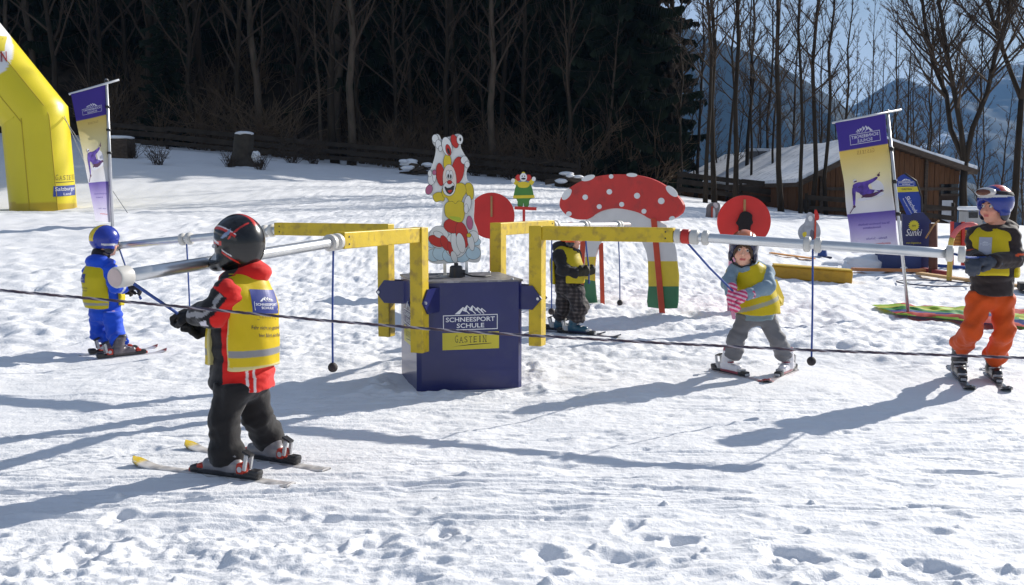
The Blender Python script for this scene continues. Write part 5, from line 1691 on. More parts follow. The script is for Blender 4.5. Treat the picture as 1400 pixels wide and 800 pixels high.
def ground_sheet(pts, h=.03, amp=.03, n=46, seed=1):
    """crumpled cloth on the snow; pts is the quad (px, py): near left, near right, far right, far left"""
    c = [G(px, None, YG(px, py)) for px, py in pts]
    V = []
    for j in range(n // 2 + 1):
        for i in range(n + 1):
            u, v = i / n, j / (n // 2)
            p = c[0].lerp(c[1], u).lerp(c[3].lerp(c[2], u), v)
            ed = min(1, min(u, 1 - u, v, 1 - v) * 8)
            zf = float(fbm(np.array([p.x * 3]), np.array([p.y * 2.2]), seed, 3)[0])
            V.append((p.x + .05 * zf, p.y + .12 * zf, float(gz(p.x, p.y)) + h + ed * amp * (1.0 + 3.2 * abs(zf))))
    Fc = [(j * (n + 1) + i, j * (n + 1) + i + 1, (j + 1) * (n + 1) + i + 1, (j + 1) * (n + 1) + i) for j in range(n // 2) for i in range(n)]
    return V, Fc, n
g = G(1300, None, YG(1300, 440))
PA = thing('play_parachute', g, 'crumpled lime, red and blue play parachute lying flat on the snow', 'parachute')
cols_ = [('lime', (.32, .50, .03)), ('red', (.50, .035, .02)), ('yellow_lime', (.50, .52, .05)), ('blue', (.02, .04, .20)), ('green', (.05, .28, .06))]
V, Fc, n = ground_sheet([(1232, 437), (1452, 460), (1440, 431), (1190, 424)], .05, .022, 80, 9)
ms = [mat('parachute_' + a, b, rough=.6, var=.12, vscale=3, transl=.2) for a, b in cols_]
for ci in range(5):
    mb = MB()
    fs = []
    for k, f in enumerate(Fc):
        i, j = k % n, k // n
        u, v = i / n, j / (n // 2)
        b = v * 4.2 + 1.6 * u + .35 * math.sin(u * 8) + .25 * math.sin(v * 5 + u * 15)
        idx = [2, 0, 1, 1, 0, 1, 3, 4][int(b * 1.5 + 100) % 8]
        if idx == ci: fs.append(f)
    used_ = sorted({q for f in fs for q in f}); mp_ = {q: i for i, q in enumerate(used_)}
    if fs: mb.add([V[q] for q in used_], [[mp_[q] for q in f] for f in fs]).build('panel', ms[ci], PA, True, fix=False)
def lie(a, b, w, h, m_, name, label, cat):
    pa, pb = G(a[0], None, YG(*a)), G(b[0], None, YG(*b))
    n = 10; mb = MB()
    pts = [pa.lerp(pb, i / n) for i in range(n + 1)]
    for q in pts: q.z = float(gz(q.x, q.y)) + .04 + h / 2
    for i in range(n): mb.bar(pts[i], pts[i + 1], w, h)
    tag(mb.build(name, m_, None), label, cat)
lie((1052, 350), (1112, 358), .16, .02, mat('orange_netting', (.55, .24, .06), rough=.8, var=.3, vscale=12), 'marker_slat', 'pale orange slat lying on the snow above the foam beam', 'slat')
lie((1165, 374), (1262, 376), .12, .05, mat('orange_slat', (.50, .20, .07), rough=.6), 'marker_slat', 'orange slat lying on the snow at the foot of the poster stand', 'slat')
lie((1255, 379), (1405, 399), .14, .04, mat('pale_orange_slat', (.55, .33, .14), rough=.6), 'marker_slat', 'pale orange slat lying on the snow below the foam hoop', 'slat')
lie((1240, 371), (1296, 380), .10, .06, mat('dull_red_slat', (.30, .04, .04), rough=.6), 'marker_slat', 'dull red slat on the snow right of the poster stand', 'slat')
lie((1245, 366), (1330, 372), .14, .05, mat('blue_slat', (.02, .07, .28), rough=.6), 'marker_slat', 'blue slat on the snow behind the dull red slat', 'slat')
lie((1392, 400), (1440, 402), .35, .10, BLACK, 'rubber_mat', 'black rubber mat on the snow right of the boy in orange trousers', 'mat')
mb = MB(); c_ = G(1276, None, YG(1276, 393)); rx_ = 49 / F * c_.y
pts = [Vector((c_.x + rx_ * math.cos(a), c_.y + .42 * math.sin(a), 0)) for a in [2 * math.pi * i / 30 for i in range(31)]]
for q in pts: q.z = float(gz(q.x, q.y)) + .05
mb.tube(pts, .011, 6); tag(mb.build('hula_hoop', mat('dark_hose', (.05, .05, .09), rough=.5), None, True), 'thin dark hoop lying on the snow below the poster stand', 'hoop')

# ================================================================ FOREGROUND ROPE
ctl = [P(x, y, 4.2 + x * .00007) for x, y in ((-260, 376), (0, 397), (250, 419.5), (440, 438), (640, 454), (900, 469), (1100, 478.5), (1400, 489.5), (1700, 499))]
ra, rd = ctl[0], ctl[-1]
RO = thing('barrier_rope', ((ra.x + rd.x) / 2, 4.25, 0), 'long dark red and white twisted rope stretched low across the front', 'rope')
N_ = 60
def rope_pt(t):
    x = ra.x + (rd.x - ra.x) * t
    k = max(i for i in range(8) if ctl[i].x <= x or i == 0)
    f_ = (x - ctl[k].x) / (ctl[k + 1].x - ctl[k].x)
    p = ctl[k].lerp(ctl[k + 1], f_); return p
for s_ in range(3):
    pts = []
    for i in range(520):
        t = i / 519; p = rope_pt(t); a = i * .55 + s_ * 2.094
        pts.append(p + Vector((0, math.cos(a), math.sin(a))) * .0031)
    MB().tube(pts, .0034, 5).build('strand', (mat('rope_maroon', (.085, .050, .065), rough=.8), mat('rope_navy', (.050, .045, .075), rough=.8), mat('rope_pale', (.30, .27, .30), rough=.8))[s_], RO, True)
for p in (ra, rd):
    MB().tube([Vector((p.x, p.y, -.2)), Vector((p.x, p.y, p.z + .12))], .022, 8).build('stake', TAN, RO, True)
# ================================================================ THE CHILDREN
def lin(r, g, b):
    f = lambda c: (c / 255 / 12.92) if c / 255 <= .04045 else ((c / 255 + .055) / 1.055) ** 2.4
    return np.array([f(r), f(g), f(b)], np.float32)
CLOTH = mat('cloth', (1, 1, 1), rough=.75, var=.07, vscale=16, bump=.22, bscale=55, sheen=.15, attr='Col', spec=.25)
NYLON = mat('vest_nylon', (1, 1, 1), rough=.5, var=.05, vscale=10, bump=.12, bscale=40, attr='Col', spec=.4, transl=.22)
SKIN = mat('skin', (1, 1, 1), rough=.5, var=.05, vscale=30, attr='Col', spec=.35)
SHELL = mat('helmet_shell', (1, 1, 1), rough=.26, var=.04, vscale=14, coat=.25, attr='Col')
BOOTM = mat('boot_plastic', (1, 1, 1), rough=.35, var=.08, vscale=16, attr='Col', coat=.2)
GLOVEM = mat('glove_cloth', (1, 1, 1), rough=.7, var=.12, vscale=30, bump=.3, bscale=90, attr='Col', spec=.3)
SKIM = mat('ski_top', (1, 1, 1), rough=.30, var=.08, vscale=20, coat=.3, attr='Col', dirt=(.62, .64, .68), dirt_amt=.55)
GOG = mat('goggle_lens', (.02, .018, .02), rough=.08, var=.1, coat=.6)
HAIRM = mat('brown_hair', (.065, .036, .018), rough=.6, var=.4, vscale=30, bump=.5, bscale=150, stretch=(3, 3, .6))
EYEW = mat('eye_white', (.62, .60, .58), rough=.25, var=.02)
EYEI = mat('eye_iris', (.020, .014, .010), rough=.15, var=.1)
BINDR = mat('binding_red', (.46, .030, .012), rough=.35, var=.08)
BINDK = mat('binding_black', (.016, .016, .018), rough=.4, var=.1)
BINDW = mat('binding_grey', (.45, .45, .46), rough=.35, var=.08)

def flat(c): return lambda V: np.tile(c, (len(V), 1))
def paint(c, mask, col):
    c[mask] = col
    return c

def head_sdf(p, H):
    """face, skull, ears and neck; H has centre, frame (right, forward, up) and scale"""
    q = (p - A(H['c'])) @ H['R'] / H['s']
    E = lambda c, r: ell(q, c, r)
    d = E((0, -.012, .022), (.073, .090, .092))
    d = smin(d, E((0, .026, -.045), (.054, .058, .058)), .03)
    d = smin(d, E((0, .062, -.088), (.024, .022, .018)), .03)                      # chin
    for s in (-1, 1):
        d = smin(d, E((s * .036, .062, -.030), (.026, .022, .024)), .025)           # cheeks
        d = smax(d, -E((s * .030, .096, .012), (.017, .018, .012)), .014)           # eye hollows
        d = smin(d, E((s * .075, -.005, -.005), (.010, .022, .030)), .008)          # ears
        d = smin(d, cap(q, (s * .016, .083, .026), (s * .044, .074, .026), .006, .005), .010)   # brows
    d = smin(d, cap(q, (0, .082, .012), (0, .100, -.018), .0075, .0115), .012)      # nose
    d = smin(d, E((0, .096, -.024), (.015, .011, .008)), .008)
    d = smin(d, E((0, .082, -.050), (.021, .012, .0065)), .006)                     # upper lip
    d = smin(d, E((0, .079, -.060), (.018, .012, .007)), .005)
    d = smax(d, -cap(q, (-.019, .094, -.0545), (.019, .094, -.0545), .0022), .003)
    d = smin(d, cap(q, (0, -.02, -.06), (0, -.035, -.15), .048, .052), .03)         # neck
    return d * H['s']

def head_col(V, H, skin, lips=None):
    q = (V - A(H['c'])) @ H['R'] / H['s']
    c = np.tile(skin, (len(V), 1)).astype(np.float32)
    ch = np.exp(-(((np.abs(q[:, 0]) - .038) / .022) ** 2 + ((q[:, 2] + .030) / .022) ** 2)) * (q[:, 1] > .03)
    c = c * (1 - .30 * ch[:, None]) + .30 * ch[:, None] * lin(222, 120, 105)
    m = (np.abs(q[:, 0]) < .021) & (np.abs(q[:, 2] + .0555) < .0085) & (q[:, 1] > .07)
    c[m] = lin(190, 95, 90) if lips is None else lips
    m = (np.abs(np.abs(q[:, 0]) - .030) < .016) & (np.abs(q[:, 2] - .029) < .0045) & (q[:, 1] > .055)
    c[m] = lin(95, 62, 42)
    return c

def eyes(H, parent):
    R, c = H['R'], A(H['c'])
    for s in (-1, 1):
        w = lambda x, y, z: Vector((c + R @ (np.array([x, y, z], np.float32) * H['s'])).tolist())
        e = MB().ball(w(s * .030, .0715, .012), .0135 * H['s'], 12).build('eye', EYEW, parent, True)
        MB().ball(w(s * .030, .0795, .012), .0072 * H['s'], 10).build('iris', EYEI, e, True)

def hand_sdf(p, w, fwd, curl_dir, side, s=1.0, puff=.0, curl=1.0):
    """glove with palm, four bent fingers and a thumb closing on what it holds"""
    f = Vector(fwd).normalized(); n = Vector(curl_dir); n = (n - f * n.dot(f)).normalized(); x = f.cross(n)
    R = np.array([tuple(x), tuple(f), tuple(n)], np.float32).T
    q = (p - A(w)) @ R / s
    d = rbox(q, (0, .040, 0), (.036 + puff, .040, .014 + puff), r=.012 + puff)
    d = smin(d, cap(q, (0, -.045, 0), (0, .01, 0), .034 + puff, .028 + puff), .02)
    for i, (bx_, ln) in enumerate(((-.028, .033), (-.0095, .039), (.0095, .037), (.028, .029))):
        c1, c2, c3 = .45 * curl + .05 * i, 1.45 * curl + .04 * i, 2.55 * curl
        a = np.array([bx_, .074, .002]); pts = [a]
        for cc, l in ((c1, ln), (c2, ln * .8), (c3, ln * .62)):
            a = a + np.array([bx_ * .04, math.cos(cc) * l, math.sin(cc) * l]); pts.append(a)
        d = smin(d, chain(q, pts, [.0105 + puff, .0102 + puff, .0095 + puff, .0085 + puff], .004), .005)
    t = side
    d = smin(d, chain(q, [(t * .026, .012, .004), (t * .047, .036, .022), (t * .034, .062, .044), (t * .014, .072, .052)], [.014 + puff, .0125 + puff, .011 + puff, .0095 + puff], .006), .010)
    return d * s

def boot_sdf(p, B):
    q = (p - A(B['c'])) @ B['R'] / B['s']
    d = cap(q * np.array([1.08, 1, 1], np.float32), (0, -.085, .052), (0, .088, .042), .050, .042)
    d = smin(d, chain(q, [(0, -.078, .06), (0, -.060, .13), (0, -.035, .215)], [.054, .056, .062], .02), .035)
    d = smax(d, q[:, 2] - .235, .01)
    d = smin(d, rbox(q, (0, .008, .014), (.034, .142, .015), r=.008), .006)
    for z in (.075, .115, .165, .20):                                                # overlap of the shell
        d = d - .0035 * np.exp(-((q[:, 2] - z) / .006) ** 2)
    return d * B['s']

def mk_boot(B, root, c1, c2, nm='ski_boot'):
    c = A(B['c']); s = B['s']
    def col(V):
        q = (V - c) @ B['R'] / s
        k = np.tile(c1, (len(V), 1)).astype(np.float32)
        k[q[:, 2] < .028] = c2
        k[(q[:, 2] > .205)] = c2
        k[(np.abs(q[:, 2] - .10) < .008) & (q[:, 1] > -.02)] = c2
        return k
    o = sdf_mesh(lambda p: boot_sdf(p, B), c - .26 * s, c + .27 * s, .0075 * s, nm, root, BOOTM, col)
    w = lambda x, y, z: Vector((c + B['R'] @ (np.array([x, y, z], np.float32) * s)).tolist())
    for y, z in ((.045, .085), (.0, .110), (-.005, .165), (.01, .20)):
        MB().bar(w(-.052, y + .0, z), w(.052, y + .01, z), .012 * s, .008 * s, up=tuple(B['R'][:, 2])).build('buckle', BINDW, o)
    return o

def ski(c, d, L, W, label, colf, binding=True, bc=0.0, bcol=0, lift=0.0):
    """one ski lying on the snow: c its middle, d its direction"""
    d = Vector((d[0], d[1], 0)).normalized(); s = Vector((-d.y, d.x, 0))
    zs = [snow_z(c[0] + d.x * t * L, c[1] + d.y * t * L) for t in (-.4, -.2, 0, .2, .35)]
    za = max(.5 * (zs[0] + zs[1]), sum(zs) / 5 - .004) ; slope = (zs[4] + zs[3] - zs[0] - zs[1]) / (1.15 * L)
    z0 = max(zs[i] - slope * L * t for i, t in enumerate((-.4, -.2, 0, .2, .35))) - .012 + lift
    c = Vector((c[0], c[1], z0))
    root = thing('ski', c, label, 'ski')
    n = 40; mb = MB(); vs, cols = [], []
    for i in range(n + 1):
        t = i / n
        x = (t - .5) * L
        w = W * (.50 + .10 * math.cos(2 * math.pi * (t - .03)) )
        if t > .93: w *= math.sqrt(max(0, 1 - ((t - .93) / .07) ** 2)) * .96 + .04
        if t < .02: w *= .8 + t * 10
        up = slope * x
        if t > .82: up += ((t - .82) / .18) ** 2 * .045 * L
        if t < .06: up += ((.06 - t) / .06) ** 2 * .008
        cam_ = .004 * math.sin(math.pi * t)
        for yy, zz in ((-w, 0), (w, 0), (w, .010), (w * .82, .0135), (-w * .82, .0135), (-w, .010)):
            vs.append(c + d * x + s * yy + Vector((0, 0, up + cam_ + zz))); cols.append((t, yy / max(w, 1e-5), zz))
    fs = []
    for i in range(n):
        for k in range(6): fs.append((i * 6 + k, i * 6 + (k + 1) % 6, (i + 1) * 6 + (k + 1) % 6, (i + 1) * 6 + k))
    fs += [tuple(range(5, -1, -1)), tuple(n * 6 + k for k in range(6))]
    b = mb.add(vs, fs).build('board', SKIM, root, 'auto')
    ca = b.data.attributes.new('Col', 'FLOAT_COLOR', 'POINT')
    for i, (t, y, z) in enumerate(cols): ca.data[i].color = (*[float(q) for q in (colf(t, y) if z > .009 else lin(40, 38, 42))], 1)
    zt = lambda x: c + d * x + Vector((0, 0, slope * x + .018))
    Rm = Matrix((d, s, Vector((0, 0, 1)))).transposed()
    if binding:
        h = .115
        m = MB().box(zt(bc + h + .02) + Vector((0, 0, .018)), (.085, .055, .036), Rm, bev=.010).box(zt(bc + h - .005) + Vector((0, 0, .038)), (.04, .062, .022), Rm, 1, .007).box(zt(bc + h + .058) + Vector((0, 0, .012)), (.03, .04, .02), Rm, 1, .005)
        m.build('toe_binding', [BINDK, BINDR] if bcol == 0 else [BINDK, BINDW], root, 'auto')
        m = MB().box(zt(bc - h - .045) + Vector((0, 0, .014)), (.13, .05, .028), Rm, bev=.008).box(zt(bc - h - .01) + Vector((0, 0, .045)), (.055, .060, .055), Rm, 1, .014)
        m.tube([zt(bc - h - .015) + s * .0305 + Vector((0, 0, .045)), zt(bc - h - .015) + s * .034 + Vector((0, 0, .045))], .014, 10, 2)
        m.tube([zt(bc - h - .015) - s * .0305 + Vector((0, 0, .045)), zt(bc - h - .015) - s * .034 + Vector((0, 0, .045))], .014, 10, 2)
        for q in (-.022, .022): m.bar(zt(bc - h - .035) + s * q + Vector((0, 0, .04)), zt(bc - h - .05) + s * q + Vector((0, 0, .115)), .012, .016, mi=2)
        m.bar(zt(bc - h - .068) + Vector((0, 0, .110)), zt(bc - h - .022) + Vector((0, 0, .130)), .034, .011, mi=0)
        m.box(zt(bc - h - .085) + Vector((0, 0, .03)), (.06, .052, .03), Rm, 0, .01)
        m.build('heel_binding', [BINDK, BINDR, BINDW] if bcol == 0 else [BINDK, BINDW, BINDW], root, 'auto')
        MB().box(zt(bc) + Vector((0, 0, .002)), (.26, .046, .006), Rm).build('binding_plate', BINDK, root)
    sole = zt(bc) + Vector((0, 0, .006))
    return root, sole, d

class Kid:
    def __init__(s, base, Y, label):
        b = P(base[0], base[1], Y)
        s.Y = Y
        s.root = thing('person', (b.x, b.y, snow_z(b.x, b.y)), label, 'person')
    def J(s, px, py, dy=0.0): return P(px, py, s.Y + dy)
    def bounds(s, pts, pad):
        a = np.array([tuple(p) for p in pts])
        return a.min(0) - pad, a.max(0) + pad

def body(K, D, skin=None):
    """one continuous figure under the clothes: head, neck, trunk, arms and hands, legs and feet"""
    skin = lin(226, 170, 145) if skin is None else skin
    H = D['head']
    def f(p):
        d = head_sdf(p, H)
        d = smin(d, chain(p, [D['neck'], D['chest'], D['pelvis']], [.045, .085, .085], .04), .03)
        for a in D['arms']:
            d = smin(d, chain(p, a, [.040, .034, .026], .015), .02)
            d = smin(d, cap(p, a[2], Vector(a[2]) + (Vector(a[2]) - Vector(a[1])).normalized() * .02, .020, .016), .010)
        for l in D['legs']:
            d = smin(d, chain(p, l, [.054, .040, .034], .02), .03)
        return d
    pts = [D['neck'], D['chest'], D['pelvis']] + [q for a in D['arms'] + D['legs'] for q in a]
    lo, hi = K.bounds(pts + [H['c'] + Vector((0, 0, .1))], .14)
    o = sdf_mesh(f, lo, hi, D.get('bres', .0075), 'body', K.root, SKIN, lambda V: head_col(V, H, skin))
    return o

def legs_f(D, rad, hemcut=.0, seed=1, fold=.006, hip_r=None, top=-.035):
    pel = D['pelvis']
    def f(p):
        d = cap(p, D['legs'][0][0] + Vector((0, 0, .01)), D['legs'][1][0] + Vector((0, 0, .01)), (hip_r or rad[0]))
        d = smin(d, cap(p, pel, pel + Vector((0, 0, .08)), (hip_r or rad[0]) * 1.12), .05)
        for l in D['legs']:
            ax = (Vector(l[2]) - Vector(l[1])).normalized()
            e = Vector(l[2]) + ax * .06
            k = chain(p, [l[0], l[1], l[2], e], [rad[0], rad[1], rad[2], rad[2] * 1.03], .03)
            k = smax(k, (p - A(l[2])) @ A(ax) - hemcut, .006)
            # sagging rings of cloth above the hem and behind the knee
            t = (p - A(l[2])) @ A(ax)
            k = k - .003 * np.exp(-((t + .035) / .018) ** 2) - .004 * np.exp(-((t + .10) / .02) ** 2) - .004 * np.exp(-((t + .16) / .02) ** 2)
            d = smin(d, k, .022)
        d = smax(d, p[:, 2] - (float(pel.z) + top), .01)
        w = p * np.array([1, 1, 1.5], np.float32)
        return d - folds(p, fold, 34, seed) - folds(w, fold * .22, 70, seed + 3)
    return f

def jacket_f(D, torso, trad, arad, hem, seed=2, fold=.006, hood=None, collar=True):
    def f(p):
        d = chain(p, torso, trad, .05)
        sh = [a[0] for a in D['arms']]
        d = smin(d, cap(p, sh[0], sh[1], arad[0] * 1.05), .04)
        d = smax(d, hem - p[:, 2], .008)
        for a in D['arms']:
            k = chain(p, a, arad, .025)
            ax = (Vector(a[2]) - Vector(a[1])).normalized()
            k = smax(k, (p - A(a[2])) @ A(ax) - .015, .006)
            k = k - .006 * np.exp(-(((p - A(a[1])) ** 2).sum(1)) / .05 ** 2) * np.sin((p @ A(ax)) * 120)
            d = smin(d, k, .022)
        if hood is not None:
            for c, r in hood: d = smin(d, ell(p, c, r), .03)
        return d - folds(p, fold, 30, seed) - folds(p, fold * .25, 70, seed + 5)
    return f

def vest_f(torso, trad, off, fwd, axis_pt, zlo, zyoke, back, front, neck, neck_r, arms=None, arm_r=.07, seed=3, flare=.02, top=None):
    """bib of two panels joined over the shoulders; back / front: where the panels start along fwd"""
    f2 = A(Vector(fwd).normalized())
    def g(p):
        fl = np.clip((zyoke - p[:, 2]) / max(zyoke - zlo, .01), 0, 1)
        d = chain(p, torso, [t + off for t in trad], .05) - flare * fl
        if top is not None: d = smin(d, cap(p, top[0], top[1], top[2] + off), .04)
        d = d - folds(p, .0045, 22, seed, (1, 1, .7))
        s = (p - A(axis_pt)) @ f2
        gap = np.minimum(s - back, front - s)                    # positive between the panels
        gap = np.minimum(gap, zyoke - p[:, 2])
        d = smax(d, gap, .012)
        d = smax(d, zlo + .010 * np.sin(s * 20) - p[:, 2], .006)
        if arms:
            for a in arms: d = smax(d, -(cap(p, a[0], a[1], arm_r)), .01) if False else d
        d = smax(d, -(ell(p, neck, neck_r)), .01)
        return d
    return g

def wrap(mb, f, d, off=.0025):
    d = Vector(d).normalized()
    q = snap(f, mb.v, d) - A(d) * off
    mb.v = [tuple(v) for v in q]
    return mb
def plane(o, r, u): return lambda a, b, t=0: Vector(o) + Vector(r) * a + Vector(u) * b

def dense_rect(w, h, n=12): return [(-w / 2 + w * i / n, -h / 2 + h * j / n) for j in range(n + 1) for i in range(n + 1)], [(j * (n + 1) + i, j * (n + 1) + i + 1, (j + 1) * (n + 1) + i + 1, (j + 1) * (n + 1) + i) for j in range(n) for i in range(n)]

def vest_print(vf, parent, o, r, u, d, w, full=True):
    """blue school badge, the two lines below it and the reflective band are printed on the back"""
    pl = plane(o, r, u)
    BAD = mat('badge_blue', (.018, .035, .22), rough=.5, var=.05)
    vs, fs = dense_rect(w, w * .68)
    m = MB(); m.add([pl(a, b) for a, b in vs], fs); wrap(m, vf, d, .0022).build('badge', BAD, parent, fix=False)
    m = MB(); ski_school_logo(m, lambda a, b, t=0: pl(a, b), 0, -w * .24, w * .86); wrap(m, vf, d, .0036).build('lettering', LETW, parent, fix=False)
    m = MB(); put_serif(m, 'GASTEIN', pl, 0, -w * .47, w * .62, w * .075); put_line(m, (-w * .36, -w * .52), (w * .36, -w * .50), w * .012, pl)
    if full:
        put_text(m, 'Fahr nicht so geschwind,', pl, w * .10, -w * .80, w * 1.25, w * .105, bold=.006)
        put_text(m, 'hier fährt ein Kind!', pl, w * .16, -w * 1.02, w * .95, w * .105, bold=.006)
    wrap(m, vf, d, .0034).build('lettering', mat('dark_print', (.035, .030, .045), rough=.6), parent, fix=False)

def headframe(c, fwd, s=1.0, up=(0, 0, 1)): return {'c': Vector(c), 'R': frame(fwd, up), 's': s}
def bootframe(c, fwd, s=.86): return {'c': Vector(c), 'R': frame(fwd), 's': s}

def helmet_f(H, r=(.108, .126, .118), off=(0, -.008, .035), cut=-.045, face=True, hole=(.078, .085, .090)):
    def f(p):
        q = (p - A(H['c'])) @ H['R'] / H['s']
        d = ell(q, off, r)
        cutp = -(q[:, 2] - cut - .55 * np.maximum(q[:, 1] - .02, 0) + .35 * np.maximum(-q[:, 1] - .03, 0))
        d = smax(d, cutp, .012)
        if face: d = smax(d, -ell(q, (0, .125, -.035), hole), .012)
        for s_ in (-1, 1): d = smin(d, ell(q, (s_ * .088, .005, -.045), (.020, .045, .050)), .015)      # ear pieces
        d = d + .004 * np.exp(-((np.abs(q[:, 0]) - .045) / .006) ** 2) * (q[:, 2] > .06)
        d = smin(d, np.sqrt(np.maximum(d + .004, 0) ** 2 + (cutp + .006) ** 2) - .006, .004)
        return d * H['s']
    return f

# ---------------------------------------------------------------- 1: child in black full-face helmet, red and black jacket
def child_front():
    Y = 5.05
    dn, df = Vector((-.915, .40, 0)), Vector((-.875, .484, 0))
    wcol = lambda t, y: lin(205, 175, 40) if t > .93 else (lin(150, 148, 150) if (t * 7 + y * .4) % 1 < .35 else lin(205, 200, 196))
    sN, solN, dN = ski((-1.475, 5.03), dn, .96, .070, 'worn white ski with yellow tip, nearer one under the child in black helmet', wcol, bc=-.075)
    sF, solF, dF = ski((-1.335, 5.33), df, .96, .070, 'worn white ski with yellow tip, farther one under the child in black helmet', wcol, bc=-.075)
    K = Kid((320, 640), Y, 'child in black full-face helmet, yellow vest and red-black jacket holding a cord')
    J = K.J
    BN, BF = bootframe(solN, dN, .84), bootframe(solF, dF, .84)
    kN = Vector((solN.x, solN.y, solN.z)); kF = Vector((solF.x, solF.y, solF.z))
    aN, aF = kN + Vector((.028, 0, .10)), kF + Vector((.02, 0, .12))
    hipN, hipF = J(320, 530, -.06), J(341, 529, .11)
    kneeN, kneeF = J(306, 572, -.06), J(352, 568, .15)
    fw = Vector((-.89, .45, 0))
    D = {'pelvis': J(331, 508, .03), 'chest': J(333, 415, .03), 'neck': J(332, 372, .03),
         'legs': [[hipN, kneeN, aN], [hipF, kneeF, aF]],
         'arms': [[J(311, 402, -.11), J(291, 428, -.13), J(269, 431, -.02)], [J(342, 400, .17), J(312, 440, .19), J(291, 449, .10)]],
         'head': headframe(J(325, 334, .03), fw, 1.0)}
    body(K, D)
    # trousers
    tf = legs_f(D, [.088, .070, .078], .04, 11, .006, .086)
    lo, hi = K.bounds([q for l in D['legs'] for q in l] + [D['pelvis']], .17)
    def tcol(V):
        c = np.tile(lin(24, 22, 24), (len(V), 1)).astype(np.float32)
        return c
    sdf_mesh(tf, lo, hi, .0075, 'trousers', K.root, CLOTH, tcol)
    # jacket
    torso = [J(331, 527, .03), J(331, 460, .03), J(333, 418, .03), J(333, 392, .03)]
    trad = [.156, .142, .138, .105]
    hem = J(330, 531, .03).z
    hood = [(J(346, 371, .02), (.085, .085, .058)), (J(331, 379, .03), (.105, .100, .045))]
    jf = jacket_f(D, torso, trad, [.066, .064, .056], hem, 4, .006, hood)
    lo, hi = K.bounds(torso + [q for a in D['arms'] for q in a], .20)
    RED, BLK, GRY = lin(206, 28, 22), lin(26, 24, 27), lin(150, 148, 150)
    arms = D['arms']
    def jcol(V):
        c = np.tile(RED, (len(V), 1)).astype(np.float32)
        s = (V - A(J(331, 440, .03))) @ A(fw)
        lat = (V - A(J(331, 440, .03))) @ A(Vector((-.45, -.89, 0)))
        zz = V[:, 2]
        zt = J(331, 440).z
        low = zz < J(331, 425).z
        ax_ = A(J(331, 480, .03))
        ph = np.degrees(np.arctan2(V[:, 1] - ax_[1], V[:, 0] - ax_[0])); ph = np.where(ph > 60, ph - 360, ph)
        paint(c, low & (ph < -112), BLK)
        for w0 in (-67.5, -54.5): paint(c, low & (np.abs(ph - w0) < 2.6) & (zz < J(331, 480).z), lin(214, 200, 200))
        paint(c, (s > .0) & (s < .05) & (zz > J(331, 440).z) & (zz < J(331, 424).z), lin(205, 200, 210))
        up = A(Vector((-.50, -.42, .76)).normalized())
        for a in arms:
            d1, d2 = cap(V, a[0], a[1], .066, .064), cap(V, a[1], a[2], .064, .056)
            for dd, (p0, p1) in ((d1, (a[0], a[1])), (d2, (a[1], a[2]))):
                near = dd < .016
                t = seg_t(V, p0, p1)
                q = V - (A(p0) + t[:, None] * (A(p1) - A(p0)))
                n = q @ up / .064
                m = near & (d1 < .03) if dd is d1 else near & (d2 <= d1 + .01)
                paint(c, m & (n > .22) & ((dd is d2) | (t > .12)), BLK)
                paint(c, m & (n > .50) & (n < .74) & ((dd is d2) | (t > .15)), GRY)
        e = (V - A(J(346, 371, .02)))
        hd = zz > J(331, 388).z
        paint(c, hd & (s > -.035) & (s < .045), BLK)
        return c
    sdf_mesh(jf, lo, hi, .006, 'jacket', K.root, CLOTH, jcol)
    # vest
    vf = vest_f(torso, trad, .013, fw, J(331, 440, .03), J(331, 498, .03).z, J(331, 402, .03).z, -.045, .070, J(332, 366, .03), (.088, .094, .075), flare=.012,
                top=(J(316, 404, -.075), J(340, 403, .13), .066))
    vf0 = vf
    zlo2 = J(331, 487, .03).z
    def colv(V):
        c = np.tile(lin(226, 196, 12), (len(V), 1)).astype(np.float32)
        s = (V - A(J(331, 440, .03))) @ A(fw)
        zy = J(331, 402, .03).z
        b0, b1 = J(331, 483).z, J(331, 474.5).z
        paint(c, (V[:, 2] > b0) & (V[:, 2] < b1) & ((s < -.03) | (s > .09)), lin(150, 150, 152))
        edge = (((np.abs(s + .049) < .007) | (np.abs(s - .075) < .007)) & (V[:, 2] < zy + .01)) | (V[:, 2] < J(331, 496.5).z)
        paint(c, edge, lin(226, 214, 150))
        return c
    lo, hi = K.bounds(torso, .20); lo[2] = J(331, 505).z; hi[2] = J(331, 368).z
    vest = sdf_mesh(vf, lo, hi, .0055, 'vest', K.root, NYLON, colv)
    n = Vector((.70, -.714, 0)); rt = Vector((.714, .70, 0))
    o = J(353, 411, .0) + n * .25
    rtilt = (rt + Vector((0, 0, -.10))).normalized()
    vest_print(vf, vest, o, rtilt, Vector((.03, .0, 1)), -n, .165)
    # gloves
    gcol = flat(lin(24, 23, 26))
    a = D['arms'][0]
    sdf_mesh(lambda p: hand_sdf(p, a[2] + Vector((-.022, .012, 0)), Vector((-.9, .35, .05)), Vector((.1, .2, -1)), 1, 1.02, .003), A(a[2]) - .15, A(a[2]) + .15, .0045, 'glove', K.root, GLOVEM, gcol)
    b = D['arms'][1]
    sdf_mesh(lambda p: hand_sdf(p, b[2] + Vector((-.022, .005, 0)), Vector((-.85, .05, .18)), Vector((-.1, -1, .2)), -1, 1.02, .003), A(b[2]) - .15, A(b[2]) + .15, .0045, 'glove', K.root, GLOVEM, gcol)
    mk_boot(BN, K.root, lin(120, 118, 122), lin(44, 42, 46)); mk_boot(BF, K.root, lin(120, 118, 122), lin(44, 42, 46))
    # full-face helmet
    H = D['head']
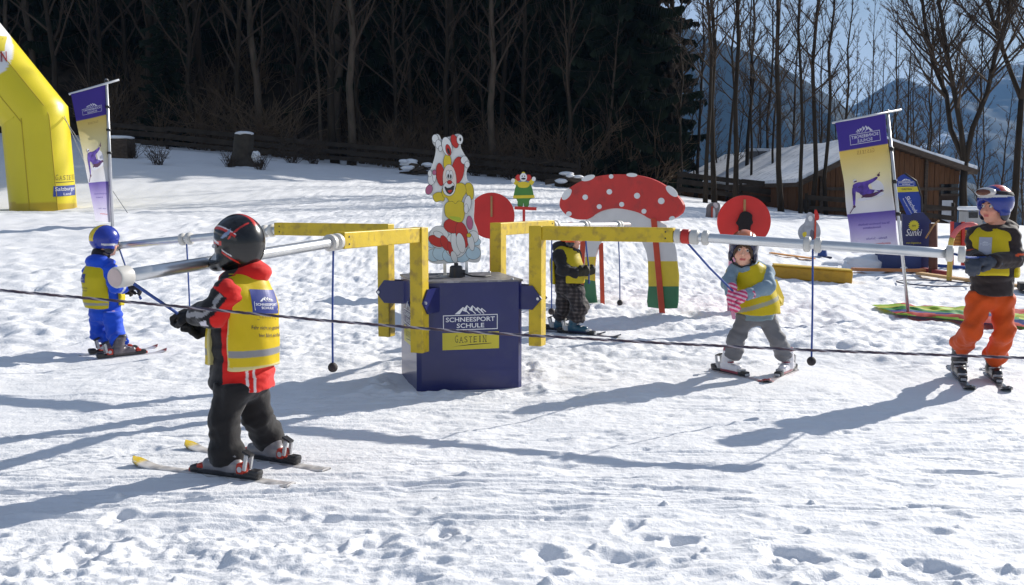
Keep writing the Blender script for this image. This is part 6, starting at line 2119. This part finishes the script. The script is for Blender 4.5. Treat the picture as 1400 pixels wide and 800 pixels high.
    def hf(p):
        q = (p - A(H['c'])) @ H['R']
        d = ell(q, (0, -.008, .022), (.114, .128, .122))
        d = smin(d, cap(q, (0, -.025, -.035), (0, .015, -.055), .092, .085), .05)
        bar = cap(q * np.array([.92, 1, 1], np.float32), (-.052, .085, -.092), (.052, .085, -.092), .036)
        bar = smin(bar, cap(q, (-.075, .02, -.080), (-.05, .095, -.092), .036, .034), .02)
        bar = smin(bar, cap(q, (.075, .02, -.080), (.05, .095, -.092), .036, .034), .02)
        d = smin(d, bar, .025)
        op = rbox(q, (0, .150, .005), (.098, .080, .044), r=.02)
        d = smax(d, -op, .010)
        d = smax(d, -(q[:, 2] + .128 + .25 * q[:, 1]), .012)
        d = d - .004 * np.exp(-((q[:, 2] - .058 - .25 * (q[:, 1])) / .010) ** 2) * (q[:, 1] > -.08)
        d = d - .005 * np.exp(-((q[:, 2] - .125) / .03) ** 2 - (q[:, 0] / .022) ** 2)
        return d
    def hcol(V):
        q = (V - A(H['c'])) @ H['R']
        c = np.tile(lin(12, 11, 13), (len(V), 1)).astype(np.float32)
        y, z = q[:, 1], q[:, 2]
        side = np.abs(q[:, 0]) > .03
        RD, WH, GB = lin(196, 44, 34), lin(220, 214, 214), lin(122, 138, 168)
        l1 = z - (.072 + .20 * (y + .02) - 2.6 * (y - .01) ** 2)
        paint(c, side & (np.abs(l1) < .0065) & (y > -.075), RD)
        paint(c, side & (np.abs(l1 - .0085) < .0025) & (y > -.075), WH)
        paint(c, side & (np.abs(z - .062 + 1.3 * (y + .065)) < .006) & (y < -.02) & (z > .03) , RD)
        paint(c, side & (z > .030 + .5 * np.abs(y + .005)) & (z < .058 - .9 * (y + .02)) & (y < .02) & (y > -.045), GB)
        paint(c, side & (z > .030 ) & (z < .060) & (np.abs(y - .072 - (z - .04) * .4) < .012), GB)
        paint(c, side & (np.abs(z - .008 - .10 * y) < .010) & (y > .0) & (y < .112), RD)
        paint(c, side & (np.abs(z - .012 - .42 * (y - .03)) < .006) & (y > .02) & (y < .075), WH)
        paint(c, side & (z < -.035) & (z > -.072) & (y > .045 + (z + .06) * .3) & (y < .088), lin(165, 165, 166))
        paint(c, side & (np.abs(z + .055 - .7 * (y + .03)) < .006) & (y < .005) & (y > -.07), RD)
        paint(c, side & (np.abs(z + .040 - .6 * (y + .03)) < .0035) & (y < .0) & (y > -.05), WH)
        paint(c, (np.abs(q[:, 0]) < .012) & (z > .09), RD)
        return c
    c_ = A(H['c'])
    he = sdf_mesh(hf, c_ - .19, c_ + .19, .0042, 'helmet', K.root, SHELL, hcol)
    sdf_mesh(lambda p: smax(ell((p - A(H['c'])) @ H['R'], (0, .002, .015), (.106, .118, .10)), np.abs(((p - A(H['c'])) @ H['R'])[:, 2] - .008) - .05, .004), c_ - .15, c_ + .15, .006, 'visor', he, GOG)
    w = lambda x, y, z: Vector((c_ + H['R'] @ np.array([x, y, z], np.float32)).tolist())
    for s in (-1, 1): MB().tube([w(s * .105, .045, -.005), w(s * .118, .045, -.005)], .010, 12).build('visor_screw', BINDW, he)
    # cord from the end of the arm into the fist
    t = a[2] + Vector((-.085, .045, -.012))
    q = on_pipe('A', 3.30) - Vector((0, 0, .045))
    held([q + Vector((0, 0, .02)), q.lerp(t, .35) + Vector((0, 0, .012)), q.lerp(t, .7) + Vector((0, 0, .006)), t, t + (t - q).normalized() * .06], 'blue pull cord from the near arm end into the black glove')
child_front()

# ---------------------------------------------------------------- 2: small child in blue suit
def child_blue():
    Y = 8.75
    d = Vector((.76, .65, 0))
    colf = lambda t, y: lin(130, 40, 44) if t > .93 else lin(206, 204, 210)
    p1, p2 = P(150, 490, 8.55), P(168, 489, 8.80)
    s1, so1, _ = ski((p1.x - .02, 8.83), d, .66, .064, 'short white ski under the child in blue suit, on the side of the banner', colf, bc=-.03)
    s2, so2, _ = ski((p1.x + .12, 8.64), d, .66, .064, 'short white ski under the child in blue suit, the one nearer the black helmet', colf, bc=-.03)
    K = Kid((150, 488), Y, 'small child in bright blue suit, yellow vest and blue-yellow helmet seen from behind')
    J = K.J
    a1, a2 = so1 + Vector((-.03, -.02, .11)), so2 + Vector((-.03, -.02, .11))
    D = {'pelvis': J(144, 424, 0), 'chest': J(138, 378, 0), 'neck': J(141, 352, .02),
         'legs': [[J(136, 432, .06), J(135, 455, .09), a1], [J(153, 432, -.06), J(158, 456, -.06), a2]],
         'arms': [[J(124, 371, .09), J(137, 394, .22), J(160, 398, .22)], [J(151, 371, -.08), J(157, 389, -.13), J(169, 394, -.05)]],
         'head': headframe(J(144, 332, .02), (.78, .62, -.05), .98)}
    body(K, D)
    BL = lin(22, 74, 196)
    cb = flat(BL)
    lo, hi = K.bounds([q for l in D['legs'] for q in l] + [D['pelvis']], .16)
    sdf_mesh(legs_f(D, [.078, .066, .068], .01, 21, .006, .080, .0), lo, hi, .0085, 'trousers', K.root, CLOTH, cb)
    torso = [J(145, 436, 0), J(142, 404, 0), J(139, 380, 0), J(139, 366, .01)]
    trad = [.125, .128, .128, .10]
    hood = [(J(133, 357, -.06), (.098, .085, .055)), (J(141, 360, .0), (.10, .09, .045))]
    jf = jacket_f(D, torso, trad, [.060, .060, .050], J(142, 438).z, 22, .006, hood)
    lo, hi = K.bounds(torso + [q for a in D['arms'] for q in a], .18)
    def jc(V):
        c = np.tile(BL, (len(V), 1)).astype(np.float32)
        for a in D['arms']:
            t = seg_t(V, a[1], a[2])
            paint(c, (cap(V, a[1], a[2], .055) < .02) & (t > .55) & (t < .75), lin(206, 208, 214))
        return c
    sdf_mesh(jf, lo, hi, .0075, 'jacket', K.root, CLOTH, jc)
    fw = Vector((.72, .69, 0))
    vf = vest_f(torso, trad, .014, fw, J(141, 395), J(140, 419).z, J(140, 373).z, -.02, .075, J(142, 350, .02), (.085, .085, .06), seed=5, flare=.012, top=(J(128, 373, .06), J(147, 373, -.05), .06))
    def vc(V):
        c = np.tile(lin(214, 194, 10), (len(V), 1)).astype(np.float32)
        s = (V - A(J(141, 395))) @ A(fw)
        paint(c, (V[:, 2] < J(140, 412).z) & (V[:, 2] > J(140, 416).z) & (s < -.03), lin(160, 160, 150))
        return c
    lo, hi = K.bounds(torso, .19); lo[2] = J(140, 424).z; hi[2] = J(140, 352).z
    v = sdf_mesh(vf, lo, hi, .0075, 'vest', K.root, NYLON, vc)
    n = Vector((-.45, -.89, 0)); rt = Vector((.89, -.45, 0))
    vest_print(vf, v, J(126, 379) + n * .25, rt, Vector((0, 0, 1)), -n, .105)
    g = flat(lin(40, 38, 42))
    for a, sd in zip(D['arms'], (-1, 1)):
        w = Vector(a[2])
        sdf_mesh(lambda p: hand_sdf(p, w + Vector((.02, .005, 0)), Vector((.93, .2, .05)), Vector((.1, -.2, -1)) if sd > 0 else Vector((0, -1, -.3)), sd, .92, .004, .8), A(w) - .14, A(w) + .15, .0055, 'glove', K.root, GLOVEM, g)
    for so in (so1, so2): mk_boot(bootframe(so, d, .74), K.root, lin(92, 84, 90), lin(52, 46, 50))
    H = D['head']
    def hc(V):
        q = (V - A(H['c'])) @ H['R']
        c = np.tile(lin(28, 50, 150), (len(V), 1)).astype(np.float32)
        paint(c, (np.abs(q[:, 0] + .012 + .25 * (q[:, 1])) < .034) & (q[:, 2] > .01) & (q[:, 1] < .04), lin(220, 190, 20))
        paint(c, (q[:, 2] < -.004) & (q[:, 2] > -.02) & (q[:, 1] > -.06), lin(190, 190, 196))
        paint(c, (q[:, 2] < -.045), lin(24, 24, 34))
        return c
    c_ = A(H['c'])
    he = sdf_mesh(helmet_f(H), c_ - .18, c_ + .18, .0055, 'helmet', K.root, SHELL, hc)
    gg = lambda p: smax(ell((p - c_) @ H['R'] / H['s'], (0, .02, .005), (.088, .092, .05)), -ell((p - c_) @ H['R'] / H['s'], (0, .0, .005), (.075, .088, .06)), .004)
    sdf_mesh(lambda p: smax(gg(p), -((p - c_) @ H['R'])[:, 1] + .05, .004), c_ - .14, c_ + .14, .005, 'goggles', he, GOG)
    eyes(H, K.root)
    # scarf ring under the helmet, towards the hood
    sdf_mesh(lambda p: ell(p, D['neck'] + Vector((-.012, -.012, .03)), (.080, .080, .062)) - folds(p, .004, 40, 9), A(D['neck']) - .12, A(D['neck']) + .14, .007, 'neck_warmer', K.root, CLOTH, flat(lin(30, 28, 40)))
    t = D['arms'][1][2] + Vector((.10, .03, -.02))
    q = on_pipe('C', 3.22) - Vector((0, 0, .045))
    held([q + Vector((0, 0, .02)), q.lerp(t, .5) + Vector((0, 0, -.03)), t, t + Vector((.02, 0, -.05))], 'blue pull cord from the far left arm end to the child in blue suit')
child_blue()

# ---------------------------------------------------------------- 3: child in black plaid suit behind the carousel
def child_plaid():
    Y = 10.15
    d = Vector((.86, -.51, 0))
    colf = lambda t, y: lin(120, 124, 136) if y > 0 else lin(70, 74, 92)
    c1, c2 = P(786, 457, 10.28), P(800, 461, 10.05)
    s1, so1, _ = ski((c1.x - .06, 10.28), d, .80, .062, 'grey ski behind the blue box, farther one under the child in plaid suit', colf, bcol=1, bc=-.05)
    s2, so2, _ = ski((c2.x - .02, 10.05), d, .80, .062, 'grey ski behind the blue box, nearer one under the child in plaid suit', colf, bcol=1, bc=-.05)
    K = Kid((782, 458), Y, 'child in dark plaid ski suit and orange helmet standing behind the yellow beam')
    J = K.J
    D = {'pelvis': J(778, 392, 0), 'chest': J(775, 355, 0), 'neck': J(778, 338, 0),
         'legs': [[J(773, 398, .08), J(772, 420, .09), so1 + Vector((-.03, 0, .13))], [J(785, 398, -.08), J(793, 420, -.09), so2 + Vector((-.03, 0, .13))]],
         'arms': [[J(765, 350, -.09), J(770, 369, -.15), J(787, 373, -.12)], [J(785, 349, .08), J(790, 368, .06), J(795, 372, -.02)]],
         'head': headframe(J(781, 325, 0), (.96, -.2, -.08), .98)}
    body(K, D)
    def plaid(V):
        u, w = V[:, 0] * .8 + V[:, 1] * .6, V[:, 2]
        a, b = np.sin(u * 170) > .35, np.sin(w * 170) > .35
        c = np.tile(lin(36, 32, 34), (len(V), 1)).astype(np.float32)
        c[a ^ b] = lin(58, 52, 52); c[a & b] = lin(92, 84, 83)
        return c
    lo, hi = K.bounds([q for l in D['legs'] for q in l] + [D['pelvis']], .16)
    sdf_mesh(legs_f(D, [.090, .078, .076], .01, 31, .008, .09, .02), lo, hi, .0085, 'trousers', K.root, CLOTH, plaid)
    torso = [J(777, 399, 0), J(776, 376, 0), J(774, 358, 0), J(775, 348, 0)]
    trad = [.130, .128, .128, .10]
    hood = [(J(766, 338, .03), (.085, .085, .06)), (J(777, 343, 0), (.095, .09, .045))]
    lo, hi = K.bounds(torso + [q for a in D['arms'] for q in a], .18)
    def jc(V):
        c = plaid(V); paint(c, V[:, 2] > J(775, 380).z, lin(30, 28, 31)); return c
    sdf_mesh(jacket_f(D, torso, trad, [.062, .062, .056], J(776, 400).z, 33, .007, hood), lo, hi, .008, 'jacket', K.root, CLOTH, jc)
    fw = Vector((.9, -.43, 0))
    vf = vest_f(torso, trad, .013, fw, J(776, 370), J(776, 387).z, J(776, 351).z, -.085, .045, J(778, 336), (.085, .085, .06), seed=7, top=(J(768, 351, -.06), J(781, 351, .05), .06))
    lo, hi = K.bounds(torso, .19); lo[2] = J(776, 392).z; hi[2] = J(776, 334).z
    sdf_mesh(vf, lo, hi, .0085, 'vest', K.root, NYLON, flat(lin(206, 184, 20)))
    for a, sd in zip(D['arms'], (1, -1)):
        w = Vector(a[2])
        sdf_mesh(lambda p: hand_sdf(p, w + Vector((.015, 0, 0)), Vector((.95, -.05, .1)), Vector((.2, .5, .3)), sd, .98, .006, .95), A(w) - .15, A(w) + .16, .006, 'glove', K.root, GLOVEM, flat(lin(46, 44, 34)))
    for so in (so1, so2): mk_boot(bootframe(so, d, .80), K.root, lin(20, 74, 96), lin(24, 26, 62))
    H = D['head']; c_ = A(H['c'])
    def hc(V):
        q = (V - c_) @ H['R']
        c = np.tile(lin(230, 92, 16), (len(V), 1)).astype(np.float32)
        paint(c, q[:, 2] < -.04, lin(28, 26, 30)); return c
    he = sdf_mesh(helmet_f(H), c_ - .18, c_ + .18, .007, 'helmet', K.root, SHELL, hc)
    eyes(H, K.root)
    t = D['arms'][1][2] + Vector((.07, -.03, .01)); q = on_pipe('D', 2.35) - Vector((0, 0, .04))
    held([q + Vector((0, 0, .02)), q.lerp(t, .5), t + Vector((0, 0, .02)), t - Vector((0, 0, .09))], 'blue pull cord gripped by the child in plaid suit')
child_plaid()

# ---------------------------------------------------------------- 4: girl in light blue jacket
def child_girl():
    Y = 7.85
    colf = lambda t, y: lin(150, 30, 36) if t > .87 else (lin(60, 52, 58) if abs(y) < .4 else lin(168, 160, 162))
    cl, cr = P(1003, 512, 7.85), P(1070, 514, 7.85)
    s1, so1, d1 = ski((1.705, 7.80), (.46, -.89), .66, .064, 'ski with dark red tip under the girl, on the side of the mushroom gate', colf, bcol=1, bc=-.09)
    s2, so2, d2 = ski((2.01, 7.79), (-.55, -.84), .66, .064, 'ski with dark red tip under the girl, on the side of the hanging ball', colf, bcol=1, bc=-.10)
    K = Kid((1036, 512), Y, 'girl in light blue jacket, yellow vest and striped pink mittens skiing in a snowplough')
    J = K.J
    D = {'pelvis': J(1034, 428, 0), 'chest': J(1029, 388, -.02), 'neck': J(1019, 362, -.03), 'bres': .0055,
         'legs': [[J(1021, 433, 0), J(1006, 464, -.03), so1 + Vector((.015, .02, .15))], [J(1047, 433, 0), J(1062, 464, -.03), so2 + Vector((-.015, .02, .15))]],
         'arms': [[J(1003, 372, .0), J(995, 388, -.10), J(1000, 399, -.20)], [J(1049, 373, -.03), J(1050, 393, -.14), J(1021, 402, -.22)]],
         'head': headframe(J(1016.5, 342, -.04), (-.22, -.97, -.10), 1.0, (.10, 0, 1))}
    body(K, D, lin(232, 178, 152))
    lo, hi = K.bounds([q for l in D['legs'] for q in l] + [D['pelvis']], .15)
    sdf_mesh(legs_f(D, [.072, .056, .062], .03, 41, .006, .076, .0), lo, hi, .0075, 'trousers', K.root, CLOTH, flat(lin(112, 112, 116)))
    torso = [J(1035, 435, 0), J(1034, 412, 0), J(1030, 388, -.01), J(1024, 372, -.02)]
    trad = [.134, .122, .116, .085]
    hood = [(J(1026, 364, .04), (.11, .085, .05)), (J(1021, 366, -.02), (.105, .09, .040))]
    LB = lin(126, 148, 164)
    lo, hi = K.bounds(torso + [q for a in D['arms'] for q in a], .19)
    def jc(V):
        c = np.tile(LB, (len(V), 1)).astype(np.float32)
        paint(c, V[:, 2] < J(1034, 431).z, lin(120, 140, 150)); return c
    jf = jacket_f(D, torso, trad, [.052, .050, .044], J(1034, 437).z, 43, .007, hood)
    sdf_mesh(jf, lo, hi, .0065, 'jacket', K.root, CLOTH, jc)
    fw = Vector((-.22, -.97, 0))
    vf = vest_f(torso, trad, .016, fw, J(1032, 400), J(1032, 428).z, J(1032, 376).z, -.03, .022, J(1019, 357, -.03), (.095, .085, .065), seed=9, flare=.035, top=(J(1006, 374, .02), J(1043, 376, -.01), .056))
    def vc(V):
        c = np.tile(lin(222, 196, 14), (len(V), 1)).astype(np.float32)
        x = (V[:, 0] - J(1035, 400).x)
        b = J(1035, 414).z + x * .32
        paint(c, (np.abs(V[:, 2] - b) < .016) & (V[:, 1] < Y), lin(176, 174, 150)); return c
    lo, hi = K.bounds(torso, .21); lo[2] = J(1032, 433).z; hi[2] = J(1032, 358).z
    sdf_mesh(vf, lo, hi, .0065, 'vest', K.root, NYLON, vc)
    fl = J(1068, 407, .0)
    m = MB(); g0 = [J(1050, 385, -.03), J(1062, 382, .06), J(1072, 407, .08), J(1071, 417, .02), J(1055, 424, -.06)]
    m.add([tuple(q + Vector((0, -.006, 0))) for q in g0] + [tuple(q + Vector((0, .006, 0))) for q in g0], [(0, 1, 2, 3, 4), (9, 8, 7, 6, 5)] + [(i, 5 + i, 5 + (i + 1) % 5, (i + 1) % 5) for i in range(5)]).build('vest_flap', mat('vest_yellow', (.74, .55, .006), rough=.55, var=.08, transl=.2), K.root)
    def mit(V):
        k = np.sin((V @ A(Vector((.35, .1, .93)))) * 210)
        c = np.tile(lin(230, 190, 204), (len(V), 1)).astype(np.float32)
        c[k > -.15] = lin(208, 66, 112); return c
    for a, sd, cd in zip(D['arms'], (-1, 1), (Vector((.8, -.3, -.2)), Vector((-.2, .3, -1)))):
        w = Vector(a[2])
        fd = Vector((-.15, -.25, -.95)) if sd < 0 else Vector((-.95, -.15, -.1))
        sdf_mesh(lambda p: hand_sdf(p, w + fd * .015, fd, cd, sd, 1.0, .006, .9), A(w) - .16, A(w) + .16, .005, 'mitten', K.root, GLOVEM, mit)
    st_ = J(1000, 412, -.22)
    MB().bar(st_, st_ + Vector((.02, .0, -.13)), .05, .02, bev=.006).build('mitten_strap', mat('pink_knit', (.6, .26, .38), rough=.8), K.root)
    for so, dd in ((so1, d1), (so2, d2)): mk_boot(bootframe(so, dd, .80), K.root, lin(220, 218, 222), lin(150, 60, 74))
    H = D['head']; c_ = A(H['c'])
    def hc(V):
        q = (V - c_) @ H['R']
        c = np.tile(lin(24, 30, 66), (len(V), 1)).astype(np.float32)
        paint(c, (q[:, 2] > .075), lin(168, 92, 60))
        paint(c, (q[:, 2] > .10) & (np.abs(q[:, 0]) < .05), lin(206, 120, 80))
        paint(c, q[:, 2] < -.05, lin(30, 28, 40)); return c
    he = sdf_mesh(helmet_f(H, hole=(.088, .10, .100)), c_ - .18, c_ + .18, .0055, 'helmet', K.root, SHELL, hc)
    # fringe and side hair under the rim
    def hair(p):
        q = (p - c_) @ H['R']
        d = ell(q, (0, .004, .012), (.092, .104, .100))
        d = smax(d, -ell(q, (0, .11, -.040), (.062, .07, .090)), .008)
        d = smax(d, -(q[:, 2] + .085), .01)
        d = smax(d, q[:, 2] - .075, .01)
        return d - .003 * np.sin(q[:, 0] * 260 + 2 * np.sin(q[:, 2] * 50)) - .002
    sdf_mesh(hair, c_ - .14, c_ + .14, .005, 'hair', K.root, HAIRM)
    eyes(H, K.root)
    MB().tube([Vector((c_ + H['R'] @ np.array(q)).tolist()) for q in ((-.085, .02, -.06), (-.06, .055, -.10), (0, .072, -.118), (.06, .055, -.10), (.085, .02, -.06))], .007, 6).build('chin_strap', BLACK, K.root, True)
    t = J(1000, 396, -.25); q = on_pipe('B', 1.68) - Vector((0, 0, .05))
    held([q + Vector((0, 0, .02)), q.lerp(t, .5), t, t + (t - q).normalized() * .10], 'blue pull cord slanting from the red collar to the pink striped mittens')
child_girl()

# ---------------------------------------------------------------- 5: boy in orange trousers
def child_boy():
    Y = 7.45
    colf = lambda t, y: lin(38, 38, 42) if abs(y) < .8 else lin(60, 60, 66)
    s1, so1, d1 = ski((3.30, 7.66), (-.26, -.965), 1.0, .068, 'black ski under the boy in orange trousers, on the side of the girl', colf, bcol=1, bc=-.02)
    s2, so2, d2 = ski((3.53, 7.60), (-.26, -.965), 1.0, .068, 'black ski under the boy in orange trousers, outer one of the pair', colf, bcol=1, bc=-.02)
    K = Kid((1350, 524), Y, 'boy in orange ski trousers, dark jacket, yellow vest and blue helmet with goggles')
    J = K.J
    D = {'pelvis': J(1352, 404, .05), 'chest': J(1357, 345, .03), 'neck': J(1361, 309, .02), 'bres': .0055,
         'legs': [[J(1338, 412, .05), J(1329, 452, .0), Vector((so1.x, so1.y, so1.z)) + Vector((.01, .02, .235))], [J(1370, 412, .05), J(1373, 455, -.02), Vector((so2.x, so2.y, so2.z)) + Vector((.0, .02, .155))]],
         'arms': [[J(1335, 324, .10), J(1331, 352, .04), J(1337, 357, -.12)], [J(1382, 324, -.04), J(1386, 354, -.06), J(1358, 358, -.17)]],
         'head': headframe(J(1360, 283, .0), (-.90, -.42, -.06), 1.02)}
    body(K, D, lin(214, 152, 128))
    OR = lin(205, 78, 20)
    lo, hi = K.bounds([q for l in D['legs'] for q in l] + [D['pelvis']], .17)
    def tc(V):
        c = np.tile(OR, (len(V), 1)).astype(np.float32)
        return c
    sdf_mesh(legs_f(D, [.082, .068, .076], .015, 51, .008, .088, .03), lo, hi, .0085, 'trousers', K.root, CLOTH, tc)
    torso = [J(1355, 401, .05), J(1357, 370, .04), J(1358, 342, .03), J(1359, 324, .02)]
    trad = [.142, .138, .132, .10]
    hood = [(J(1372, 312, .05), (.10, .09, .065)), (J(1361, 315, .02), (.105, .095, .05))]
    DK = lin(46, 36, 36)
    lo, hi = K.bounds(torso + [q for a in D['arms'] for q in a], .20)
    def jc(V):
        c = np.tile(DK, (len(V), 1)).astype(np.float32)
        for a in D['arms']:
            t = seg_t(V, a[0], a[1])
            paint(c, (cap(V, a[0], a[1], .07) < .02) & (np.abs(t - .86) < .05), lin(190, 70, 24))
        return c
    sdf_mesh(jacket_f(D, torso, trad, [.068, .068, .058], J(1356, 403).z, 53, .008, hood), lo, hi, .0075, 'jacket', K.root, CLOTH, jc)
    fw = Vector((-.80, -.60, 0))
    vf = vest_f(torso, trad, .014, fw, J(1357, 360), J(1357, 377).z, J(1357, 329).z, -.05, .020, J(1361, 308, .02), (.105, .10, .07), seed=12, flare=.012, top=(J(1340, 328, .06), J(1378, 328, -.02), .066))
    def vc(V):
        c = np.tile(lin(216, 188, 14), (len(V), 1)).astype(np.float32)
        paint(c, (V[:, 2] < J(1357, 372).z) & (V[:, 2] > J(1357, 376).z), lin(230, 206, 30)); return c
    lo, hi = K.bounds(torso, .20); lo[2] = J(1357, 383).z; hi[2] = J(1357, 305).z
    v = sdf_mesh(vf, lo, hi, .0075, 'vest', K.root, NYLON, vc)
    n = Vector((-.45, -.89, 0))
    o = J(1345, 338, -.25)
    m = MB(); vs, fs = dense_rect(.085, .12); pl = plane(o, Vector((.95, -.3, 0)), Vector((0, 0, 1))); m.add([pl(a, b) for a, b in vs], fs); wrap(m, vf, -n, .003).build('badge', mat('pale_badge', (.36, .36, .42), rough=.4, var=.1), v, fix=False)
    m = MB(); ski_school_logo(m, lambda a, b, t=0: pl(a, b), 0, .0, .07); wrap(m, vf, -n, .0044).build('lettering', LETW, v, fix=False)
    g = flat(lin(74, 78, 88))
    for a, sd, fd, cd in zip(D['arms'], (-1, 1), (Vector((-.55, -.8, -.1)), Vector((-.97, -.15, .05))), (Vector((-.3, -.2, -1)), Vector((-.1, .3, -1)))):
        w = Vector(a[2])
        sdf_mesh(lambda p: hand_sdf(p, w + fd * .02, fd, cd, sd, 1.08, .005, .8), A(w) - .17, A(w) + .17, .0055, 'glove', K.root, GLOVEM, g)
    for so, dd in ((so1, d1), (so2, d2)):
        o_ = mk_boot(bootframe(so, dd, .95), K.root, lin(30, 30, 34), lin(70, 70, 76))
    H = D['head']; c_ = A(H['c'])
    def hc(V):
        q = (V - c_) @ H['R']
        c = np.tile(lin(24, 44, 128), (len(V), 1)).astype(np.float32)
        paint(c, (q[:, 2] > .085) & (q[:, 1] < .03), lin(186, 44, 34))
        paint(c, (np.abs(q[:, 2] - .08) < .008), lin(210, 205, 200))
        paint(c, q[:, 2] < -.055, lin(24, 26, 48)); return c
    he = sdf_mesh(helmet_f(H, (.112, .132, .118)), c_ - .19, c_ + .19, .0055, 'helmet', K.root, SHELL, hc)
    q_ = lambda p: (p - c_) @ H['R'] / H['s']
    def gog(p):
        q = q_(p)
        return smax(ell(q, (0, .085, .105), (.078, .045, .034)), -ell(q, (0, -.008, .035), (.110, .130, .115)), .004)
    def gogc(V):
        q = q_(V); c = np.tile(lin(196, 190, 186), (len(V), 1)).astype(np.float32)
        paint(c, (((q[:, 0] / .062) ** 2 + ((q[:, 2] - .108) / .022) ** 2) < 1) & (q[:, 1] > .085), lin(96, 48, 26)); return c
    gg = sdf_mesh(gog, c_ - .2, c_ + .22, .0045, 'goggles', he, SHELL, gogc)
    sdf_mesh(lambda p: smax(ell(q_(p), (0, -.008, .035), (.1165, .1365, .1225)), np.abs(q_(p)[:, 2] - .095 - .12 * q_(p)[:, 1]) - .014, .003), c_ - .2, c_ + .22, .0055, 'goggle_strap', he, CLOTH, flat(lin(40, 36, 40)))
    eyes(H, K.root)
    t = J(1338, 352, -.16); q = on_pipe('B', 3.36)
    held([q + Vector((-.03, 0, .0)), q.lerp(t, .4) + Vector((0, 0, -.012)), t, t + Vector((.07, -.01, .0))], 'blue pull cord from the right arm end into the grey gloves of the boy')
child_boy()
